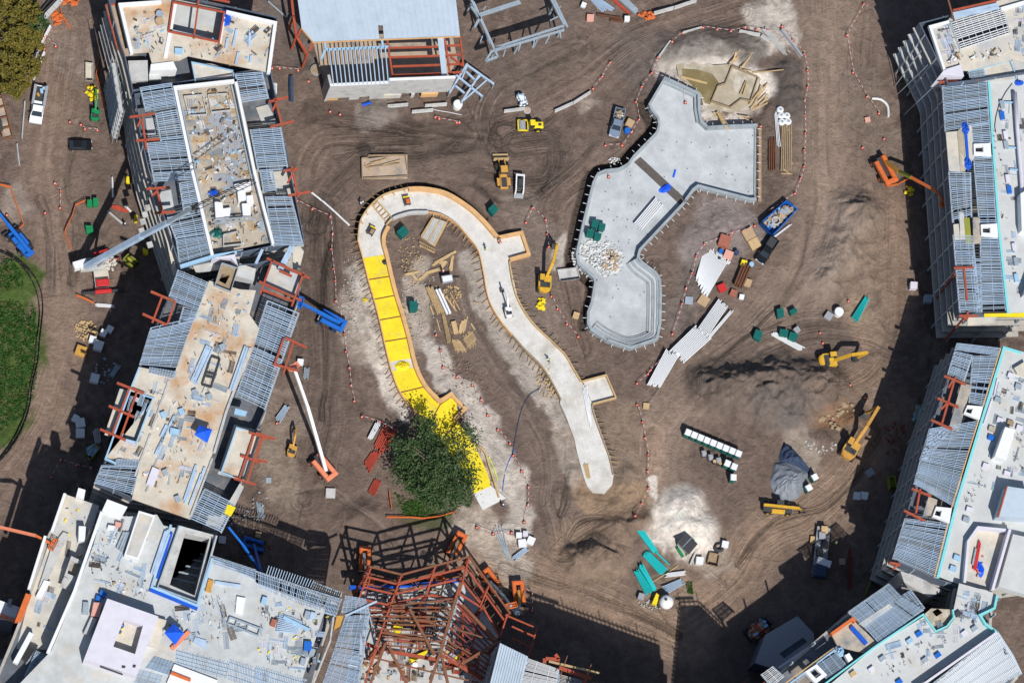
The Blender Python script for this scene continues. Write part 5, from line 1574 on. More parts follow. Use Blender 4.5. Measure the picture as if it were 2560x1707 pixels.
joists(bG, "33", "1225,760 1310,710 1440,880 1340,925", 16, ZG - .3, 0.2, 0.3, cross=2)
deck(bG, "33", "835,1020 1110,840 1150,880 900,1060", ZG + .02, "cream_deck", "walkway_slab")
deck(bG, "33", "580,1115 770,975 900,1100 1000,1200 880,1290 640,1230", ZG - .6, "tan_deck", "terrace_floor")
part("orange_edge", MB().strip(flip2(X("33", "575,1125 770,985 795,1010", ZG)), -0.25, 0.3, ZG - .6, ZG + .7), "orange_paint", bG)
part("tarp_roll", MB().strip(flip2(X("33", "765,1050 905,1205", ZG)), -0.35, 0.35, ZG - .6, ZG + .1), "blue_tarp", bG)
joists(bG, "33", "240,1500 410,1390 440,1430 280,1560", 14, ZG, 0.2, 0.3, cross=1)
joists(bG, "33", "430,1370 600,1260 720,1400 540,1520", 22, ZG, 0.16, 0.3, cross=2)
kerb(bG, "33", "80,1620 600,1240", ZG, 0.4, 0.2, "lumber", "edge_board")
kerb(bG, "33", "100,1640 610,1255", ZG, 0.3, 0.25, "pale_blue", "edge_board")
q = X("33", "340,1460 450,1390 545,1490 440,1570", ZG + .8)
part("hatch_frame", MB().prism(q, ZG - .2, ZG + .7, [[lerp(lerp(q[0], q[1], u), lerp(q[3], q[2], u), v) for u, v in ((.25, .15), (.75, .15), (.75, .75), (.25, .75))]]), "white", bG)
joists(bG, "33", "-60,1480 40,1410 150,1510 40,1600", 10, ZG + .1, 0.25, 0.3, "white_vinyl", cross=1)
part("crate", MB().prism(X("33", "705,1310 745,1290 780,1345 740,1375", ZG + .4), ZG - .6, ZG + .4), "white_vinyl", bG)
c = A("33", 665, 1275, ZG)
part("tarp", crumple((c.x, c.y, ZG - .6), 0.9, 1.2, 0.9, 13), "pale_blue", bG)
part("bright_deck", MB().prism(X("33", "2115,1095 2255,1310 2335,1480 1850,1640 1480,1720 1540,1568", ZG - 2), ZG - 5, ZG - 2), "metal_deck", bG)
joists(bG, "33", "2110,1100 2330,1470 1720,1800 1480,1600", 50, ZG - 1.6, 0.3, 0.3, "white_vinyl", cross=4)
for x, y, m in ((1385, 1115, "blue_paint"), (1300, 1180, "pale_blue"), (1050, 1340, "steel_grey"), (1440, 1355, "steel_grey"), (1560, 1310, "blue_paint"), (1800, 1110, "lilac_wrap"), (1895, 1065, "steel_grey"), (950, 1440, "lilac_wrap"), (780, 1480, "lumber"), (1205, 1555, "blue_paint"), (1745, 930, "dark_metal")):
    c = A("33", x, y, ZG + .4)
    part("crate", MB().box((c.x, c.y, ZG + .3), (1.1, 0.8, 0.6), 0.6), m, bG)
dowels(bG, "33", ["1450,1150 1650,1050 1620,1220 1420,1330", "1180,1250 1450,1180 1300,1400 1150,1420", "1000,1350 1250,1350 1200,1500 1000,1500", "1780,760 1960,780 1900,950 1780,900"], ZG, 14, 0.8, seed=51)

# dark low building in the shade south-west of block G
lowb = thing("low_building", "dark flat-roofed low building in the shade beside the south-east wing", "building", A("33", 200, 1200, 0))
part("wall", MB().prism(X("33", "-20,1120 270,950 420,1110 430,1210 100,1450 -120,1380", 6.0), 0, 5.6), "sheathing", lowb)
deck(lowb, "33", "-20,1120 270,950 420,1110 430,1210 100,1450 -120,1380", 6.0, "grey_plastic", "roof", 0.38, holes=["105,1295 320,1150 365,1185 150,1340"])
deck(lowb, "33", "90,1290 330,1140 375,1190 140,1350", 4.0, "dark_inside", "roof_pit")
part("roof_pipe", MB().tube(X("33", "100,1440 430,1215", 6.5), 0.45, 8), "lilac_wrap", lowb)

# ---------------------------------------------------------------- steel frame E and its annexe
ZE = 14.0
bE = thing("red_steel_structure", "tall red and rust steel frame over a concrete floor at the south edge", "steel frame", A("31", 1500, 1000, 0))
part("floor_slab", MB().prism(X("31", "960,700 1900,640 2250,1150 2150,1640 950,1640", 4.0), 3.4, 4.0), "concrete", bE)
part("ground_slab", MB().prism(X("31", "980,760 1900,700 2250,1200 2150,1640 900,1640", 0.3), 0.0, 0.3), "concrete", bE)
frame(bE, "31", "1040,495 1340,570;1340,570 1960,405;1960,405 2330,920", ZE, 0.45, 0.55, "rust_steel", "roof_beam")
frame(bE, "31", "1000,585 1310,660;1310,660 1925,505;1925,505 2280,990;975,680 1270,750;1270,750 1880,610;1880,610 2080,860;2080,860 2240,1140;990,800 1230,850;1230,850 1560,760;1560,760 1830,790;1860,740 2100,890", ZE - 0.6, 0.45, 0.5, "red_steel", "floor_beam")
frame(bE, "31", "1060,500 920,860;1340,570 1230,870;1230,870 1100,1240;1100,1240 1000,1570;1650,490 1560,760;1960,405 1870,740;2140,670 2060,860;2310,930 2240,1150", ZE - 0.3, 0.4, 0.5, "red_steel", "cross_beam")
frame(bE, "31", "1880,640 1690,1290;1690,1290 1590,1600;1410,880 1640,1310;1700,1290 1770,1600;1190,1200 1040,1600;1220,1230 1400,1600;2220,1190 1890,1390;2220,1190 1900,850", ZE + 0.8, 0.7, 0.6, "rust_steel", "truss_chord")
frame(bE, "31", "1190,1110 1690,1190;1180,990 1420,920;1480,980 1900,1090;1900,1090 2220,1190;1750,1170 2150,1400;1250,860 1830,790", ZE + 0.3, 0.3, 0.4, "rust_steel", "truss_chord")
frame(bE, "31", "985,1190 1130,1250;1200,1270 1650,1345;1650,1345 1690,1290;1700,1300 2110,1550", ZE - 3.5, 0.8, 0.7, "red_steel", "floor_beam")
frame(bE, "31", "1000,800 1230,860;1050,930 1380,890;1000,860 1200,890;1830,830 2100,1160;1860,830 2180,1190;1900,900 1900,1380", ZE - 4, 0.4, 0.4, "red_steel", "floor_beam")
frame(bE, "31", "1110,700 1330,580;1330,580 1480,680;1930,1390 1850,1500;2040,1330 1970,1560;2110,1380 2050,1540;1820,1250 1770,1400;1880,1270 1860,1390;1690,1400 1760,1568", ZE - 2, 0.12, 0.14, "rust_steel", "tie_bar")
frame(bE, "31", "1290,690 1380,800;1440,600 1500,700;1990,720 2040,650;2090,900 2140,850;2140,980 2190,930;2180,1060 2230,1010", ZE - 1, 0.14, 0.16, "rust_steel", "tie_bar")
frame(bE, "31", "1040,560 1330,640;1330,640 1940,480;1940,480 2300,980;1020,660 1300,720;1300,720 1900,580;1900,580 2240,1080;1200,940 1700,1000;1150,1090 1650,1180;1650,1180 2120,1290;1080,1330 1560,1450;1560,1450 2040,1560", ZE - 5.5, 0.35, 0.45, "rust_steel", "lower_beam")
frame(bE, "31", "1060,570 950,900;1330,640 1200,1000;1640,560 1540,840;1930,480 1840,820;2130,760 2040,960;1200,1000 1060,1400;1500,900 1380,1300;1800,900 1640,1450;2050,960 1950,1350", ZE - 5.2, 0.3, 0.4, "red_steel", "lower_beam")
posts(bE, "31", "1040,495 1340,570 1650,490 1960,405 2140,670 2330,920 1000,585 1270,750 1560,760 1870,700 2080,860 2240,1150 1230,870 1100,1240 1690,1290 1410,880 1190,1200 2220,1190", 0, ZE - .3, 0.45, "dark_red")
joists(bE, "31", "985,850 1220,880 1180,980 1030,940", 8, 7, 0.15, 0.25, "white_vinyl", cross=3)
part("stair_panel", MB().prism(X("31", "1510,920 1575,900 1570,1070 1520,1060", 8), 4.0, 7.0), "red_pipe", bE)
for s, m in (("1290,690 1500,640 1510,720 1300,770", "concrete"), ("1650,680 1780,650 1790,690 1670,710", "cream_deck"), ("1250,1060 1290,1010 1360,1030 1310,1130", "bright_yellow"), ("1410,1330 1580,1260 1570,1290 1430,1380", "bright_yellow"), ("1700,1270 1760,1190 1820,1250 1750,1300", "lumber"), ("1820,1330 1900,1270 1920,1290 1850,1370", "bright_yellow"), ("1770,1310 1850,1230 1890,1260 1820,1340", "steel_grey"), ("1110,900 1220,900 1200,1060 1100,1020", "dark_inside")):
    q = X("31", s, 5.0)
    part("stored_stack", MB().prism(q, 4.0, 4.9), m, bE)
litter(bE, "31", ["1000,700 1800,660 1800,760 1000,820", "1150,960 2100,1000 2050,1540 1020,1540", "960,1250 1180,1250 1100,1560 950,1560"], 4.0, 55, ["concrete", "steel_grey", "lumber", "dark_metal", "rust_steel", "old_wood"], 1.6, 61, .8)
part("water_jug", MB().cyl(A("31", 1460, 1400, 4), A("31", 1460, 1400, 5), 0.5, n=10), "white_vinyl", bE)
# edge decking in the back corner
part("edge_tarp", MB().strip(flip2(X("31", "860,690 1000,690 1400,680 1850,625", 5)), -0.2, 0.4, 4.0, 5.0), "blue_tarp", bE)

ZF = 21.0
bF = thing("deck_annexe", "small block with ribbed blue metal roof deck east of the red steel frame", "building", A("32", 150, 1480, 0))
SF = X("31", "2235,1195 2500,1330 2790,1430 2960,1700 2100,1700", ZF)
tower(bF, SF, ZF, 6, inset=0.6, crown=True, col=False)
dk = X("31", "2240,1200 2497,1325 2420,1640 2140,1600", ZF)
for i in range(12):
    u0, u1 = i / 12, (i + .86) / 12
    q = [lerp(dk[0], dk[1], u0), lerp(dk[0], dk[1], u1), lerp(dk[3], dk[2], u1), lerp(dk[3], dk[2], u0)]
    part("roof_sheet", MB().prism(q, ZF - .1, ZF + .14), "metal_deck", bF)
part("roof_base", MB().prism(dk, ZF - .4, ZF - .11), "metal_deck", bF)
joists(bF, "32", "150,1335 430,1435 400,1640 60,1600", 24, ZF, 0.18, 0.3, "white_vinyl", cross=2)
joists(bF, "32", "440,1480 640,1540 620,1640 420,1620", 10, ZF, 0.3, 0.3, "cream_deck", cross=1)
frame(bF, "32", "310,1340 440,1350;300,1340 300,1380;400,1300 430,1345;430,1420 730,1525;660,1568 700,1490", ZF + .5, 0.6, 0.5, "red_steel", "steel_beam")
frame(bF, "32", "340,1365 800,1475", ZF + .6, 0.35, 0.3, "lumber", "steel_beam")
frame(bF, "32", "510,1315 440,1510;730,1395 660,1560", ZF + 2, 0.15, 0.15, "rust_steel", "guard_post")
outrigger(bE, "32", "0,1045 210,1140;230,1065 150,1330;0,1150 175,1240;-60,940 200,1050", ZE - 2)

for s, z, w in (("1475,1716 1560,1745 1810,1835 1810,1960 1400,1960", 28.0, "middle"), ("1852,1716 1900,1714 1990,1800 1920,1960 1830,1960", 26.0, "eastern")):
    SX = X("S", s, z)
    bX = thing("hotel_wing", "southern hotel wing beyond the bottom edge, the %s one, known by its shadow" % w, "building", ground_center(SX), group="hotel wings round the site")
    tower(bX, SX, z, 8, col=False)
    part("roof_deck", MB().prism(SX, z - .4, z), "grey_deck", bX)
    frame(bX, "S", " ".join(s.split()[:2]), z + 2.5, 0.35, 0.4)
    q = X("S", s, z)
    for a, b in ((q[0], q[1]), (q[1], q[2]), (q[4], q[0])):
        n = int((b - a).length / .8)
        for i in range(n):
            p = lerp(a, b, i / n)
            stick("rail_post", p, p + Vector((0, 0, 3 if i % 9 == 0 else 1.5)), .16, .16, "red_steel", bX)
        stick("rail", a + Vector((0, 0, .8)), b + Vector((0, 0, .8)), .2, .2, "red_steel", bX)
# ---------------------------------------------------------------- block K, metal roof with red steel and concrete front wall
ZK = 8.2
bK = thing("metal_roof_building", "building with a ribbed pale metal roof, open red steel bay and concrete front wall", "building", A("01", 1200, 500, 0))
rf = X("01", "380,-40 1830,-40 1875,332 525,388 415,255", ZK)
lo, hi = min(p.x for p in rf), max(p.x for p in rf)
part("roof_deck", MB().prism(X("01", "375,-60 1828,-60 1873,330 527,385 418,255", ZK), ZK - .3, ZK, [X("01", "1120,230 1165,232 1175,355 1130,358", ZK)]), "metal_deck", bK)
top, bot = X("01", "420,-60 1826,-60", ZK), X("01", "535,382 1868,328", ZK)
for i in range(27):
    u = (i + .5) / 27
    a, b = lerp(top[0], top[1], u), lerp(bot[0], bot[1], u)
    if 0.43 < u < 0.475:
        b = lerp(a, b, 0.62)
    stick("deck_rib", (a.x, a.y, ZK + .03), (b.x, b.y, ZK + .03), 0.12, 0.07, "metal_deck", bK)
part("roof_trim", MB().strip(flip2(X("01", "418,258 527,388 1873,333", ZK)), -0.15, 0.0, ZK - .35, ZK + .03), "plywood", bK)
frame(bK, "01", "325,-40 345,150;345,150 370,330;370,330 470,500;415,270 390,330;525,395 490,470", ZK - 1, 0.45, 0.45)
frame(bK, "01", "430,430 470,515", ZK - 5, 0.7, 0.7)
posts(bK, "01", "345,150 370,330 470,500", 0, ZK - 1, 0.4)
frame(bK, "01", "1205,365 1260,735;1730,340 1785,690;1875,335 1905,610;1215,440 1680,428;1235,525 1690,512;1255,610 1700,595;1250,692 1710,675;1740,420 1880,415;1745,508 1895,500;1755,592 1900,585;1765,670 1890,660;1785,520 1895,600", ZK - .6, 0.34, 0.4)
for i in range(6):
    frame(bK, "01", "%d,%d %d,%d" % (1300 + 62 * i, 690 - 2 * i, 1303 + 62 * i, 728 - 3 * i), ZK - .6, 0.2, 0.3)
part("gangway", MB().prism(X("01", "1668,335 1725,338 1760,715 1712,718", ZK), ZK - .5, ZK - .35), "metal_deck", bK)
frame(bK, "01", "640,455 1215,430;630,380 640,450;1155,350 1165,430;600,545 635,460", ZK - .3, 0.4, 0.4, "pale_blue", "steel_beam")
for i in range(14):
    a, b = lerp(*X("01", "672,460 1185,440", ZK), i / 13), lerp(*X("01", "712,790 1215,772", ZK), i / 13)
    stick("rafter", a, b, 0.2, 0.3, "galvanised", bK)
front = X("01", "680,795 1222,770 1222,745 1830,722", ZK)
part("front_wall", MB().prism([front[0], front[1], front[1] + Vector((0, .5, 0)), front[0] + Vector((0, .5, 0))], 1.6, ZK), "concrete", bK)
f2 = X("01", "1224,745 1832,722", ZK + .6)
part("front_wall", MB().prism([f2[0], f2[1], f2[1] + Vector((0, .5, 0)), f2[0] + Vector((0, .5, 0))], 1.6, ZK + .6), "concrete", bK)
part("wall_cap", MB().strip(flip2([front[0] + Vector((0, -.02, 0)), front[1] + Vector((0, -.02, 0))]), 0.0, 0.55, ZK, ZK + .1), "white", bK)
part("wall_cap", MB().strip(flip2([f2[0] + Vector((0, -.02, 0)), f2[1] + Vector((0, -.02, 0))]), 0.0, 0.55, ZK + .6, ZK + .7), "white", bK)
s2 = X("01", "655,690 680,795", ZK)
part("side_wall", MB().strip(flip2([s2[1], s2[0]]), -0.5, 0.0, 0.0, ZK), "concrete", bK)
g = X("01", "632,935 1660,900", 0)
for u0, u1, m in ((0.0, .11, "plywood"), (.21, .30, "concrete"), (.39, .52, "concrete"), (.52, .67, "cream_deck"), (.76, .79, "concrete"), (.85, 1.0, "plywood")):
    p, q = lerp(g[0], g[1], u0), lerp(g[0], g[1], u1)
    part("wall_infill", MB().prism([p + Vector((0, .2, 0)), q + Vector((0, .2, 0)), q + Vector((0, .55, 0)), p + Vector((0, .55, 0))], 0, 1.6), m, bK)
part("ground_slab", MB().prism(X("01", "640,830 1700,800 1850,560 1800,300 500,300 560,520", 0.1), -0.1, 0.1), "floor_tan", bK)

# ---------------------------------------------------------------- open grey steel frame L and the lifted truss piece M
bL = thing("grey_steel_structure", "open frame of pale grey steel columns and trusses beside the metal roof", "steel frame", A("01", 2200, 250, 0))
ZL = 6.0
frame(bL, "01", "1960,-40 2050,150;2050,150 2220,520;2050,130 2420,10;2060,145 2430,25;1975,60 2060,170;2060,160 2010,250;2190,440 2830,235;2170,470 2830,275;2170,465 2110,560;2220,520 2110,560;2700,-30 2830,230;2720,-40 2860,250;2190,440 2290,430", ZL, 0.4, 0.5, "steel_grey", "truss_beam")
frame(bL, "01", "2180,420 2000,20;2150,400 1990,10", ZL - .4, 0.25, 0.3, "galvanised", "truss_beam")
for s in ("1970,40 2040,100", "2050,150 2110,60", "2080,330 2060,390", "2290,460 2270,520", "2430,400 2410,470", "2560,360 2540,440", "2700,320 2660,400", "2790,290 2800,350", "2750,110 2800,60", "2780,150 2700,190"):
    frame(bL, "01", s, ZL - .5, 0.2, 0.25, "steel_grey", "truss_brace")
posts(bL, "01", "1985,10 2050,150 2200,450 2420,390 2600,330 2820,240 2740,40", 0, ZL - .2, 0.35, "steel_grey")
bM_ = thing("steel_truss", "pale blue ladder-shaped steel truss section lowered beside the concrete front wall", "truss", A("01", 1970, 760, 0))
frame(bM_, "01", "1940,585 1780,850;2050,690 1890,935;1840,690 2080,885;1930,590 2185,770;1930,655 2005,730;1825,780 1915,855", 2.6, 0.35, 0.4, "galvanised", "truss_chord")
frame(bM_, "01", "2115,740 1905,925;1970,790 2060,700;1890,730 1940,600", 2.4, 0.25, 0.3, "galvanised", "truss_brace")
posts(bM_, "01", "1780,850 1890,935 2185,770 2080,885 1940,585", 0, 2.5, 0.2, "steel_grey", "truss_leg")
spread(bI, "03", ["2040,800 2400,760 2420,2800 2230,2820"], ZI, 30, 7)
spread(bH, "23", ["2150,120 2450,160 2420,1250 1820,1480"], ZH, 34, 8)
spread(bG, "33", ["1060,1220 1420,1000 2000,1080 1150,1640", "1780,700 2060,770 1900,1000 1720,980"], ZG, 24, 9)
spread(bJ, "03", ["1520,260 1660,220 1720,560 1640,600", "2240,60 2500,20 2500,560 2250,500"], ZJ, 26, 10)
spread(bE, "31", ["1050,800 1850,760 2150,1500 1050,1560"], 4.0, 110, 11, ("rust_steel", "dark_metal", "steel_grey", "red_pipe", "old_wood"), 4.5)
joists(bE, "31", "1020,820 1830,800 1690,1290 1110,1230", 11, ZE - 3.0, m="rust_steel", cross=4, name="secondary_beam")
joists(bE, "31", "1870,760 2230,1160 2090,1540 1710,1310", 10, ZE - 3.0, m="dark_red", cross=3, name="secondary_beam")

# ================================================================== MACHINES AND VEHICLES
def place(name, label, cat, t, front, back, group=None, z=0.0):
    """a thing standing on the ground, x axis from its back to its front"""
    f, b = A(t, *front, z), A(t, *back, z)
    c = (f + b) / 2
    rz = math.atan2(f.y - b.y, f.x - b.x)
    r = thing(name, label, cat, (c.x, c.y, z), rz, group, world=False)
    return r, (f - b).length, rz

def to_local(root, p):
    d = Vector(p) - root.location
    rz = root.rotation_euler.z
    return Vector((d.x * math.cos(rz) + d.y * math.sin(rz), -d.x * math.sin(rz) + d.y * math.cos(rz), d.z))

def wheel(root, x, y, r, w, hub="grey_plastic"):
    o = part("wheel", MB().cyl((x, y - w / 2, r), (x, y + w / 2, r), r, n=14), "black_rubber", root)
    part("rim", MB().cyl((x, y - w / 2 - .02, r), (x, y + w / 2 + .02, r), r * .52, n=10), hub, o)

def hull(mb, x0, x1, y0, y1, z0, z1, k=0.15):
    return mb.box(((x0 + x1) / 2, (y0 + y1) / 2, (z0 + z1) / 2), (x1 - x0, y1 - y0, z1 - z0), 0, k)

def pickup(root, L, W, m, bed="dark_metal", service=False):
    h = L / 2
    body = MB().profile([(-h, .45), (h - .1, .45), (h, .62), (h - .06, .98), (h - 1.25, 1.12), (-h, 1.08)], -W / 2, W / 2)
    part("body", body, m, root)
    c0, c1 = h - 1.2, h - 3.3
    cab = MB()
    v = []
    for x, z, w in ((c0, 1.10, W / 2 - .06), (c1, 1.08, W / 2 - .06), (c1 + .18, 1.86, W / 2 - .24), (c0 - .75, 1.88, W / 2 - .24)):
        v += [(x, -w, z), (x, w, z)]
    cab.add(v, [(0, 1, 7, 6), (2, 4, 5, 3), (0, 6, 4, 2), (1, 3, 5, 7), (6, 7, 5, 4), (0, 2, 3, 1)])
    part("window_glass", cab, "glass_dark", root)
    part("roof", hull(MB(), c1 + .16, c0 - .72, -W / 2 + .22, W / 2 - .22, 1.80, 1.95, .06), m, root)
    for y in (-1, 1):
        part("pillar", MB().bar((c0 - .02, y * (W / 2 - .09), 1.1), (c0 - .72, y * (W / 2 - .24), 1.88), .09, .09), m, root)
        part("mirror", MB().box((c0 - .3, y * (W / 2 + .14), 1.15), (.18, .24, .2)), "dark_metal", root)
        part("headlight", MB().box((h - .04, y * (W / 2 - .28), .84), (.12, .4, .18)), "white_vinyl", root)
        part("tail_light", MB().box((-h + .02, y * (W / 2 - .14), .9), (.08, .16, .3)), "red_paint", root)
    part("bed_floor", MB().box(((c1 - .15 - h) / 2, 0, 1.085), (c1 - .1 + h - .25, W - .32, .03)), bed, root)
    for y in (-1, 1):
        part("bed_side", MB().box(((c1 - .1 - h) / 2, y * (W / 2 - .1), 1.25 if not service else 1.4), (c1 - .1 + h, .16 if not service else .5, .34 if not service else .65)), m if not service else "grey_plastic", root)
    part("tailgate", MB().box((-h + .05, 0, 1.22), (.1, W - .3, .3)), m, root)
    part("bumper", MB().box((h + .02, 0, .58), (.16, W - .1, .22), 0, .04), "grey_plastic", root)
    for x in (h - .95, -h + 1.15):
        for y in (-W / 2 + .1, W / 2 - .1):
            wheel(root, x, y, .39, .27)

r, L, _ = place("service_truck", "white crew pickup with grey tool boxes, parked by the north-west trees", "truck", "00", (318, 1165), (378, 790))
pickup(r, 7.2, 2.3, "car_white", service=True)
part("tool", MB().box((-2.6, .2, 1.3), (.9, .5, .3), .3), "pale_blue", r); part("tool", MB().box((-1.8, -.3, 1.25), (.7, .4, .25), .6), "amber_paint", r)
part("toolbox", MB().box((-3.1, .5, 1.55), (.5, .5, .4)), "pale_blue", r)
r, L, _ = place("pickup_truck", "silver pickup with junk in its bed, parked west of the pool", "truck", "02", (925, 1275), (988, 1008))
pickup(r, 5.7, 2.05, "car_silver")
part("bed_load", heap((-1.7, 0, 1.1), .9, .7, .35, 26, .35, 3), "old_wood", r, kind="stuff"); part("bed_load", heap((-1.6, .1, 1.15), .8, .6, .3, 12, .3, 8), "white_foam", r, kind="stuff")
r, L, _ = place("pickup_truck", "dark pickup parked beside the wooden pallets and pipe stacks", "truck", "12", (2265, 845), (2400, 640))
pickup(r, 5.6, 2.0, "black_gloss")
# black car
r, L, _ = place("parked_car", "black hatchback parked alone on the west road", "car", "00", (828, 1345), (640, 1345))
def car(root, L, W, m):
    h = L / 2
    part("body", MB().profile([(-h, .35), (h - .08, .35), (h, .55), (h - .1, .78), (h - 1.1, .92), (-h + .25, .98), (-h, .8)], -W / 2, W / 2), m, root)
    v = []
    for x, z, w in ((h - 1.0, .92, W / 2 - .05), (-h + .2, .96, W / 2 - .05), (-h + .75, 1.42, W / 2 - .26), (h - 1.9, 1.44, W / 2 - .26)):
        v += [(x, -w, z), (x, w, z)]
    part("window_glass", MB().add(v, [(0, 1, 7, 6), (2, 4, 5, 3), (0, 6, 4, 2), (1, 3, 5, 7), (6, 7, 5, 4), (0, 2, 3, 1)]), "glass_dark", root)
    part("roof", hull(MB(), -h + .75, h - 1.9, -W / 2 + .25, W / 2 - .25, 1.38, 1.48, .04), m, root)
    for y in (-1, 1):
        part("tail_light", MB().box((-h + .05, y * (W / 2 - .2), .75), (.1, .28, .16)), "red_paint", root)
        part("headlight", MB().box((h - .06, y * (W / 2 - .25), .68), (.1, .34, .14)), "white_vinyl", root)
    for x in (h - .8, -h + .8):
        for y in (-W / 2 + .08, W / 2 - .08):
            wheel(root, x, y, .32, .22)
car(r, 4.3, 1.85, "black_gloss")

def tracks(root, L, W, tw, h):
    for y in (-W / 2 + tw / 2, W / 2 - tw / 2):
        q = h / 2
        pr = [(-L / 2 + q, 0.02), (L / 2 - q, 0.02), (L / 2, q), (L / 2 - q, h), (-L / 2 + q, h), (-L / 2, q)]
        o = part("track", MB().profile(pr, y - tw / 2, y + tw / 2), "black_rubber", root)
        gr = MB()
        for i in range(12):
            x = -L / 2 + q + (L - 2 * q) * i / 11
            gr.box((x, y, h + .02), (.1, tw * .96, .06))
        part("grouser", gr, "dark_metal", o, kind="stuff")
    part("undercarriage", MB().box((0, 0, h * .7), (L * .5, W - tw, h * .5)), "dark_metal", root)

def seg(root, name, p, q, w, h, m):
    return part(name, MB().bar(p, q, w, h), m, root)

def excavator(root, s, m, boom, slew=0.0, roofm=None, tm="dark_metal"):
    """boom: list of local points pivot..elbow..stick end, in metres"""
    tracks(root, 3.6 * s, 2.7 * s, .55 * s, .8 * s)
    cs, sn = math.cos(slew), math.sin(slew)
    def R(x, y, z):
        return (x * cs - y * sn, x * sn + y * cs, z)
    hs = MB()
    pts = [(1.25, -1.2), (1.25, 1.2), (-1.1, 1.2), (-1.75, .95), (-2.0, .4), (-2.0, -.4), (-1.75, -.95), (-1.1, -1.2)]
    hs.prism([Vector(R(x * s, y * s, 0)) for x, y in pts], .85 * s, 1.75 * s)
    part("house", hs, m, root)
    part("counterweight", MB().prism([Vector(R(x * s, y * s, 0)) for x, y in ((-1.2, 1.05), (-1.65, .85), (-1.85, .3), (-1.85, -.3), (-1.65, -.85), (-1.2, -1.05))], 1.75 * s, 1.98 * s), m, root)
    part("engine_hatch", MB().prism([Vector(R(x * s, y * s, 0)) for x, y in ((-.1, -1.0), (-.1, .9), (-1.0, .9), (-1.0, -1.0))], 1.75 * s, 1.84 * s), roofm or "dark_metal", root)
    cab = MB()
    v = []
    for z, k in ((1.0, 0), (2.75, .08)):
        for x, y in ((1.3 - k, 1.15), (1.3 - k * 3, .25), (-.1 + k, .25), (-.1 + k, 1.15)):
            v.append(R(x * s, y * s, z * s))
    cab.add(v, [(3, 2, 1, 0), (4, 5, 6, 7), (0, 1, 5, 4), (1, 2, 6, 5), (2, 3, 7, 6), (3, 0, 4, 7)])
    part("cab_glass", cab, "glass_dark", root)
    part("cab_roof", MB().prism([Vector(R(x * s, y * s, 0)) for x, y in ((1.12, 1.12), (1.12, .28), (-.04, .28), (-.04, 1.12))], 2.74 * s, 2.84 * s), m, root)
    part("exhaust", MB().cyl(R(-.7 * s, -.6 * s, 1.7 * s), R(-.7 * s, -.6 * s, 2.3 * s), .08 * s, n=8), "dark_metal", root)
    b = [Vector(R(*p)) * 1.0 for p in boom]
    n = len(b)
    for i in range(n - 1):
        w = (.5 if i < n - 2 else .36) * s
        seg(root, "boom" if i < n - 2 else "stick", b[i], b[i + 1], w, w * 1.15, m)
    seg(root, "cylinder", b[0] + Vector((0, 0, -.25 * s)), lerp(b[0], b[1], .6) + Vector((0, 0, .3 * s)), .16 * s, .16 * s, "grey_plastic")
    e, d = b[-1], (b[-1] - b[-2]).normalized()
    sd = Vector((-math.sin(slew), math.cos(slew), 0))
    fw = Vector((cs, sn, 0))
    k = .55 * s
    bk = MB()
    prof = [(0, .1), (.25, -.55), (-.15, -1.0), (-.75, -.95), (-.95, -.5), (-.55, -.05)]
    vv = [e + fw * (x * s) + Vector((0, 0, z * s)) - sd * k for x, z in prof] + [e + fw * (x * s) + Vector((0, 0, z * s)) + sd * k for x, z in prof]
    m6 = len(prof)
    bk.add(vv, [tuple(range(m6)), tuple(reversed(range(m6, 2 * m6)))] + [(i, (i + 1) % m6, (i + 1) % m6 + m6, i + m6) for i in range(m6) if i != 3])
    part("bucket", bk, tm, root)

r, L, _ = place("excavator", "yellow excavator with raised boom beside the curved channel alcove", "excavator", "12", (290, 960), (285, 1125))
excavator(r, 1.0, "yellow_paint", [(1.0, -.3, 1.7), (3.0, -.9, 4.6), (6.4, -1.6, 4.4), (7.6, -1.7, 1.6)], 0.0)
r, L, _ = place("excavator", "amber excavator on the dark soil east, arm stretched toward the shaded wing", "excavator", "23", (640, 185), (450, 195))
excavator(r, 1.05, "yellow_paint", [(1.0, -.2, 1.7), (3.4, -.2, 4.4), (6.9, .1, 3.6), (5.7, .0, 1.2)], 0.05)
r, L, _ = place("excavator", "large amber excavator reaching over the brown clods by the shadow edge", "excavator", "23", (800, 900), (690, 1090))
excavator(r, 1.15, "amber_paint", [(1.1, -.2, 1.9), (4.2, -.2, 5.2), (8.6, -.3, 4.6), (7.4, 1.0, 1.6)], 0.0)
r, L, _ = place("mini_excavator", "small amber mini excavator near the long white lift boom", "excavator", "21", (335, 930), (315, 1080))
excavator(r, .66, "amber_paint", [(.7, 0, 1.2), (2.2, .2, 3.0), (3.9, .3, 2.2), (3.9, .3, .7)], -0.12)
r, L, _ = place("mini_excavator", "white and black mini excavator working on the concrete channel floor", "excavator", "11", (2290, 1235), (2330, 1370), z=0.3)
excavator(r, .58, "white", [(.7, .0, 1.1), (2.0, .2, 2.9), (3.9, .35, 2.6), (4.4, .4, .8)], -0.1, "dark_metal")
r, L, _ = place("mini_excavator", "green compact excavator with a yellow grapple by the north-west wing", "excavator", "00", (872, 1000), (868, 1130))
excavator(r, .66, "green_paint", [(.7, 0, 1.1), (2.3, 0, 2.6), (4.4, 0.1, 2.2), (5.0, .25, .9)], 0.0)
c = A("00", 848, 850, .4)
part("grapple", heap(tuple(to_local(r, (c.x, c.y, .05))), 1.5, 1.0, .8, 26, .6, 6), "bright_yellow", r)

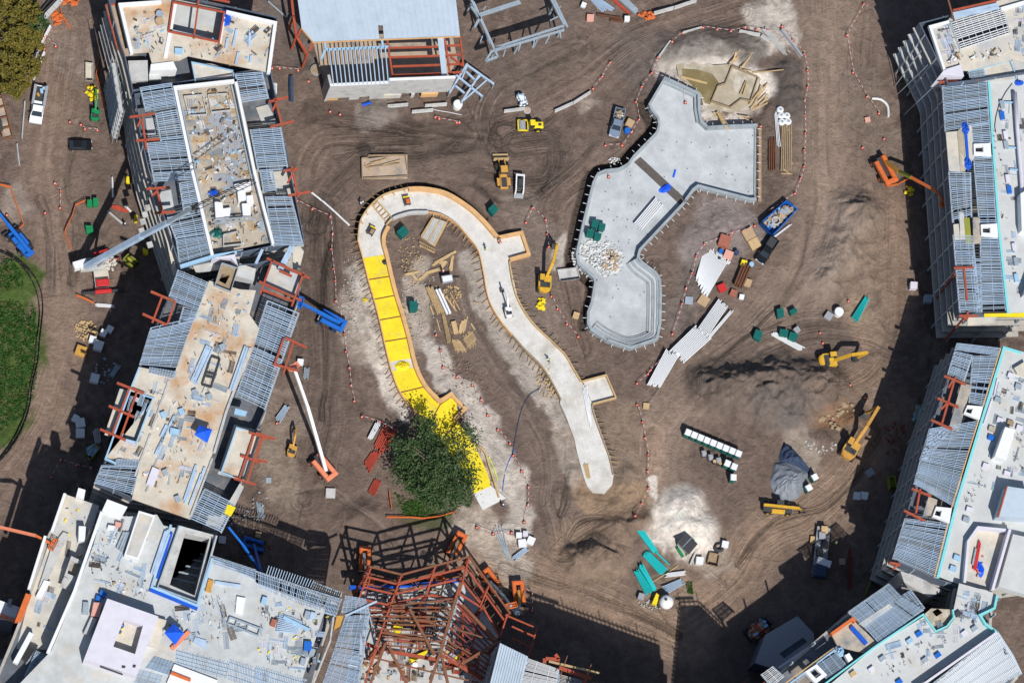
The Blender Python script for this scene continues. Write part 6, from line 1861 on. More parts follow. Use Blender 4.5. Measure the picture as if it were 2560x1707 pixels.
def cabbox(root, x0, x1, y0, y1, z0, z1, m, k=.12):
    v = []
    for z, q in ((z0, 0), (z1, k)):
        v += [(x1 - q, y1 - q / 2, z), (x1 - q, y0 + q / 2, z), (x0 + q, y0 + q / 2, z), (x0 + q, y1 - q / 2, z)]
    part("cab_glass", MB().add(v, [(3, 2, 1, 0), (4, 5, 6, 7), (0, 1, 5, 4), (1, 2, 6, 5), (2, 3, 7, 6), (3, 0, 4, 7)]), "glass_dark", root)
    part("cab_roof", hull(MB(), x0 + k * .6, x1 - k * .6, y0 + k * .3, y1 - k * .3, z1 - .01, z1 + .1, .03), m, root)

# wheel loader
r, L, _ = place("wheel_loader", "amber wheel loader with its bucket raised north, beside the white skid steer", "loader", "01", (2235, 1405), (2268, 1770))
h = 3.6
part("rear_body", hull(MB(), -h, -.4, -.75, .75, .7, 1.9, .2), "amber_paint", r)
part("engine_grille", hull(MB(), -h + .1, -1.6, -.5, .5, 1.9, 2.02, .05), "dark_metal", r)
part("front_frame", hull(MB(), -.4, 1.5, -.5, .5, .6, 1.5, .1), "dark_metal", r)
cabbox(r, -1.0, .45, -.7, .7, 1.6, 3.1, "amber_paint")
for y in (-1, 1):
    part("lift_arm", MB().bar((.4, y * .55, 1.6), (2.4, y * .55, 1.2), .22, .35), "amber_paint", r)
    part("fender", MB().box((-2.3, y * 1.0, 1.55), (1.5, .55, .12)), "amber_paint", r)
for x in (1.1, -2.3):
    for y in (-1.0, 1.0):
        wheel(r, x, y, .72, .55, "amber_paint")
vb = []
pr = [(2.3, 1.5), (2.2, .5), (2.6, .25), (3.6, .35), (3.6, .45), (2.7, .5), (2.5, 1.45)]
part("bucket", MB().profile(pr, -1.45, 1.45), "lumber", r)
# skid steer
r, L, _ = place("skid_steer", "white framed skid steer beside the amber wheel loader", "loader", "12", (58, 245), (64, 45))
part("chassis", hull(MB(), -1.6, .9, -.6, .6, .35, 1.2, .1), "dark_metal", r)
cabbox(r, -.9, .5, -.48, .48, 1.0, 2.0, "dark_metal")
for y in (-1, 1):
    part("lift_arm", MB().bar((-1.7, y * .72, 1.5), (1.2, y * .72, 1.35), .24, .3), "white", r)
    part("lift_arm", MB().bar((1.2, y * .72, 1.35), (1.7, y * .72, .5), .22, .25), "white", r)
    for x in (.5, -.75):
        wheel(r, x, y * .75, .42, .3)
part("rear_bar", MB().box((-1.75, 0, 1.5), (.3, 1.7, .3)), "white", r)
part("bucket", MB().profile([(1.6, .8), (1.55, .15), (2.4, .12), (2.4, .2), (1.75, .3), (1.75, .8)], -.9, .9), "grey_plastic", r)
# roller
r, L, _ = place("soil_roller", "bright yellow soil compactor with a smooth drum beside concrete barriers", "roller", "02", (35, 1165), (285, 1170))
part("drum", MB().cyl((1.55, -.85, .7), (1.55, .85, .7), .7, n=20), "grey_plastic", r, smooth=False)
for y in (-1, 1):
    part("drum_frame", MB().box((1.4, y * 1.02, .85), (2.0, .2, .35)), "bright_yellow", r)
part("drum_frame", MB().box((2.35, 0, .85), (.2, 2.2, .35)), "bright_yellow", r); part("drum_frame", MB().box((.5, 0, .85), (.2, 2.2, .35)), "bright_yellow", r)
part("rear_body", hull(MB(), -2.4, -.6, -.62, .62, .7, 1.55, .15), "bright_yellow", r)
cabbox(r, -.75, .35, -.6, .6, 1.2, 2.5, "bright_yellow")
part("hood_vent", MB().box((-1.7, 0, 1.58), (.6, .5, .05)), "dark_metal", r)
for y in (-.85, .85):
    wheel(r, -1.5, y, .62, .45, "bright_yellow")
# yellow telehandler by the tarp
r, L, _ = place("telehandler", "yellow telehandler with black forks south of the tarp-covered pile", "telehandler", "23", (310, 1555), (-120, 1520))
part("chassis", hull(MB(), -3.2, 2.3, -.85, .85, .55, 1.35, .12), "dark_metal", r)
part("boom", MB().bar((-3.3, .1, 2.0), (3.6, .1, 1.5), .45, .5), "yellow_paint", r)
part("boom_nose", MB().bar((3.4, .1, 1.5), (4.1, .1, .6), .35, .35), "yellow_paint", r)
cabbox(r, -.9, .6, .35, 1.15, 1.0, 2.4, "dark_metal")
part("engine_cover", hull(MB(), -1.6, .9, -1.15, -.35, .8, 1.6, .12), "yellow_paint", r)
for y in (-.35, .55):
    part("fork", MB().box((4.6, y, .12), (1.3, .14, .08)), "dark_metal", r)
part("fork_carriage", MB().box((4.0, .1, .5), (.15, 1.4, .8)), "dark_metal", r)
for x in (1.6, -2.2):
    for y in (-1.0, 1.0):
        wheel(r, x, y, .6, .4, "yellow_paint")
# blue telehandler at the west edge
r, L, _ = place("telehandler", "bright blue telehandler with a long boom on the west road", "telehandler", "10", (20, 480), (290, 810))
part("chassis", hull(MB(), -3.4, 1.7, -.9, .9, .5, 1.4, .12), "blue_paint", r)
part("boom", MB().bar((-3.5, 0, 2.2), (3.0, 0, 2.6), .6, .6), "blue_paint", r)
part("boom", MB().bar((2.6, 0, 2.6), (7.5, 0, 3.0), .42, .42), "blue_paint", r)
part("engine_cover", hull(MB(), -2.0, .6, -1.25, -.45, .8, 1.7, .12), "blue_paint", r)
cabbox(r, -1.0, .5, .4, 1.2, 1.0, 2.4, "blue_paint")
part("counterweight", hull(MB(), -4.0, -3.2, -.8, .8, .7, 1.9, .15), "blue_paint", r)
for x in (1.2, -2.4):
    for y in (-1.15, 1.15):
        wheel(r, x, y, .75, .5, "grey_plastic")
part("stabiliser", MB().box((2.3, 1.0, .5), (.3, 1.2, .5)), "dark_metal", r); part("stabiliser", MB().box((2.3, -1.0, .5), (.3, 1.2, .5)), "dark_metal", r)

# boom lifts: chassis on the ground, boom through given site points, basket at the end
def lift(label, t, front, back, m, pts, boomm=None, basket=True, s=1.0, cat="boom lift", turret=True, deckm=None, basm=None):
    r, L, rz = place("boom_lift", label, cat, t, front, back, group="boom lifts working on the frames")
    part("chassis", hull(MB(), -1.7 * s, 1.7 * s, -.8 * s, .8 * s, .4 * s, .95 * s, .08), deckm or "dark_metal", r)
    for x in (1.25 * s, -1.25 * s):
        for y in (-1.0 * s, 1.0 * s):
            wheel(r, x, y, .5 * s, .38 * s, m)
    part("turntable", hull(MB(), -2.2 * s, 1.6 * s, -1.0 * s, -.35 * s, .95 * s, 1.75 * s, .15), m, r)
    part("turntable", hull(MB(), -2.2 * s, 1.2 * s, .35 * s, 1.0 * s, .95 * s, 1.75 * s, .15), m, r)
    part("counterweight", hull(MB(), -2.6 * s, -1.9 * s, -1.0 * s, 1.0 * s, .9 * s, 1.8 * s, .18), m, r)
    pl = [to_local(r, p) for p in pts]
    for i in range(len(pl) - 1):
        w = (.46 - .07 * i) * s
        part("boom", MB().bar(pl[i], pl[i + 1], w, w * 1.1), boomm[i] if isinstance(boomm, (list, tuple)) else (boomm or m), r)
    if basket:
        e = pl[-1]
        bm = MB()
        d = (pl[-1] - pl[-2]); a = math.atan2(d.y, d.x)
        part("basket_floor", MB().box((e.x, e.y, e.z - .3), (.9, 2.0, .1), a), basm or m, r)
        for z in (.15, .6):
            q = [Vector((e.x, e.y, e.z + z)) + Matrix.Rotation(a, 3, 'Z') @ Vector((x, y, 0)) for x, y in ((-.45, -1), (.45, -1), (.45, 1), (-.45, 1))]
            for i in range(4):
                bm.bar(q[i], q[(i + 1) % 4], .09, .09)
                bm.bar(q[i] - Vector((0, 0, z + .3)), q[i], .09, .09)
        part("basket_rail", bm, basm or m, r)
    return r
lift("orange boom lift whose long white boom reaches the cream roof", "21", (520, 1060), (665, 1235), "salmon_paint", [A("21", 640, 1180, 1.9), A("21", 470, 590, 12.5), A("21", 345, 235, 20.2)], ["white", "white"], s=1.25)
lift("blue boom lift with grey counterweight facing the cream-roofed wing", "11", (560, 1330), (770, 1440), "blue_paint", [A("11", 765, 1395, 1.9), A("11", 560, 1290, 4.6), A("11", 405, 1212, 6.2)], ["blue_paint", "blue_paint"], s=1.2, deckm="grey_plastic")
lift("orange boom lift reaching up the dark east facade in two stages", "03", (990, 1470), (1090, 1660), "orange_paint", [A("03", 1080, 1480, 2.0), A("03", 1200, 1575, 5.0), A("13", 1315, 62, 8.5), A("13", 1550, 190, 11.5), A("13", 1625, 300, 12.0)], ["amber_paint", "olive_bin", "orange_paint", "orange_paint"], s=1.35)
lift("orange boom lift standing at the north-west corner of the red frame", "31", (985, 560), (990, 370), "orange_paint", [A("31", 990, 385, 2.0), A("31", 1000, 480, 4.0), A("31", 1030, 640, 6.0)], ["cream_deck", "old_wood"], s=1.05)
lift("orange boom lift parked on the pale sand north of the red frame", "31", (1770, 420), (1870, 240), "orange_paint", [A("31", 1860, 255, 2.0), A("31", 1790, 420, 4.5), A("31", 1690, 610, 7.0)], ["old_wood", "red_steel"], s=1.1)
lift("orange boom lift half hidden by the east side of the red frame", "31", (2190, 700), (2130, 620), "orange_paint", [A("31", 2150, 640, 1.9), A("31", 2280, 780, 6.0), A("31", 2340, 860, 9.0)], ["steel_grey", "steel_grey"], s=1.1)
lift("orange boom lift with a tan boom beside the striped tape east of the frame", "32", (60, 880), (40, 690), "orange_paint", [A("32", 60, 720, 1.9), A("32", 70, 860, 3.0), A("32", 30, 900, 5.0)], ["amber_paint", "steel_grey"], s=1.1, basm="steel_grey")
lift("orange boom lift whose boom enters over the south-west parapet", "30", (-90, 330), (-230, 260), "orange_paint", [A("30", -180, 310, 2.0), A("30", -30, 130, 16.0), A("30", 330, 215, 18.5), A("30", 490, 300, 18.3)], ["old_wood", "salmon_paint", "orange_paint"], s=1.2)
lift("blue boom lift with a thin boom in the shade beside the dark shaft", "31", (40, 330), (-60, 300), "blue_paint", [A("31", -20, 300, 1.8), A("31", 50, 560, 9.0), A("30", 2230, 300, 17.0), A("30", 2095, 135, 19.8)], ["blue_paint", "blue_paint", "blue_paint"], s=1.0, basket=False)

# mobile crane
r, L, _ = place("mobile_crane", "white and red mobile crane with a long boom over the roof well", "crane", "10", (945, 1140), (905, 830))
h = L / 2
part("carrier_deck", hull(MB(), -h, h - 1.2, -1.35, 1.35, 1.0, 1.5, .08), "cream_deck", r)
part("carrier_side", hull(MB(), -h, h, -1.2, 1.2, .6, 1.0, .08), "dark_metal", r)
part("driver_cab", hull(MB(), h - 2.4, h - .9, -1.2, 1.2, 1.0, 2.5, .2), "red_paint", r)
part("cab_windscreen", hull(MB(), h - 1.0, h - .7, -1.1, 1.1, 1.5, 2.4, .05), "glass_dark", r)
part("bumper", hull(MB(), h - .7, h, -1.5, 1.5, .6, 1.4, .1), "red_paint", r)
for x in (h - 1.4, h - 2.9, -h + 2.8, -h + 1.2, -h + .1):
    for y in (-1.2, 1.2):
        wheel(r, x, y, .6, .4, "red_paint")
for x in (-h + .2, h - .4):
    part("outrigger", MB().box((x, 0, .75), (.4, 7.2, .4)), "dark_metal" if x > 0 else "red_pipe", r)
    for y in (-3.6, 3.6):
        part("outrigger_foot", MB().cyl((x, y, 0), (x, y, .7), .3, n=10), "dark_metal", r)
slw = [to_local(r, p) for p in X("10", "735,870 1000,850", 2.6)]
part("slewing_platform", MB().bar(slw[0], slw[1], 2.3, 1.0), "cream_deck", r)
part("counterweight", MB().box((slw[0].x, slw[0].y, 2.9), (1.4, 2.6, 1.6), .2), "white", r)
part("winch", heap((slw[1].x, slw[1].y, 2.6), 1.4, 1.1, 1.0, 26, .6, 4), "cream_deck", r)
bp_ = [to_local(r, p) for p in (A("10", 790, 880, 3.6), A("10", 1300, 600, 19), A("10", 1540, 475, 27), A("10", 1770, 350, 34))]
for i, w in enumerate((.95, .82, .7)):
    part("boom_section", MB().bar(bp_[i], bp_[i + 1], w, w * 1.1), "galvanised" if i < 2 else "steel_grey", r)
    part("boom_edge", MB().bar(bp_[i] + Vector((0, 0, .58)), bp_[i + 1] + Vector((0, 0, .5)), .12, .1), "dark_metal", r)
part("lift_cylinder", MB().bar(to_local(r, A("10", 900, 880, 3)), lerp(bp_[0], bp_[1], .55), .4, .4), "cream_deck", r)
jb = [to_local(r, p) for p in (A("10", 1780, 345, 34.2), A("10", 2330, 90, 38))]
jm = MB()
for dy, dz in ((-.4, 0), (.4, 0), (0, .7)):
    jm.bar(jb[0] + Vector((dy, dy, dz)), jb[1] + Vector((dy, dy, dz)), .12, .12)
for i in range(14):
    p, q = lerp(jb[0], jb[1], i / 14), lerp(jb[0], jb[1], (i + 1) / 14)
    jm.bar(p + Vector((-.4, -.4, 0)), q + Vector((0, 0, .7)), .07, .07); jm.bar(p + Vector((0, 0, .7)), q + Vector((.4, .4, 0)), .07, .07)
part("lattice_jib", jm, "dark_metal", r)
part("boom_head", heap(tuple(jb[0] - Vector((0, 0, .6))), .7, .7, .9, 18, .45, 9), "dark_metal", r)
ra = [to_local(r, p) for p in X("10", "860,760 990,720 980,790 880,800", 1.4)]
for i in range(5):
    part("ladder_rack", MB().bar(lerp(ra[0], ra[3], i / 4), lerp(ra[1], ra[2], i / 4), .2, .2), "red_paint", r)

# ================================================================== OPEN SKIPS, BINS, TOILETS, TANKS
def skip(name, label, t, s, h, m, load=None, cat="skip", wall_t=0.15, group=None, z=0.0):
    q = X(t, s, h + z)
    root = thing(name, label, cat, ground_center(q), group=group)
    part("floor", MB().prism(offset_poly(q, .02), z, z + .15), m, root)
    c = ccw(flip2(q))
    part("side_wall", MB().strip(c + [c[0], c[1]], 0.0, wall_t, z + .151, z + h), m, root)
    if load:
        k = sum((Vector(p) for p in q), Vector()) / 4
        e1, e2 = (q[1] - q[0]), (q[3] - q[0])
        r_ = random.Random(len(label))
        for j, lm in enumerate(load):
            mb = MB()
            for _ in range(22):
                p = q[0] + e1 * r_.uniform(.15, .85) + e2 * r_.uniform(.12, .88)
                mb.box((p.x, p.y, z + h * r_.uniform(.45, .85)), (r_.uniform(.4, 1.6), r_.uniform(.2, .8), r_.uniform(.1, .5)), r_.uniform(0, 3))
            part("load", mb, lm, root, kind="stuff")
    return root
skip("rubbish_skip", "long dark blue open skip full of scrap at the road bend", "13", "172,268 275,350 48,592 -62,470", 1.8, "blue_paint", ["cardboard", "steel_grey", "old_wood"])
c = A("13", 75, 455, 1.9)
solo("hose_coil", MB().tube([(c.x + .75 * math.cos(a), c.y + .75 * math.sin(a), 1.75) for a in np.linspace(0, 6.28, 18)], .14, 6), "concrete", "round coil of grey hose lying in the dark blue skip", "hose")
skip("rubbish_skip", "olive skip in the deep shade below the crane boom", "10", "1130,805 1178,758 1282,838 1222,882", 1.5, "olive_bin")
skip("rubbish_skip", "yellow-green skip in the shade west of the cream-roofed wing", "20", "868,935 926,968 838,1080 780,1030", 1.5, "olive_bin", ["pale_blue"])
skip("rubbish_skip", "small green skip in the shade below the south half of the east wing", "23", "1105,1235 1165,1230 1190,1340 1120,1350", 1.4, "olive_bin")
skip("rubbish_skip", "narrow green skip against the east wing facade", "23", "1375,575 1410,580 1385,740 1345,720", 1.4, "olive_bin", ["pale_blue"])
skip("mortar_tub", "pale grey mixing tub standing beside the yellow excavator", "12", "415,905 600,885 628,985 440,1010", 0.7, "concrete", None, "tub", .12)
skip("mortar_tub", "tan trench box lying on the road below the north-west wing", "00", "785,570 855,580 855,738 785,735", 0.8, "cream_deck", None, "tub", .12)
skip("rubbish_skip", "dark skip of rubbish in the shade near the low building", "32", "2130,1080 2330,960 2390,1020 2200,1180", 1.6, "dark_metal", ["old_wood", "red_pipe", "pale_blue", "cardboard"])
# green bins
def bin_(label, t, s, h, m="green_paint", group="green bins", z=0.0, lid=True):
    q = X(t, s, h + z)
    root = thing("waste_bin", label, "bin", ground_center(q) + Vector((0, 0, z)), group=group)
    part("body", MB().prism(offset_poly(q, .08), z, z + h - .1), m, root)
    part("lid", MB().prism(q, z + h - .1, z + h), m, root)
    a, b = lerp(q[0], q[3], .5), lerp(q[1], q[2], .5)
    part("lid_rib", MB().bar(a + Vector((0, 0, .03)), b + Vector((0, 0, .03)), .08, .06), m, root)
    return root
bin_("bright green bin, left of the pair beside the west road", "10", "800,265 845,265 848,325 800,325", 1.4)
bin_("bright green bin, right of the pair beside the west road", "10", "855,248 902,250 905,318 855,325", 1.4)
bin_("single bright green bin nearest the crane", "10", "785,500 850,505 858,560 795,575", 1.4)
for i, (s, w) in enumerate((("740,450 800,455 790,520 728,512", "north-west"), ("805,475 862,488 850,550 795,535", "north-east"), ("695,530 758,545 745,605 682,592", "south-west"), ("765,562 825,575 812,636 752,622", "south-east"))):
    bin_("teal bin at the %s of four on the pool floor" % w, "12", s, 1.5, "teal_plastic", "teal bins on the pool floor", 0.2)
for s, w in (("1290,560 1355,500 1408,560 1345,615", "inside the channel loop, beside the wooden platform"), ("1408,1195 1480,1195 1488,1280 1415,1285", "inside the channel loop, beside the long lumber stack"),):
    bin_("teal roofed box " + w, "11", s, 1.9, "teal_plastic", "teal site boxes")
bin_("teal roofed box outside the north bend of the channel", "11", "2130,350 2185,300 2228,355 2180,405", 1.9, "teal_plastic", "teal site boxes")
for s, w in (("80,1270 140,1255 150,1330 90,1355", "west of a pair on the sand"), ("195,1285 255,1255 275,1290 215,1325", "east of a pair on the sand"), ("110,1450 190,1460 180,1525 105,1510", "west of two on the pale spoil"), ("205,1475 282,1500 255,1567 185,1540", "east of two on the pale spoil"), ("-110,1450 -45,1480 -70,1565 -135,1525", "alone on the road verge")):
    bin_("teal crate " + w + " near the aqua pipes", "13", s, 1.3, "teal_plastic", "teal crates on the east sand")
solo("grey_crate", MB().prism(X("13", "232,1450 275,1420 302,1465 262,1495", 1), 0, 1.0), "grey_plastic", "grey crate beside the teal crates on the pale spoil", "crate")

def toilet(label, c, rz, group):
    r = thing("portable_toilet", label, "portable toilet", (c.x, c.y, 0), rz, group, world=False)
    part("cabin", MB().box((0, 0, 1.0), (1.1, 1.12, 1.9), 0, .04), "teal_plastic", r)
    part("base", MB().box((0, 0, .06), (1.2, 1.2, .12)), "dark_metal", r)
    rf_ = MB()
    rf_.add([(-.6, -.6, 1.95), (.6, -.6, 1.95), (.6, .6, 1.95), (-.6, .6, 1.95), (-.5, -.5, 2.18), (.5, -.5, 2.18), (.5, .5, 2.18), (-.5, .5, 2.18)], [(3, 2, 1, 0), (4, 5, 6, 7), (0, 1, 5, 4), (1, 2, 6, 5), (2, 3, 7, 6), (3, 0, 4, 7)])
    part("roof", rf_, "white_vinyl", r)
    d = part("door", MB().box((0, -.575, 1.0), (.72, .04, 1.7)), "teal_plastic", r)
    part("handle", MB().box((.28, -.61, 1.0), (.08, .05, .2)), "grey_plastic", d)
    part("vent_panel", MB().box((0, -.58, 1.82), (.6, .04, .12)), "white_vinyl", r)
    part("vent_pipe", MB().cyl((.4, .4, 2.1), (.4, .4, 2.45), .06, n=8), "white_vinyl", r)
a, b = A("22", 1618, 828, 2.1), A("22", 2082, 1022, 2.1)
ang = math.atan2(b.y - a.y, b.x - a.x)
for i in range(9):
    toilet("teal portable toilet with white roof, %s from the west in the long row" % ORD[i], lerp(a, b, i / 8), ang, "row of portable toilets")
a, b = A("22", 1980, 1112, 2.1), A("22", 2042, 1142, 2.1)
toilet("teal portable toilet, west one of the pair south of the long row", a, ang, "portable toilets beside the row"); toilet("teal portable toilet, east one of the pair south of the long row", b, ang, "portable toilets beside the row")
toilet("teal portable toilet standing alone at the south end of the toilet group", A("22", 2035, 1240, 2.1), -.05, "portable toilets beside the row")
toilet("teal portable toilet, north one beside the grey tarp", A("23", 432, 1238, 2.1), .5, "portable toilets by the tarp"); toilet("teal portable toilet, south one beside the grey tarp", A("23", 378, 1335, 2.1), .5, "portable toilets by the tarp")
for i, (x, y) in enumerate(((1762, 1015), (1823, 1050), (1897, 1080))):
    c = A("22", x, y, 1)
    r = thing("hand_wash_unit", "grey hand wash stand, %s from the west below the toilet row" % ORD[i], "wash stand", (c.x, c.y, 0), ang + .6, "hand wash stands", world=False)
    part("tank", MB().box((0, 0, .7), (.9, .8, 1.2), 0, .15), "grey_plastic", r); part("basin", MB().box((0, -.5, .75), (.7, .4, .2), 0, .05), "grey_plastic", r); part("foot", MB().box((0, -.2, .06), (1.0, 1.1, .1)), "dark_metal", r)
for i, (x, y) in enumerate(((1860, 1098), (1912, 1115))):
    c = A("22", x, y, .8)
    r = thing("barrel", "open barrel with an orange-brown inside, %s by the wash stands" % ("west one" if i == 0 else "east one"), "barrel", (c.x, c.y, 0), 0, "barrels", world=False)
    part("shell", MB().lathe([(.38, 0), (.42, .45), (.38, .9)], n=12), "dark_metal", r); part("content", MB().cyl((0, 0, .9), (0, 0, .93), .33, n=12), "lumber", r)

# covered heap
ch = thing("covered_heap", "big heap under grey plastic and blue tarp near the shaded east side", "covered heap", A("23", 200, 1200, 0))
def draped(poly, h, seed, fold=.35):
    """a sheet thrown over a heap: rings shrinking to a ridge, with folds"""
    r_ = random.Random(seed)
    n = 26
    base = []
    per = [poly[i] for i in range(len(poly))]
    tot = len(per)
    for i in range(n):
        u = i * tot / n
        k = int(u)
        base.append(lerp(per[k % tot], per[(k + 1) % tot], u - k))
    cen = sum((Vector((p.x, p.y, 0)) for p in base), Vector()) / n
    v, f = [], []
    R_ = 7
    for k in range(R_):
        q = 1 - k / (R_ - .3)
        for i, p in enumerate(base):
            w = 1 + (r_.random() - .5) * fold * (.25 if k == 0 else 1) * .5
            z = h * (1 - q ** 1.7) * r_.uniform(.9, 1.08) if k else 0.0
            v.append((cen.x + (p.x - cen.x) * q * w, cen.y + (p.y - cen.y) * q * w, z))
    for k in range(R_ - 1):
        for i in range(n):
            j = (i + 1) % n
            f.append((k * n + i, k * n + j, (k + 1) * n + j, (k + 1) * n + i))
    f.append(tuple((R_ - 1) * n + i for i in range(n)))
    return MB().add(v, f)
part("heap_body", draped(X("23", "60,1110 200,1080 380,1180 350,1330 280,1430 170,1470 60,1400 20,1290", .3), 2.3, 3), "grey_tarp", ch)
part("blue_tarp", draped(X("23", "140,920 230,980 270,1080 400,1170 380,1220 200,1130 95,1090", .3), 2.7, 4), "jeans", ch)
# hopper / screener, mixer
hp = thing("green_hopper", "dark lidded hopper on a green frame at the foot of the white sand pile", "hopper", A("32", 1610, 300, 0))
q = X("32", "1600,190 1705,290 1625,385 1515,270", 2.4)
part("lid", MB().prism(q, 2.3, 2.45), "dark_metal", hp); part("body", MB().prism(offset_poly(q, .25), .7, 2.3), "grey_plastic", hp)
part("lid_seam", MB().bar(lerp(q[0], q[1], .45) + Vector((0, 0, .1)), lerp(q[3], q[2], .45) + Vector((0, 0, .1)), .12, .08), "steel_grey", hp)
for p in offset_poly(q, .3):
    stick("leg", (p.x, p.y, 0), (p.x, p.y, 2.2), .2, .2, "green_paint", hp)
a, b = X("32", "1520,330 1570,410", .6)
part("drawbar", MB().bar(a, b, .5, .4), "green_paint", hp)
mx = thing("mortar_mixer", "white round mortar silo with a yellow hopper at the foot of the aqua pipes", "mixer", A("32", 1400, 820, 0))
c = A("32", 1420, 820, 2.0)
part("silo", MB().lathe([(.5, .4), (1.25, 1.0), (1.3, 2.1), (.9, 2.6), (.25, 2.75)], (c.x, c.y, 0), 20), "white", mx, smooth=True)
part("silo_cap", MB().cyl((c.x - .3, c.y + .3, 2.55), (c.x - .3, c.y + .3, 2.8), .28, n=10), "dark_metal", mx)
q = X("32", "1325,740 1355,765 1325,850 1285,835", 1.2)
part("hopper", MB().prism(q, .3, 1.3), "bright_yellow", mx)
q = X("32", "1340,780 1385,770 1385,850 1335,860", .9)
part("mixer_frame", MB().prism(q, 0.0, .9), "dark_metal", mx)

# ================================================================== STACKS OF PIPE, STEEL AND TIMBER
G_AQ = "aqua pipe bundles"
bundle("pipe_bundle", "aqua pipe bundle, the north-west one of four by the white sand", "pipes", "32", "1138,172 1198,155 1332,358 1288,376", 5, "aqua_pipe", .3, layers=2, group=G_AQ)
bundle("pipe_bundle", "widest aqua pipe bundle by the white sand, in the middle of the four", "pipes", "32", "1195,402 1250,362 1418,520 1360,582", 7, "aqua_pipe", .28, layers=2, group=G_AQ)
bundle("pipe_bundle", "aqua pipe bundle, the south-west one of four by the white sand", "pipes", "32", "1115,552 1162,535 1290,722 1220,760", 6, "aqua_pipe", .28, layers=2, group=G_AQ)
bundle("pipe_bundle", "narrow aqua pipe bundle lying against the south-west aqua bundle", "pipes", "32", "1152,500 1202,492 1316,705 1288,722", 4, "aqua_pipe", .28, layers=3, group=G_AQ)
bundle("pipe_bundle", "two loose aqua pipes pointing away from the aqua bundles", "pipes", "32", "1312,368 1325,362 1446,478 1436,486", 2, "aqua_pipe", .2, group=G_AQ)
bundle("pipe_bundle", "aqua pipe bundle lying alone on the east sand", "pipes", "13", "885,1160 922,1188 822,1392 765,1345", 6, "aqua_pipe", .28, layers=2, group=G_AQ)
G_WP = "white pipe stacks"
bundle("pipe_stack", "northernmost long stack of white pipes by the road", "pipes", "12", "1882,1192 1970,1265 1790,1535 1700,1450", 9, "white_vinyl", .3, layers=3, group=G_WP, jit=.3)
bundle("pipe_stack", "slim row of white pipes along the north stack's road side", "pipes", "12", "1995,1290 2025,1300 1815,1545 1790,1530", 3, "white_vinyl", .3, layers=2, group=G_WP, jit=.3)
bundle("pipe_stack", "middle long stack of white pipes by the road", "pipes", "22", "1665,-130 1815,-10 1590,190 1450,80", 12, "white_vinyl", .3, layers=3, group=G_WP, jit=.6, seed=4)
bundle("pipe_stack", "southernmost long stack of white pipes by the road", "pipes", "22", "1395,95 1535,125 1365,412 1240,388", 10, "white_vinyl", .3, layers=3, group=G_WP, jit=.5, seed=5)
bundle("pipe_stack", "many thin white pipes laid beside the brown pipe stack", "pipes", "12", "1765,700 1985,830 1790,1160 1685,985", 19, "white_vinyl", .18, layers=2, group=G_WP, jit=.7, seed=6)
bundle("pipe_stack", "white pipe ends poking from under the thin white pipes", "pipes", "12", "1950,815 2010,840 1990,860 1940,845", 3, "white_vinyl", .3, group=G_WP)
bundle("pipe_stack", "two white pipes beside the dark blue skip", "pipes", "13", "200,490 215,500 45,630 30,620", 2, "white_vinyl", .25, group=G_WP)
bundle("pipe_stack", "long white pipe lying near the white sacks", "pipes", "03", "55,1040 80,1035 118,1345 75,1350", 3, "white_vinyl", .3, group=G_WP)
bundle("pipe_stack", "short white pipes beside the teal crates", "pipes", "23", "20,-60 60,-90 330,50 290,90", 5, "white_vinyl", .25, group=G_WP)
bundle("beam_stack", "brown steel beams stacked beside the thin white pipes", "beams", "12", "2105,850 2195,900 2110,1090 2030,1040", 4, "brown_pipe", .5, layers=2, member="beam")
bundle("beam_stack", "bundle of red beams under the tree's west side", "beams", "21", "1165,775 1290,830 1190,1010 1075,970", 8, "red_pipe", .25, member="beam", group="red beam bundles", jit=.5)
bundle("beam_stack", "middle bundle of red beams west of the tree", "beams", "21", "1062,1008 1152,1020 1048,1200 988,1112", 7, "red_pipe", .25, member="beam", group="red beam bundles", jit=.3)
bundle("beam_stack", "southern bundle of red beams west of the tree", "beams", "21", "1088,1258 1148,1290 1098,1415 1022,1380", 6, "red_pipe", .25, member="beam", group="red beam bundles", jit=.2)
bundle("beam_stack", "white wrapped bundle next to the red beams west of the tree", "beams", "21", "1095,740 1142,765 1062,905 1025,880", 4, "white_vinyl", .3, layers=2, member="beam")
bundle("beam_stack", "grey metal studs lying east of the cream-roofed wing", "beams", "21", "255,590 305,610 225,745 175,700", 5, "galvanised", .2, layers=2, member="stud")
bundle("beam_stack", "stack of grey steel slats near the lift's white boom", "beams", "21", "440,245 490,250 480,345 430,330", 5, "steel_grey", .15, layers=2, member="stud")
bundle("beam_stack", "long blue-grey steel beams stacked at the north edge", "beams", "02", "690,-20 760,-30 940,90 800,110", 6, "galvanised", .35, layers=2, member="beam", jit=.4)
bundle("beam_stack", "wide pale steel sheet stack at the north edge", "beams", "02", "940,-20 1020,-30 1155,100 1120,135", 4, "steel_grey", .35, layers=2, member="beam", jit=.2)
bundle("beam_stack", "single red beam between the pale steel stacks", "beams", "02", "880,-20 915,-30 1080,125 1060,130", 2, "red_pipe", .35, member="beam")
bundle("beam_stack", "rusty brown beam beside concrete blocks at the north edge", "beams", "02", "770,130 785,150 1005,185 1000,165", 2, "brown_pipe", .4, member="beam", jit=.1)
bundle("beam_stack", "short rust beams behind the white sign box", "beams", "02", "895,175 900,200 1020,215 1015,190", 2, "brown_pipe", .3, member="beam", jit=.1)
bundle("beam_stack", "white metal studs in the shadow edge south of the crane", "beams", "10", "875,1215 880,1250 1045,1258 1045,1230", 5, "white_vinyl", .15, member="stud")
bundle("beam_stack", "pale metal studs beside the aqua pipes, the upper bundle", "beams", "32", "1580,540 1585,580 1410,600 1420,560", 5, "white_vinyl", .2, layers=2, member="stud")
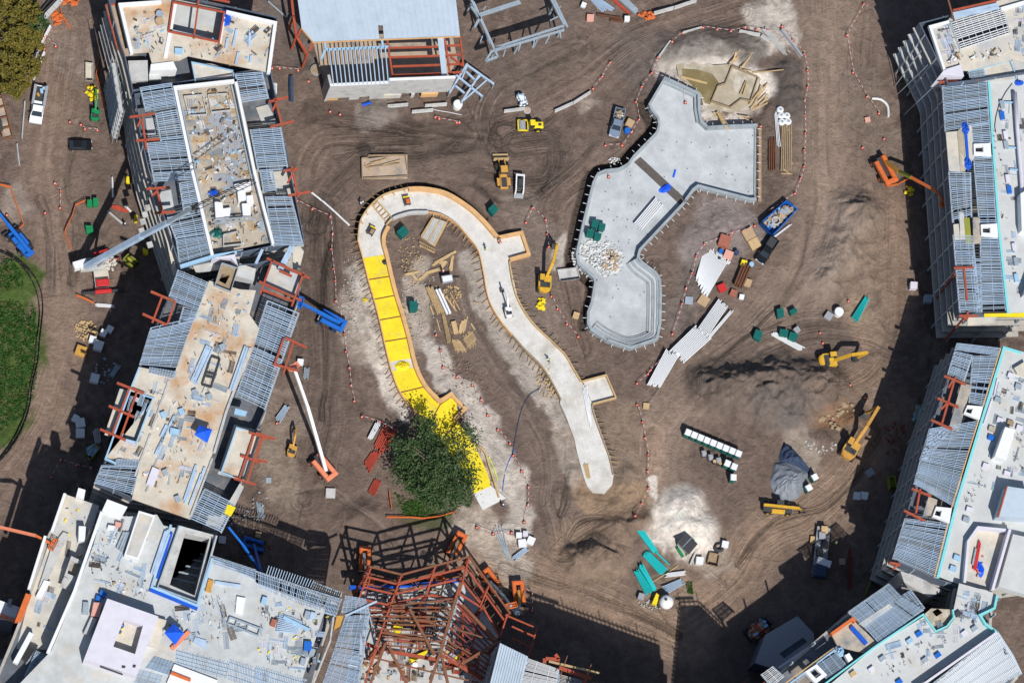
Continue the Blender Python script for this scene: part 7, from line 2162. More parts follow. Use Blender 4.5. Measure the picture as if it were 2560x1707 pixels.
bundle("beam_stack", "pale metal studs beside the aqua pipes, the lower bundle", "beams", "32", "1540,615 1575,665 1430,750 1380,680", 6, "galvanised", .25, layers=2, member="stud")
bundle("plank_stack", "weathered dark planks stacked beside the tape barricade", "planks", "03", "120,1160 220,1150 215,1560 110,1560", 6, "old_wood", .12, layers=3, member="plank")
bundle("plank_stack", "red-brown boards stacked west of the dark planks", "planks", "03", "0,1280 65,1280 75,1560 0,1560", 4, "brown_pipe", .12, layers=3, member="plank")
bundle("plank_stack", "grey beams lying at the barricade corner", "planks", "02", "2290,280 2340,270 2540,470 2490,510", 5, "concrete", .2, layers=2, member="plank", jit=.5)
bundle("plank_stack", "long orange lumber stack inside the channel loop", "planks", "11", "1555,1082 1620,1078 1725,1300 1655,1312", 6, "lumber", .15, layers=4, member="plank")
bundle("plank_stack", "second orange lumber stack inside the channel loop, further south", "planks", "11", "1700,1320 1730,1318 1790,1570 1750,1575", 4, "lumber", .15, layers=3, member="plank")
bundle("plank_stack", "long planks on the concrete channel floor near its south end", "planks", "22", "640,415 690,420 735,770 705,760", 4, "white_vinyl", .15, z0=.32, member="plank", jit=.8)
bundle("plank_stack", "tan planks at the very end of the concrete channel", "planks", "22", "650,1120 700,1125 722,1255 685,1250", 4, "lumber", .12, z0=.32, member="plank")
bundle("plank_stack", "fan of short lumber pieces south of the plywood sheets", "planks", "11", "1870,1400 1945,1340 1920,1470 1860,1500", 6, "lumber", .1, member="plank", jit=.3)
bundle("plank_stack", "curved tan timber ribs at the south of the lumber yard", "planks", "11", "1890,1530 1980,1460 2030,1560 1950,1640", 9, "lumber", .15, member="plank", jit=.4, w=.12)
bundle("plank_stack", "curved tan timber ribs south of the loop's lumber yard", "planks", "21", "1790,-20 1870,-10 1940,90 1830,95", 8, "lumber", .15, member="plank", jit=.3, w=.14)
bundle("pipe_stack", "three thin pipes lying on pale sand near the orange lift", "pipes", "31", "2165,140 2270,130 2330,440 2310,440", 4, "steel_grey", .18, member="pipe", jit=.5, w=.2)
bundle("panel_bundle", "grey panels beside the white sacks on the south road", "panels", "32", "120,320 150,355 35,445 0,410", 5, "galvanised", .2, layers=2, member="panel")
scatter_timbers("timber_heap", "loose orange boards dumped in the middle of the channel loop", "11", ["1620,870 1835,740", "1640,850 1800,760", "1780,900 1810,780", "1700,890 1750,830", "1370,955 1500,925", "1420,930 1480,1010", "1500,1000 1580,930", "1560,940 1700,900", "1680,850 1740,840", "1790,920 1800,790"], w=.5)
scatter_timbers("timber_heap", "thin offcuts scattered south of the lumber stacks", "11", ["1660,1360 1690,1470", "1600,1240 1625,1310", "1780,1120 1870,1280", "1740,1150 1840,1290", "1970,1400 2010,1460", "2000,1205 2045,1225", "1810,1200 1830,1280"], w=.25)
scatter_timbers("timber_heap", "crossed pale poles lying on dark planks by the barricade", "03", ["125,1500 230,1500", "145,1480 150,1570", "150,1560 200,1600", "120,1590 225,1595", "165,1160 205,1230"], w=.15)
bundle("sheet_stack", "square plywood sheets stacked inside the channel loop", "sheets", "11", "1775,1392 1842,1380 1870,1492 1800,1508", 1, "lumber", .15, layers=3, member="sheet", jit=.05)
bundle("wrapped_bundle", "long bundle under white plastic beside the orange lumber", "bundle", "11", "1635,1100 1690,1090 1792,1310 1740,1328", 2, "white_vinyl", .35, layers=2, member="package", jit=.05)

# wooden platform inside the loop
pf = thing("timber_platform", "weathered white timber platform inside the channel loop", "platform", A("11", 1635, 560, 0))
a, b, c_, d = X("11", "1620,430 1752,475 1640,690 1515,600", .5)
for i in range(9):
    u = (i + .5) / 9
    stick("board", lerp(a, b, u) , lerp(d, c_, u), (b - a).length / 9 * .93, .12, "concrete" if i % 4 else "lumber", pf)
stick("edge", d + Vector((0, 0, -.2)), c_ + Vector((0, 0, -.2)), .2, .4, "lumber", pf); stick("edge", b + Vector((0, 0, -.2)), c_ + Vector((0, 0, -.2)), .2, .4, "lumber", pf); stick("edge", a + Vector((0, 0, -.2)), d + Vector((0, 0, -.2)), .2, .4, "lumber", pf); stick("edge", a + Vector((0, 0, -.2)), b + Vector((0, 0, -.2)), .2, .4, "lumber", pf)
rr = thing("timber_rack", "slatted timber rack south of the wooden platform", "rack", A("11", 1580, 700, 0))
for i in range(9):
    p, q = lerp(*X("11", "1500,655 1640,725", .4), i / 8), lerp(*X("11", "1510,680 1640,750", .4), i / 8)
    stick("slat", p, q, .14, .3, "old_wood", rr)
for s in ("1495,650 1645,728", "1500,685 1640,752"):
    a, b = X("11", s, .2)
    stick("rail", a, b, .2, .35, "lumber", rr)
gn = thing("generator_trailer", "pale grey generator trailer among the loose orange boards", "trailer", A("11", 1755, 990, 0))
q = X("11", "1700,965 1800,950 1812,1010 1715,1030", 1.5)
part("housing", MB().prism(q, .6, 1.5), "grey_plastic", gn); part("top_panel", MB().prism(offset_poly(q, .15), 1.5, 1.56), "white", gn)
part("drawbar", MB().bar(A("11", 1800, 980, .5), A("11", 1870, 975, .4), .15, .15), "dark_metal", gn)
for x, y in ((1735, 1030), (1775, 1022)):
    p = A("11", x, y, .35)
    part("wheel", MB().cyl((p.x - .1, p.y, .35), (p.x + .1, p.y, .35), .35, n=10), "black_rubber", gn)

# frame of boards with lumber north of the channel
bx = thing("spoil_frame", "low boarded slab heaped with old lumber north of the channel", "slab", A("01", 1180, 1500, 0))
part("slab", MB().prism(X("01", "970,1460 1390,1420 1390,1640 970,1640", .5), 0, .45), "floor_tan", bx)
for s in ("970,1455 1030,1450", "1030,1430 1370,1425", "1370,1425 1390,1560", "970,1460 975,1640", "985,1640 1390,1620"):
    a, b = X("01", s, .6)
    stick("edge_board", a, b, .2, .5, "old_wood", bx)
for s in ("1000,1530 1150,1480", "1010,1540 1320,1500", "1050,1500 1200,1460", "1140,1520 1330,1470", "1000,1500 1060,1580"):
    a, b = X("01", s, .7)
    stick("timber", a, b, .2, .15, "old_wood" if "1010" in s else "lumber", bx)

# ================================================================== BARRIERS, KERBS, POSTS, FENCES
def barrier(label, t, a, b, m="concrete", h=.85, w=.6, group="concrete road barriers", name="concrete_barrier"):
    p, q = A(t, *a, .4), A(t, *b, .4)
    c = (p + q) / 2
    L = (q - p).length
    r = thing(name, label, "barrier", (c.x, c.y, 0), math.atan2(q.y - p.y, q.x - p.x), group, world=False)
    k = w / 2
    v = [(y, z) for y, z in ((-k, 0), (k, 0), (k, .12), (k * .6, .35), (k * .4, h), (-k * .4, h), (-k * .6, .35), (-k, .12))]
    n = len(v)
    mb = MB().add([(-L / 2, y, z) for y, z in v] + [(L / 2, y, z) for y, z in v], [tuple(reversed(range(n))), tuple(range(n, 2 * n))] + [(i, (i + 1) % n, (i + 1) % n + n, i + n) for i in range(n)])
    part("body", mb, m, r)
    for x in (-L / 2 - .04, L / 2 + .04):
        part("joint_bar", MB().box((x, 0, h * .6), (.08, .12, .3)), "dark_metal", r)
barrier("concrete barrier in front of the concrete wall, west of two behind", "01", (1205, 975), (1395, 958))
barrier("concrete barrier in front of the concrete wall, east of two behind", "01", (1550, 970), (1750, 955))
barrier("concrete barrier in front of the concrete wall, the nearer one", "01", (1430, 1025), (1625, 1008))
barrier("concrete barrier at the blue tent, west of the roller", "02", (-75, 1020), (115, 995))
barrier("concrete barrier east of the roller, the lower of two in line", "02", (390, 1020), (555, 945))
barrier("concrete barrier east of the roller, the upper of two in line", "02", (560, 945), (718, 845))
barrier("concrete barrier at the north road edge, west one", "02", (1298, 125), (1480, 75), h=1.1)
barrier("concrete barrier at the north road edge, east one", "02", (1485, 75), (1690, 5), h=1.1)
barrier("concrete barrier on the pit's north-west rim", "02", (1345, 525), (1450, 380))
barrier("pale green concrete barrier on the pit's north rim", "02", (1560, 305), (1740, 255))
barrier("concrete barrier at the pit's north rim, by the white splash", "02", (2085, 285), (2275, 320))
barrier("concrete barrier at the pit's north-east corner", "02", (2290, 325), (2370, 375))
barrier("dark grey barrier on the pit's east rim under the tape", "03", (120, 280), (310, 525), "grey_plastic", 1.0, .9)
barrier("white barrier along the west road, north piece", "00", (335, 480), (460, 240), "white")
barrier("white barrier along the west road, middle left piece", "00", (275, 660), (330, 490), "white")
barrier("white barrier along the west road, middle right piece", "00", (300, 730), (405, 480), "white")
barrier("grey rail beside the white service truck", "00", (200, 1270), (228, 930), "concrete", .6, .4)
barrier("grey rail on the west road south of the service truck", "00", (178, 1520), (155, 1320), "concrete", .6, .4)
barrier("white rail on the road west of the crane's shadow", "10", (1040, 240), (1030, 60), "white", .6, .4)
barrier("concrete rail beside the orange mesh below the crane shadow", "10", (990, 365), (1125, 480), "concrete", .5, .4)
barrier("white rail beside the orange mesh, touching the facade", "10", (1150, 315), (1205, 375), "white", .5, .4)
# cones with striped tape
cone_meshes = (mesh_from("cone_body", MB().lathe([(.26, .05), (.22, .2), (.05, .8), (.02, .82)], n=10), "cone_orange"),
               mesh_from("cone_base", MB().box((0, 0, .03), (.6, .6, .06)), "dark_metal"),
               mesh_from("cone_band", MB().lathe([(.172, .38), (.125, .54)], n=10), "white"))
def cone(p, label, group):
    o = bpy.data.objects.new("traffic_cone", None); o.empty_display_size = .2
    COL.objects.link(o)
    o.location = (p.x, p.y, max(ground_z(p.x, p.y), p.z) - .01)
    o["label"] = label; o["category"] = "cone"; o["group"] = group
    for nm, me in zip(("body", "base", "band"), cone_meshes):
        c = bpy.data.objects.new(nm, me); COL.objects.link(c); c.parent = o
def tape_line(where, t, s, zc=0.0, tape=True, ends=True):
    pts = X(t, s, zc)
    n = len(pts)
    for i, p in enumerate(pts):
        cone(p, "orange cone, %s along the tape %s" % (ORD[i], where) if n > 1 else "orange cone " + where, "cones " + where)
    if tape and n > 1:
        root = thing("barrier_tape", "red and white striped tape strung " + where, "tape", ground_center(pts), group="striped tapes")
        k = 0
        for a, b in zip(pts[:-1], pts[1:]):
            L = (b - a).length
            m_ = max(2, int(L / .55))
            za, zb = max(ground_z(a.x, a.y), zc), max(ground_z(b.x, b.y), zc)
            for i in range(m_):
                u0, u1 = i / m_, (i + 1) / m_
                sag = lambda u: .92 - .3 * 4 * u * (1 - u) * min(1, L / 8)
                p, q = lerp(a, b, u0), lerp(a, b, u1)
                p = Vector((p.x, p.y, lerp(za, zb, u0) + sag(u0))); q = Vector((q.x, q.y, lerp(za, zb, u1) + sag(u1)))
                stick("stripe", p, q, .055, .05, "white" if k % 2 else "red_paint", root)
                k += 1
tape_line("south-west of the metal roof building", "01", "145,632 215,632 382,655")
tape_line("east of the north-west wing, down to the channel", "11", "375,280 515,355 680,425 700,580 690,720 710,900 725,1010 730,1200 780,1340 810,1500 825,1660 855,1810 870,1970 900,2115")
tape_line("above the red beams west of the tree", "21", "970,690 1135,742 1300,830")
tape_line("from the roller barriers up the north road", "02", "742,820 825,708 900,578")
tape_line("around the west side of the pool", "02", "1010,1340 1097,1215 1165,1100 1135,940 1190,800 1280,675 1335,535")
tape_line("below the silver pickup", "02", "855,1340 1008,1338")
tape_line("from the pit corner onto the pool", "02", "1280,675 1415,725 1565,790 1590,945", 0.3)
tape_line("on the pit's north rim, western run", "02", "1460,400 1560,310")
tape_line("on the pit's north rim, eastern run", "02", "1748,265 1880,278 2005,295 2140,262 2240,280 2345,290")
tape_line("down the east side of the pit and pool", "03", "128,250 222,375 330,500 358,650 362,805 325,935 330,1070 340,1225 330,1380 330,1530 298,1640 245,1780 130,1860 20,1930")
tape_line("on the east verge of the main road", "03", "875,45 722,330 778,670 905,895 1015,1045")
tape_line("from the brick pallets over the pipes to the road", "12", "2225,510 2110,560 2018,580 1755,690 1685,790 1650,940 1595,1080 1560,1220 1470,1500")
tape_line("beside the yellow excavator, northern run", "12", "125,480 185,345 305,455 320,585 335,700")
tape_line("beside the yellow excavator, southern run", "12", "360,1155 415,1270 500,1412 605,1525")
tape_line("east of the channel's tail", "22", "1145,580 1195,740 1218,885 1248,1035 1240,1190 1250,1345 1185,1490 1110,1620")
tape_line("west of the channel's tail on the sand", "22", "10,1045 88,1190 148,1335 145,1495 110,1655")
tape_line("right of the yellow membrane, on the spoil bank", "21", "1690,80 1715,238 1845,325 1985,400 2065,535 2125,675 2220,810 2330,935")
tape_line("on the pale sand above the orange lift", "31", "2025,140 2175,200 2345,190")
tape_line("east of the red frame", "32", "60,660 180,750 180,905")
tape_line("by the muddy puddle below the concrete wall", "01", "1645,1080 1680,1095 1840,1130 1865,1130")
tape_line("on the west road in a small triangle", "00", "405,455 415,345 510,430", 0)
tape_line("on the west road north of the green bins", "10", "550,345 555,190 500,120")
tape_line("below the green compact excavator", "00", "740,1150 778,1190 893,1200")
tape_line("in the shade beside the south-west block", "20", "470,1245 560,1085 700,1135 840,1165")
tape_line("by the white pipe stacks", "22", "1145,385 1245,298 1270,262 1375,150")
for where, t, x, y in (("alone below the green excavator's body", "00", 640, 1125), ("alone on the sand by the teal bins", "13", 735, 1200), ("alone beside the two teal crates", "13", 475, 1490), ("alone on the pool floor near its west wall", "12", 885, 58), ("alone on the dark soil north of the excavator arm", "23", 748, 405),
                       ("alone on the soil by the eastern shadow", "23", 890, 520), ("alone by the excavated clods", "23", 500, 15), ("west of two alone on the east verge", "03", 865, 1360), ("east of two alone on the east verge", "03", 1062, 1280), ("alone on the grey spoil pile", "01", 678, 1030), ("alone beside the grey spoil pile", "01", 770, 1055), ("alone near the dark pipe", "01", 478, 760),
                       ("alone in the puddle west of the green bins", "10", 412, 390), ("alone on the pale mud at the west edge", "10", 62, 410), ("alone in the shade of the south-west block", "31", 135, 325), ("alone on the lumber offcuts", "11", 1650, 1510), ("alone near the tree's north-west edge", "21", 1442, 885), ("alone by the grey studs", "21", 190, 750), ("alone at the pool's south-east corner, west", "02", 2220, 1170), ("alone at the pool's south-east corner, east", "02", 2282, 1165)):
    cone(A(t, x, y, 0.2 if "pool" in where else 0), "orange cone " + where, "single cones")
# orange plastic mesh fences
def mesh_fence(label, t, s, m="orange_paint", h=.9, w=.1, name="mesh_fence", cat="fence", group="orange mesh fences", post=True):
    pts = X(t, s, 0)
    r = thing(name, label, cat, ground_center(pts), group=group)
    for a, b in zip(pts[:-1], pts[1:]):
        za, zb = ground_z(a.x, a.y), ground_z(b.x, b.y)
        for z in (h * .15, h * .5, h * .95):
            stick("strand", (a.x, a.y, za + z), (b.x, b.y, zb + z), w, .14, m, r)
        n = max(1, int((b - a).length / 1.6))
        for i in range(n):
            p = lerp(a, b, i / n)
            stick("post", (p.x, p.y, 0), (p.x, p.y, h + ground_z(p.x, p.y) + .1), .09, .09, m, r)
mesh_fence("orange mesh fence zigzagging at the west edge", "10", "0,135 95,155 140,290 190,430 212,500 165,545")
mesh_fence("orange mesh fence sagging below the north-west guard wall", "00", "550,80 565,150 600,200 645,275")
mesh_fence("orange mesh fence under the tree's south side", "31", "1195,48 1420,52 1530,62 1680,45 1830,0")
mesh_fence("orange mesh fence at the tree's west side", "21", "1218,1380 1225,1450 1240,1540")
mesh_fence("red mesh fence round the crane's west side", "10", "780,280 690,320 660,420 620,500 590,570 650,730")
mesh_fence("red mesh fence at the crane's front", "10", "700,1150 780,1180 860,1220")
mesh_fence("red mesh fence before the north-west facade", "00", "905,545 880,690 930,850 965,1010")
solo("orange_mesh_heap", heap(tuple(A("02", 1240, 150, 0)), 1.6, .8, .5, 40, .5, 2), "orange_paint", "heap of orange mesh beside the north road barrier", "mesh", kind="stuff")
solo("orange_mesh_heap", heap(tuple(A("00", 515, 160, 0)), 1.0, 1.6, .4, 34, .5, 3), "orange_paint", "bundle of red-orange mesh beside the guard wall", "mesh", kind="stuff")
solo("orange_mesh_heap", heap(tuple(A("00", 640, 15, 0)), 1.8, .9, .5, 34, .6, 4), "orange_paint", "heap of red-orange mesh at the north edge of the west road", "mesh", kind="stuff")
q = X("10", "1010,320 1075,315 1195,372 1150,385 1040,350", .1)
solo("orange_mesh_sheet", MB().prism(q, 0.02, .18), "red_pipe", "flat red mesh sheet lying beside the concrete rail", "mesh")
q = [A("13", x, y, .4) for x, y in ((1090, 140), (1190, 130), (1250, 95), (1310, 80))]
mesh_fence("red mesh fence at the foot of the orange lift on the east side", "13", "1090,150 1190,130 1250,95 1310,80")
# silt fence and guard wall on the west side
def silt(label, t, s, m="black_rubber", h=.7):
    pts = smooth_path(X(t, s, .3), 5)
    r = thing("silt_fence", label, "fence", Vector((pts[0][0], pts[0][1], 0)), group="silt fences")
    part("fabric", MB().strip(pts, -.05, .05, -.1, h), m, r)
    for i in range(0, len(pts), 3):
        stick("post", (pts[i][0], pts[i][1], 0), (pts[i][0], pts[i][1], h + .15), .09, .09, "old_wood", r)
silt("black silt fence curving round the grass, inner line", "10", "-40,720 100,790 200,870 290,1000 345,1150 365,1300 355,1450 330,1600 315,1800 270,2000 240,2200 160,2400 60,2570 -40,2690")
silt("black silt fence curving round the grass, outer line", "10", "60,740 180,830 300,950 370,1080 395,1250 385,1400 365,1568 350,1750 300,1960 270,2180 190,2400 90,2560 -20,2680")
gw = thing("guard_wall", "stone-grey guard wall curving below the north-west trees", "wall", A("00", 400, 200, 0))
gp = X("00", "600,-60 545,20 440,130 330,250 250,400 235,520", .5)
for a, b in zip(gp[:-1], gp[1:]):
    n = max(1, int((b - a).length / 1.5))
    for i in range(n):
        p, q = lerp(a, b, i / n), lerp(a, b, (i + .96) / n)
        stick("wall_block", (p.x, p.y, .4), (q.x, q.y, .4), .9, .9, "concrete", gw)
gp = X("00", "560,-40 505,10 400,115 300,240 225,400", .5)
part("rail", MB().strip(flip2(gp), -.12, .12, .0, .9), "dark_metal", gw)
gq = X("00", "470,-20 340,150 250,300 228,400", .5)
part("rail", MB().strip(flip2(gq), -.12, .12, .0, .7), "dark_metal", gw)

# ================================================================== TREES AND GRASS
def leaf_mesh(name, cen, size, m, up=.6, seed=1):
    """cen: array of leaf centres; every leaf a small tilted quad"""
    g = np.random.default_rng(seed)
    n = len(cen)
    nr = g.normal(size=(n, 3)); nr[:, 2] = np.abs(nr[:, 2]) + up
    nr /= np.linalg.norm(nr, axis=1)[:, None]
    a = np.cross(nr, g.normal(size=(n, 3))); a /= np.linalg.norm(a, axis=1)[:, None]
    b = np.cross(nr, a)
    s = size * g.uniform(.55, 1.3, n)[:, None]
    v = np.stack([cen - a * s, cen - b * s * .55, cen + a * s, cen + b * s * .55], 1).reshape(-1, 3)
    me = bpy.data.meshes.new(name)
    me.vertices.add(len(v)); me.vertices.foreach_set("co", v.astype(np.float32).ravel())
    me.loops.add(n * 4); me.loops.foreach_set("vertex_index", np.arange(n * 4, dtype=np.int32))
    me.polygons.add(n); me.polygons.foreach_set("loop_start", np.arange(0, n * 4, 4, dtype=np.int32)); me.polygons.foreach_set("loop_total", np.full(n, 4, dtype=np.int32))
    me.update(calc_edges=True)
    me.materials.append(MATS[m])
    return me

def tree(label, t, x, y, zc, rx, ry, rz, nleaf, m, nclump, seed, size=.28, group=None, sparse=None, base=None):
    c = A(t, x, y, zc)
    b = A(t, *base, 0) if base else Vector((c.x, c.y, 0))
    root = thing("tree", label, "tree", (b.x, b.y, 0), 0, group)
    g = np.random.default_rng(seed)
    cl = []
    lobes = [(np.array([math.cos(a), math.sin(a), 0]) * g.uniform(.35, .72) + np.array([0, 0, g.uniform(-.3, .5)]), g.uniform(.18, .36)) for a in np.arange(11) * .571 + g.uniform(0, 6)] + [(np.array([0, 0, .4]), .35)]
    while len(cl) < nclump:
        lc, lr = lobes[g.integers(0, len(lobes))]
        q = g.normal(size=3)
        p = lc + q / np.linalg.norm(q) * lr * g.uniform(.5, 1.05)
        if sparse and sparse(p): continue
        cl.append(p)
    cl = np.array(cl) * np.array([rx, ry, rz])
    k = g.integers(0, nclump, nleaf)
    sp = g.uniform(.4, 1.3, nclump)[k]
    pts = cl[k] + g.normal(size=(nleaf, 3)) * (np.array([.085 * rx, .085 * ry, .09 * rz]) * sp[:, None]) + np.array([c.x, c.y, c.z])
    pts[:, 2] = np.maximum(pts[:, 2], .5)
    me = leaf_mesh("crown", pts - np.array(root.location), size, m, seed=seed)
    o = bpy.data.objects.new("crown", me); COL.objects.link(o); o.parent = root
    tr = MB()
    h0 = max(1.5, zc - rz * .6)
    mid = Vector((lerp(b.x, c.x, .4), lerp(b.y, c.y, .4), h0))
    tr.tube([(b.x, b.y, -.1), lerp(b, mid, .5), mid], [.05 * rx + .12, .04 * rx + .1, .035 * rx + .08], 8)
    part("trunk", tr, "bark", root)
    lm = MB()
    for q in cl[::max(1, nclump // 34)]:
        e = Vector((c.x + q[0] * .92, c.y + q[1] * .92, c.z + q[2] * .85))
        md = lerp(mid, e, .5) + Vector((g.uniform(-.4, .4), g.uniform(-.4, .4), g.uniform(.1, .6)))
        lm.tube([mid, md, e], [.022 * rx + .06, .014 * rx + .04, .03], 5)
    part("limb", lm, "bark", root)
    return root
tree("large dark green tree spreading over the end of the yellow channel", "21", 1690, 1150, 6.0, 10.6, 11.0, 3.6, 12500, "leaf_dark", 200, 8, .25, sparse=lambda p: (p[0] + .45 * p[1] > .12 and p[1] > -.65 and math.sin(p[0] * 91 + p[1] * 57) > -.62) or (p[0] < -.35 and p[1] > .4), base=(1660, 1250))
for i, (x, y, r_, m, w) in enumerate(((12, 25, 4.2, "leaf_olive", "at the very north-west corner"), (62, 30, 3.4, "leaf_olive", "second along the guard wall, by its bend"), (25, 85, 4.4, "leaf_olive", "third from the north, at the west edge"), (72, 95, 3.2, "leaf_olive", "touching the guard wall, in the middle"), (20, 150, 3.8, "leaf_olive", "fourth along the west edge"), (58, 150, 3.6, "leaf_olive", "beside the white barriers"), (30, 198, 3.0, "leaf_olive", "southernmost of the north-west grove"), (85, 55, 2.4, "leaf_dark", "small and dark between the olive crowns"))):
    tree("olive-yellow tree " + w if m == "leaf_olive" else "dark green tree " + w, "F", x, y, 4.2, r_, r_, 3.0, 4200, m, 60, 20 + i, .26, "north-west trees")
def tufts(label, t, s, n, m, seed, h=.35, name="grass"):
    g = np.random.default_rng(seed)
    poly = [(p.x, p.y) for p in X(t, s, 0)]
    xs, ys = [p[0] for p in poly], [p[1] for p in poly]
    out = []
    while len(out) < n:
        x, y = g.uniform(min(xs), max(xs)), g.uniform(min(ys), max(ys))
        ins = False
        for i in range(len(poly)):
            (x0, y0), (x1, y1) = poly[i], poly[i - 1]
            if (y0 > y) != (y1 > y) and x < (x1 - x0) * (y - y0) / (y1 - y0) + x0:
                ins = not ins
        if ins and vnoise(np.array([x]), np.array([y]), 2.6, 8)[0] > g.uniform(.1, .55):
            out.append((x, y, g.uniform(.03, h)))
    me = leaf_mesh("grass", np.array(out), .24, m, .35, seed)
    o = bpy.data.objects.new(name, me); COL.objects.link(o)
    o["kind"] = "stuff"; o["label"] = label; o["category"] = "grass"
tufts("lush green grass bank at the west edge inside the silt fence", "F", "-60,585 30,600 60,650 82,720 85,800 70,890 45,960 -60,1030", 22000, "leaf_grass", 5)
tufts("thin weeds on the slope outside the silt fence grass", "F", "60,760 90,790 80,900 50,970 40,900", 1200, "leaf_grass", 6, .2)
tufts("grass patch in the shade at the foot of the large tree", "F", "905,1130 950,1150 990,1140 1040,1180 1000,1195 930,1185", 1500, "leaf_grass", 7)
tufts("weeds at the grove's foot by the guard wall", "F", "60,0 110,0 75,60 60,110 40,60", 900, "leaf_grass", 8, .3)
tufts("small weed clump beside the pale studs", "32", "1600,650 1650,640 1660,760 1610,740", 200, "leaf_grass", 9, .25)

# ================================================================== CANOPIES, PEOPLE
def canopy(label, t, s, z):
    q = X(t, s, z + 2.6)
    root = thing("tent_canopy", label, "tent", Vector((sum(p.x for p in q) / 4, sum(p.y for p in q) / 4, z)), group="blue tent canopies")
    c = sum(q, Vector()) / 4
    for i in range(4):
        a, b = q[i], q[(i + 1) % 4]
        part("roof_panel", MB().add([a, b, (c.x, c.y, z + 3.5), a - Vector((0, 0, .3)), b - Vector((0, 0, .3))], [(0, 1, 2), (3, 4, 1, 0)]), "tent_blue", root)
        stick("pole", (a.x, a.y, z), (a.x, a.y, z + 2.5), .07, .07, "steel_grey", root)
canopy("small blue pop-up tent on the cream roof", "20", "1830,765 1948,805 1905,925 1785,850", ZC)
canopy("larger blue pop-up tent beside the white penthouse", "30", "1595,1020 1690,1105 1610,1215 1510,1105", ZD)
solo("orange_crate_row", MB().bar(A("30", 1575, 1255, ZD + .3), A("30", 1735, 1095, ZD + .3), .7, .5), "salmon_paint", "long salmon barrier lying at the larger blue tent", "barrier")

def person(label, t, x, y, z, vest, rz, bend=0.0):
    c = A(t, x, y, z + 1.0)
    root = thing("person", label, "person", (c.x, c.y, z), rz, "site workers", world=False)
    J = {"pel": (0, 0, .95), "che": (.12 * bend * 3, 0, 1.3), "nec": (.2 * bend * 3, 0, 1.5), "hea": (.24 * bend * 3 + .03, 0, 1.66),
         "lh": (0, .1, .9), "lk": (.06, .12, .5), "la": (-.03, .13, .08), "lt": (.14, .14, .04), "rh": (0, -.1, .9), "rk": (.1, -.12, .5), "ra": (.1, -.13, .08), "rt": (.27, -.14, .04),
         "ls": (.12 * bend * 3, .2, 1.43), "le": (.15 + bend * .3, .3, 1.18), "lw": (.38 + bend * .3, .24, 1.05), "lf": (.46 + bend * .3, .22, 1.03), "rs": (.12 * bend * 3, -.2, 1.43), "re": (.12 + bend * .3, -.3, 1.16), "rw": (.34 + bend * .3, -.26, 1.02), "rf": (.42 + bend * .3, -.25, 1.0)}
    R_ = {"pel": .15, "che": .16, "nec": .06, "hea": .105, "lh": .1, "rh": .1, "lk": .07, "rk": .07, "la": .05, "ra": .05, "lt": .045, "rt": .045, "ls": .08, "rs": .08, "le": .055, "re": .055, "lw": .04, "rw": .04, "lf": .04, "rf": .04}
    E = "pel-che che-nec nec-hea pel-lh lh-lk lk-la la-lt pel-rh rh-rk rk-ra ra-rt che-ls ls-le le-lw lw-lf che-rs rs-re re-rw rw-rf".split()
    ks = list(J)
    me = bpy.data.meshes.new("body")
    me.from_pydata([J[k] for k in ks], [tuple(ks.index(w) for w in e.split("-")) for e in E], [])
    me.materials.append(MATS["jeans"])
    o = bpy.data.objects.new("body", me); COL.objects.link(o); o.parent = root
    md = o.modifiers.new("skin", 'SKIN')
    if not me.skin_vertices:
        bpy.context.view_layer.objects.active = o
    for i, k in enumerate(ks):
        if me.skin_vertices:
            me.skin_vertices[0].data[i].radius = (R_[k], R_[k])
            me.skin_vertices[0].data[i].use_root = (k == "pel")
    o.modifiers.new("smooth", 'SUBSURF').levels = 1
    part("vest", MB().lathe([(.17, .92), (.21, 1.15), (.22, 1.4), (.1, 1.5)], (.12 * bend * 2, 0, 0), 10), vest, root)
    hc = J["hea"]
    part("face", MB().lathe([(.05, -.14), (.1, -.05), (.11, .05)], hc, 10), "skin", root)
    part("hard_hat", MB().lathe([(.17, .04), (.145, .06), (.12, .14), (.04, .19)], hc, 10), "white", root)
person("worker in a lime vest walking on the channel floor by the alcove", "11", 2115, 715, .3, "hi_vis", 1.9)
person("worker in an orange vest at the alcove's west corner", "11", 2232, 655, .3, "cone_orange", .5, .5)
person("worker in an orange vest by the pale generator", "11", 1715, 925, 0, "cone_orange", 2.4)
person("worker in a lime vest bending on the southern channel floor", "22", 350, 172, .3, "hi_vis", 3.0, .6)
person("worker in white at the outside of the channel's north-west bend", "11", 958, 300, 0, "white", 0.3, .5)
person("worker standing on the west road beside the concrete rail", "10", 1145, 495, 0, "jeans", 1.2)
person("worker with a yellow vest in the grey stairwell of the south-west block", "30", 730, 400, ZD - 3.4, "bright_yellow", 1.0)
person("worker in a lime vest in the shade of the flatbed trailer", "33", 622, 280, 1.2, "hi_vis", 2.0)
person("worker walking at the end of the white concrete pad", "21", 2262, 1500, 0, "jeans", .4)

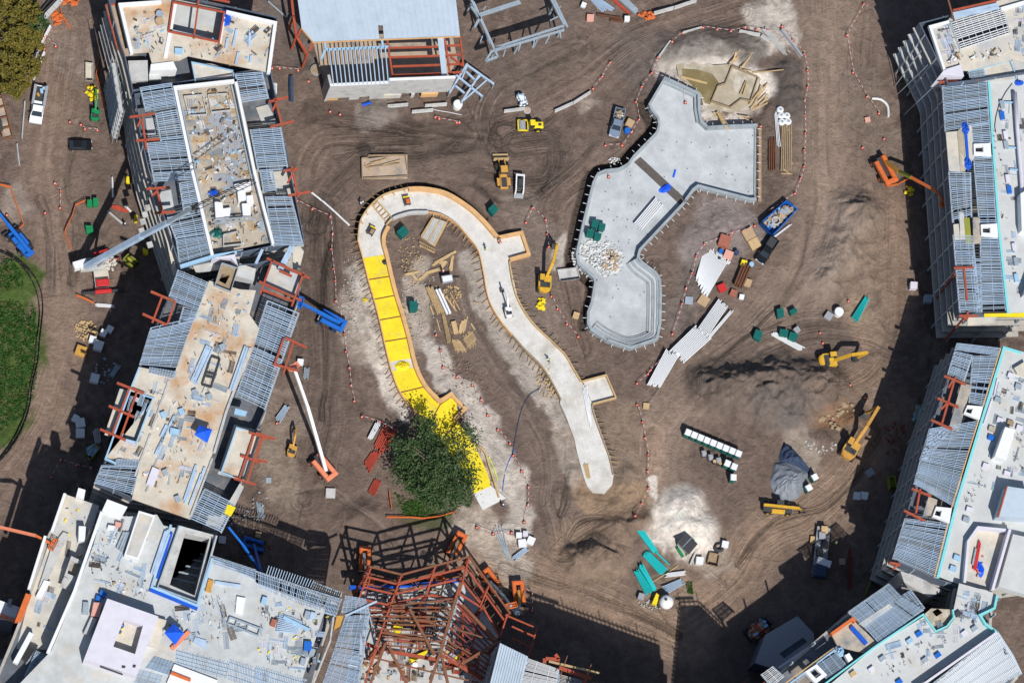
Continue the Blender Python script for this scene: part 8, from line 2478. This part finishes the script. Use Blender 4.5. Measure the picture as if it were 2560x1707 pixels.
# ================================================================== LOOSE SITE ITEMS
def bx(name, label, cat, t, s, h, m, z=0.0, group=None, lid=None):
    q = X(t, s, z + h)
    root = thing(name, label, cat, ground_center(q) + Vector((0, 0, z)), group=group)
    part("body", MB().prism(offset_poly(q, .04), z + .08, z + h - .05), m, root)
    part("top", MB().prism(q, z + h - .05, z + h), lid or m, root)
    part("skid", MB().prism(offset_poly(q, .15), z, z + .08), "old_wood", root)
def at(x, y, k=36, a=0.0):
    """a square outline of half-size k pixels round a point, as text"""
    return " ".join("%.0f,%.0f" % (x + k * (math.cos(a) * u - math.sin(a) * v), y + k * (math.sin(a) * u + math.cos(a) * v)) for u, v in ((-1, -1), (1, -1), (1, 1), (-1, 1)))
PAL = "wrapped white pallets"
for t, x, y, k, a, h, w in (("10", 950, 1487, 30, .5, 1.3, "west of the pair at the crane shadow's edge"), ("10", 1008, 1450, 30, .5, 1.3, "east of the pair at the crane shadow's edge"), ("10", 850, 1545, 30, .3, 1.2, "beside the cream rubble heap"), ("20", 905, 30, 42, .3, 1.6, "the tallest in the western shade"), ("20", 870, 332, 40, .25, 1.4, "alone in the western shade"),
                            ("20", 695, 700, 30, .5, 1.2, "northern of three at the shadow edge"), ("20", 738, 742, 42, -.15, 1.3, "middle of three at the shadow edge"), ("20", 738, 835, 40, 0, 1.3, "southern of three at the shadow edge"), ("33", 487, 445, 32, .3, 1.2, "west of two on the flatbed"), ("33", 547, 470, 32, .3, 1.2, "east of two on the flatbed"), ("23", 822, 1412, 34, .1, 1.0, "west of two in the eastern shade"), ("23", 885, 1410, 34, .2, 1.0, "east of two in the eastern shade")):
    bx("wrapped_pallet", "white wrapped pallet, " + w, "pallet", t, at(x, y, k, a), h, "lilac_wrap", 1.1 if "flatbed" in w else 0, PAL, "white")
for t, x, y, k, a, h, m, nm, w in (("20", 742, 82, 46, .35, 1.0, "amber_paint", "timber_pack", "yellow-orange timber pack in the western sun"), ("12", 1955, 640, 52, .3, 1.5, "brick_pallet", "brick_pallet", "dark red brick pallet by the tape"), ("12", 2175, 580, 50, -.5, .7, "cardboard", "wood_pallet", "tan pallet at the tape's east end"), ("12", 2228, 668, 48, -.5, .7, "lumber", "wood_pallet", "slatted pallet stack beside the dark pickup"),
                                ("12", 1930, 1072, 36, -.4, .8, "red_paint", "red_crate", "red crate beside the brown beams"), ("12", 2165, 1025, 34, .35, .8, "cardboard", "cardboard_pack", "tan pack leaning on the brown beams"), ("12", 2035, 1120, 30, .4, .7, "brick_pallet", "brown_crate", "brown crate at the foot of the brown beams"), ("12", 2130, 845, 26, .3, .9, "bright_yellow", "yellow_crate", "yellow crate at the head of the brown beams"), ("12", 2110, 1155, 22, .2, .7, "white_vinyl", "white_sack", "white sack south of the brown beams"),
                                ("12", 1988, 770, 40, .4, .6, "pink_foam", "foam_pack", "pinkish foam pack among the blue barrels"), ("12", 1625, 1190, 36, .1, .25, "steel_grey", "steel_pallet", "grey slatted pallet on the dark soil"), ("12", 1760, 1190, 46, .6, .3, "cardboard", "tan_sheet", "tan cover sheet by the white pipe stack"), ("12", 590, 1325, 28, .3, .8, "lumber", "wood_crate", "small wooden crate alone by the pool wall"), ("12", 745, 1250, 24, .2, .5, "lumber", "wood_crate", "small wooden crate on the pool's west ledge"),
                                ("32", 1958, 292, 30, .2, 1.1, "white_vinyl", "water_tote", "white tote beside the black coils"), ("32", 1725, 442, 34, .1, 1.1, "white_vinyl", "water_tote", "white tote by the open timber crate"), ("32", 65, 210, 26, .05, 1.0, "white_vinyl", "cement_pack", "white pack, north-west of four on the south road"), ("32", 125, 195, 24, .1, 1.0, "lilac_wrap", "cement_pack", "pinkish pack, north-east of four on the south road"), ("32", 95, 282, 36, -.1, 1.0, "white_vinyl", "cement_pack", "white pack, south-west of four on the south road"), ("32", 175, 258, 34, .4, 1.0, "white_vinyl", "cement_pack", "white pack, south-east of four on the south road"),
                                ("32", 1188, 770, 28, .3, .9, "grey_plastic", "grey_box", "grey box below the aqua bundles"), ("22", 1232, 590, 28, .1, .4, "lumber", "wood_pallet", "small tan pallet east of the channel's side box"), ("13", 560, 1330, 34, .6, .8, "grey_plastic", "grey_box", "grey box with timber on the east sand"), ("13", 1340, 1050, 32, .05, 1.4, "lilac_wrap", "grey_box", "pale box on the edge of the eastern shade"), ("13", 1475, 1170, 36, .1, 1.4, "steel_grey", "grey_box", "grey locker in the eastern shade"),
                                ("23", 940, 1198, 34, -.6, 1.2, "grey_plastic", "utility_cart", "small grey cart in the eastern shade"), ("33", 420, 250, 30, .1, .6, "lumber", "wood_pallet", "wood pallet at the flatbed's north end"), ("33", 682, 450, 28, .0, .8, "cardboard", "wood_crate", "tan crate in the shade east of the flatbed"), ("02", 720, 165, 32, .05, .7, "pink_foam", "block_pack", "pinkish block pack at the north edge"), ("02", 1058, 172, 24, .05, .9, "white", "sign_box", "white box with a red mark at the north road"), ("02", 660, 45, 22, .4, .8, "white_vinyl", "white_crate", "white crate beside the pale steel stacks"), ("02", 1085, 1128, 34, .5, .9, "cardboard", "wood_crate", "brown crate beside the blue barrel"),
                                ("03", 915, 1100, 24, -.2, .4, "pink_foam", "wood_pallet", "pinkish pallet on the east verge"), ("21", 408, 185, 28, .1, .9, "white_vinyl", "white_crate", "white crate behind the white lift boom"), ("21", 685, 1388, 44, .05, .6, "concrete", "stone_block", "speckled stone block on the brown soil"), ("21", 115, 1270, 26, 0, .2, "steel_grey", "steel_sheet", "grey sheet by the cream-roofed wing's corner"), ("01", 1165, 25, 6, 0, .5, "dark_metal", "roof_box", "x"), ("31", 20, 205, 26, .2, .8, "cardboard", "wood_crate", "wood crate at the corner of the western shade"), ("30", 2040, 250, 34, .1, .7, "white_vinyl", "white_crate", "pale crate in the shade east of the dark shaft")):
    if w != "x":
        bx(nm, w, nm.replace("_", " "), t, at(x, y, k, a), h, m)
for i, (x, y) in enumerate(((110, 1010), (118, 1062), (170, 1065), (125, 1122), (182, 1118))):
    c = A("03", x, y, .5)
    r = thing("bulk_sack", "white bulk sack, %s of five counted southward by the dark planks" % ORD[i], "sack", (c.x, c.y, 0), .2 * i, "white bulk sacks", world=False)
    part("bag", MB().lathe([(.5, 0), (.72, .3), (.7, .8), (.45, 1.05), (.3, 1.0)], n=9), "white_vinyl", r); part("opening", MB().cyl((0, 0, .98), (0, 0, 1.04), .28, n=9), "grey_plastic", r)
def drum(label, t, x, y, m, r_=.35, h=.9, cat="barrel", name="barrel", top=None):
    c = A(t, x, y, h)
    o = thing(name, label, cat, (c.x, c.y, 0), 0, world=False)
    part("shell", MB().lathe([(r_ * .95, 0), (r_, h * .1), (r_, h * .9), (r_ * .95, h)], n=14), m, o)
    part("lid", MB().cyl((0, 0, h), (0, 0, h + .03), r_ * .85, n=14), top or m, o)
drum("blue barrel lying by the silver pickup", "02", 1062, 1195, "blue_paint", .6, .9)
drum("blue barrel north of the pinkish foam pack", "12", 1920, 735, "blue_paint", .45)
drum("dark blue barrel east of the pinkish foam pack", "12", 2065, 745, "jeans", .5)
drum("white cable spool at the head of the thin white pipes", "12", 1902, 800, "white_vinyl", .4, .5, "spool", "cable_spool", "dark_metal")
drum("white water tank at the head of the brown beams", "12", 2200, 855, "pale_blue", .5, 1.0, "tank", "water_tank")
drum("white cone-topped tank on the east sand", "13", 655, 1290, "white_vinyl", .9, 1.4, "tank", "water_tank")
drum("pale concrete ring by the blue site tent", "02", 140, 1012, "concrete", .7, .3, "ring", "concrete_ring", "floor_tan")
drum("large grey tyre with tan centre below the metal roof", "01", 555, 640, "grey_plastic", 1.15, .6, "tyre", "spare_tyre", "old_wood")
drum("white rounded tank beside the pale steel truss", "01", 1855, 955, "white", .9, 1.5, "tank", "water_tank")
for x, y, w in ((1772, 240, "north"), (1898, 322, "south")):
    c = A("32", x, y, .3)
    mb = MB()
    for k in range(4):
        mb.tube([(c.x + (.95 - .1 * k) * math.cos(a), c.y + (.8 - .08 * k) * math.sin(a), .12 + .16 * k) for a in np.linspace(0, 6.28, 16)], .13, 5)
    solo("hose_coil", mb, "dark_metal", "black hose coil, the %s one near the white totes" % w, "hose")
skip("timber_crate", "open weathered timber crate by the white totes", "32", "1815,365 1912,385 1892,492 1792,468", .8, "old_wood", None, "crate", .15)
bundle("beam_stack", "short grey beam lying beside the green hopper", "beams", "32", "1700,300 1722,315 1645,490 1622,478", 1, "concrete", .4, member="beam", jit=.05)
skip("open_tote", "blue and white site tent frame beside the concrete barrier", "02", "50,870 105,860 142,945 100,965", 1.6, "pale_blue", ["white_vinyl"], "tote", .1)
def hose(label, t, s, m, r_=.09, z=.12, cat="hose", name="hose"):
    p = smooth_path(X(t, s, z), 5)
    solo(name, MB().tube([(x, y, ground_z(x, y) + z) for x, y in p], r_, 5), m, label, cat)
hose("blue hose crossing the haul road inside the channel loop", "22", "270,400 230,440 160,490 90,620 50,780 20,940 0,1050", "jeans", .08)
hose("blue hose running from the white pad over the spoil", "21", "2380,980 2330,1080 2285,1200 2265,1370", "blue_paint", .07)
hose("long white pipe run between the wing and the channel", "11", "510,200 620,285 740,390 860,500", "white_vinyl", .16, .16, "pipe", "pipe_run")
hose("white curved pipe on the east verge", "03", "955,905 1040,915 1100,975 1105,1075", "white", .22, .2, "pipe", "pipe_run")
hose("dark thick pipe standing out on the mud below the metal roof", "01", "325,700 322,800 328,930", "jeans", .45, .4, "pipe", "pipe_run")
hose("bright blue short pipe on the spoil below the concrete wall", "01", "975,965 1050,955", "tent_blue", .22, .2, "pipe", "pipe_run")
hose("thin timber pole lying by the aqua pipes", "32", "1285,640 1400,570 1530,485", "lumber", .1, .12, "pole", "timber_pole")
hose("brown cable trailing over the channel's west bank", "21", "1500,240 1465,250 1475,300", "white", .05, .1, "cable", "cable")
hose("thin dark cable along the north road", "01", "1630,1008 1760,1030 1890,1055", "white_vinyl", .06, .1, "cable", "cable")
hose("pale pole leaning near the membrane's end", "21", "2135,1060 2180,1160 2220,1270", "hi_vis", .09, .15, "pole", "timber_pole")
# flatbed trailer in the south-east shade
r, L, _ = place("flatbed_trailer", "dark flatbed trailer loaded with pallets in the south-east shade", "trailer", "33", (500, 150), (450, 610))
part("deck", MB().box((0, 0, 1.0), (L, 2.5, .2)), "grey_plastic", r); part("tractor_cab", hull(MB(), -L / 2 - .2, -L / 2 + 2.0, -1.2, 1.2, .6, 2.6, .2), "jeans", r)
for x in (-L / 2 + 1.0, L / 2 - 1.5, L / 2 - 2.8):
    for y in (-1.05, 1.05):
        wheel(r, x, y, .5, .35)
for x, y, m in ((3.0, .3, "grey_plastic"), (1.4, -.4, "dark_metal"), (4.2, 0, "lumber"), (-.2, .4, "dark_metal"), (-2.6, -.5, "jeans")):
    part("load_pack", MB().box((x, y, 1.5), (1.3, 1.2, .8), .1), m, r)
# rubble scraps
for label, t, x, y, rx, ry, n, m, sz in (("cream timber rubble heap at the crane shadow's edge", "10", 790, 1470, 2.2, 2.0, 120, "lumber", .35), ("splintered form timber along the loop's inner bank", "11", 1420, 820, 2.5, 5.5, 130, "lumber", .22), ("broken pale clods inside the channel loop", "11", 1500, 1250, 4.0, 8.0, 170, "concrete", .2), ("dark clods on the bank east of the loop", "21", 1900, 330, 4.5, 6.0, 150, "old_wood", .22), ("stones on the bank west of the yellow membrane", "11", 880, 1150, 2.0, 9.0, 160, "concrete", .2), ("brown clods broken out beside the large excavator", "23", 600, 660, 4.5, 3.0, 40, "old_wood", .9), ("pale rubble strewn beside the grey tarp", "23", 480, 950, 3.0, 1.8, 60, "concrete", .35), ("rusty steel scrap lying in the eastern shade", "23", 1180, 900, 3.0, 3.5, 30, "dark_red", .4), ("scrap steel in the western shade below the wing", "20", 960, 260, 2.6, 2.6, 24, "steel_grey", .4),
                                         ("brushwood and dirt spill west of the channel tail", "22", 330, 320, 2.2, 4.5, 160, "lumber", .25), ("pale scraps around the mixer silo", "32", 1300, 850, 3.0, 1.2, 60, "concrete", .25), ("cut timber scraps in the lumber yard of the loop", "11", 1800, 1130, 1.8, 1.6, 70, "lumber", .3), ("bits of metal in the shade south-east of the wing", "30", 2200, 60, 3.0, 2.6, 40, "steel_grey", .3), ("metal scrap by the cream wing's south-east corner", "21", 30, 1500, 2.0, 3.0, 24, "steel_grey", .3), ("white rubble beside the north end of the pool", "02", 940, 1480, 1.2, .8, 40, "white_foam", .25), ("dropped formwork bits by the pit's barricade", "03", 250, 930, 1.8, 1.2, 30, "dark_metal", .5)):
    c = A(t, x, y, 0)
    solo("rubble", heap((c.x, c.y, -.02), rx, ry, .35, n, sz, n), m, label, "rubble", kind="stuff")
# ---------------------------------------------------------------- more of the place near the edges
tr_ = thing("lattice_trailer", "rusty brown frame trailer at the west edge beside the road", "trailer", A("00", 60, 1090, 0))
for s in ("20,880 120,1255", "-60,900 30,1280", "20,880 -60,900", "45,975 -40,1000", "70,1070 -10,1090", "95,1165 10,1185", "120,1255 30,1280"):
    a, b = X("00", s, 1.2)
    stick("frame_rail", a, b, .25, .3, "rust_steel", tr_)
part("load_floor", MB().prism(X("00", "15,900 100,1240 30,1260 -60,915", 1.0), .3, .95), "floor_tan", tr_)
part("load_pack", MB().prism(X("00", "-30,1110 15,1100 30,1190 -20,1200", 1.9), .95, 1.9), "dark_metal", tr_)
an = thing("low_annexe", "low white roof with salmon panels at the south-west corner", "building", A("30", 80, 880, 0))
part("wall", MB().prism(X("30", "-80,780 180,870 130,1000 -80,960", 9.0), 0, 8.6), "sheathing", an)
part("roof", MB().prism(X("30", "-80,780 180,870 130,1000 -80,960", 9.0), 8.6, 9.0), "white", an)
for i in range(4):
    q = X("30", "%d,%d %d,%d %d,%d %d,%d" % (-60 + 50 * i, 905 + 17 * i, -15 + 50 * i, 920 + 17 * i, -22 + 50 * i, 965 + 15 * i, -66 + 50 * i, 950 + 15 * i), 9.1)
    part("salmon_panel", MB().prism(q, 9.0, 9.12), "salmon_paint", an)
part("roof_unit", MB().prism(X("30", "80,790 115,795 100,860 65,850", 10), 9.0, 10.0), "grey_plastic", an)
bundle("beam_stack", "single long grey beam lying on the rough ground north of the wing", "beams", "01", "100,20 115,10 285,160 270,172", 1, "steel_grey", .3, member="beam", jit=.05)
bundle("beam_stack", "white boards on end near the wing's north-east corner", "beams", "01", "130,765 195,765 190,860 130,860", 5, "white_vinyl", .15, member="board", jit=.1)
bundle("beam_stack", "metal studs spread in the shade south-east of the wing", "beams", "21", "0,1480 60,1500 80,1620 10,1600", 6, "steel_grey", .15, layers=2, member="stud", jit=.4)
bundle("beam_stack", "rusty rails lying in the eastern shade", "beams", "33", "735,330 765,330 755,700 725,700", 3, "dark_red", .3, member="beam", jit=.5)
bundle("beam_stack", "pale green planks leaning along the shaded east facade", "beams", "33", "960,560 975,570 900,760 880,750", 2, "olive_bin", .3, member="beam", jit=.3)
bundle("plank_stack", "pale planks lying in the western shade by the cream wing", "planks", "20", "845,810 915,800 930,930 870,930", 4, "concrete", .15, layers=2, member="plank")
bundle("plank_stack", "blue-grey boards lying in the western shade under the wing", "planks", "20", "1060,210 1110,230 1040,330 1010,310", 5, "steel_grey", .12, layers=2, member="plank")
for t, s, m, w in (("10", "1155,45 1185,55 1190,120 1160,110", "bright_yellow", "northern"), ("10", "1235,400 1262,410 1262,470 1235,465", "bright_yellow", "middle"), ("10", "1310,700 1360,730 1360,770 1320,760", "bright_yellow", "southern")):
    bx("yellow_locker", "yellow locker at the foot of the long wing, the %s of three" % w, "locker", t, s, 1.2, m, 0, "yellow lockers")
for x, y, w, m in ((1380, 290, "red and yellow saw bench on the channel floor at the north bend", "orange_paint"), (1055, 565, "yellow and black saw bench on the channel floor at the west bend", "old_wood")):
    c = A("11", x, y, .3)
    r = thing("saw_bench", w, "saw bench", (c.x, c.y, .3), .2 if x > 1200 else -.5, world=False)
    part("table", MB().box((0, 0, .8), (1.2, 1.6, .12)), "dark_metal", r); part("motor", MB().box((.1, -.1, 1.0), (.7, .9, .4), 0, .08), m, r); part("guard", MB().box((0, .75, .95), (1.3, .2, .2)), "bright_yellow", r)
    for u in (-.5, .5):
        for v in (-.7, .7):
            part("leg", MB().box((u, v, .37), (.1, .1, .75)), "dark_metal", r)
c = A("21", 1345, 222, .3)
solo("membrane_heap", crumple((c.x, c.y, .3), 1.5, .9, .7, 17, .2), "yellow_membrane", "crumpled yellow membrane in the gap between the panels", "membrane")
c = A("11", 1185, 838, .35)
solo("tool_bag", crumple((c.x, c.y, .34), .6, .5, .5, 19), "dark_metal", "dark tool bag on the top edge of the yellow membrane", "bag")
c = A("11", 1000, 1200, 0)
solo("membrane_heap", crumple((c.x, c.y, 0), .6, .7, .5, 21), "yellow_membrane", "small yellow bundle on the bank west of the membrane", "membrane")
for x, y, w in ((265, 1200, "north"), (265, 1250, "south")):
    c = A("12", x, y, 0)
    solo("yellow_attachment", heap((c.x, c.y, 0), .8, .6, .5, 12, .55, int(y)), "bright_yellow", "yellow machine attachment behind the yellow excavator, the %s one" % w, "attachment")
c = A("13", 1290, 190, 0)
solo("yellow_attachment", heap((c.x, c.y, 0), .9, .9, .6, 16, .6, 7), "bright_yellow", "yellow machine attachment at the foot of the dark east facade", "attachment")

# ================================================================== leftovers past the per-thing limit, and the ground sheet
for (rn, nm, m), mb in REST.items():
    part(nm, mb, m, bpy.data.objects[rn], kind="stuff")
build_ground()
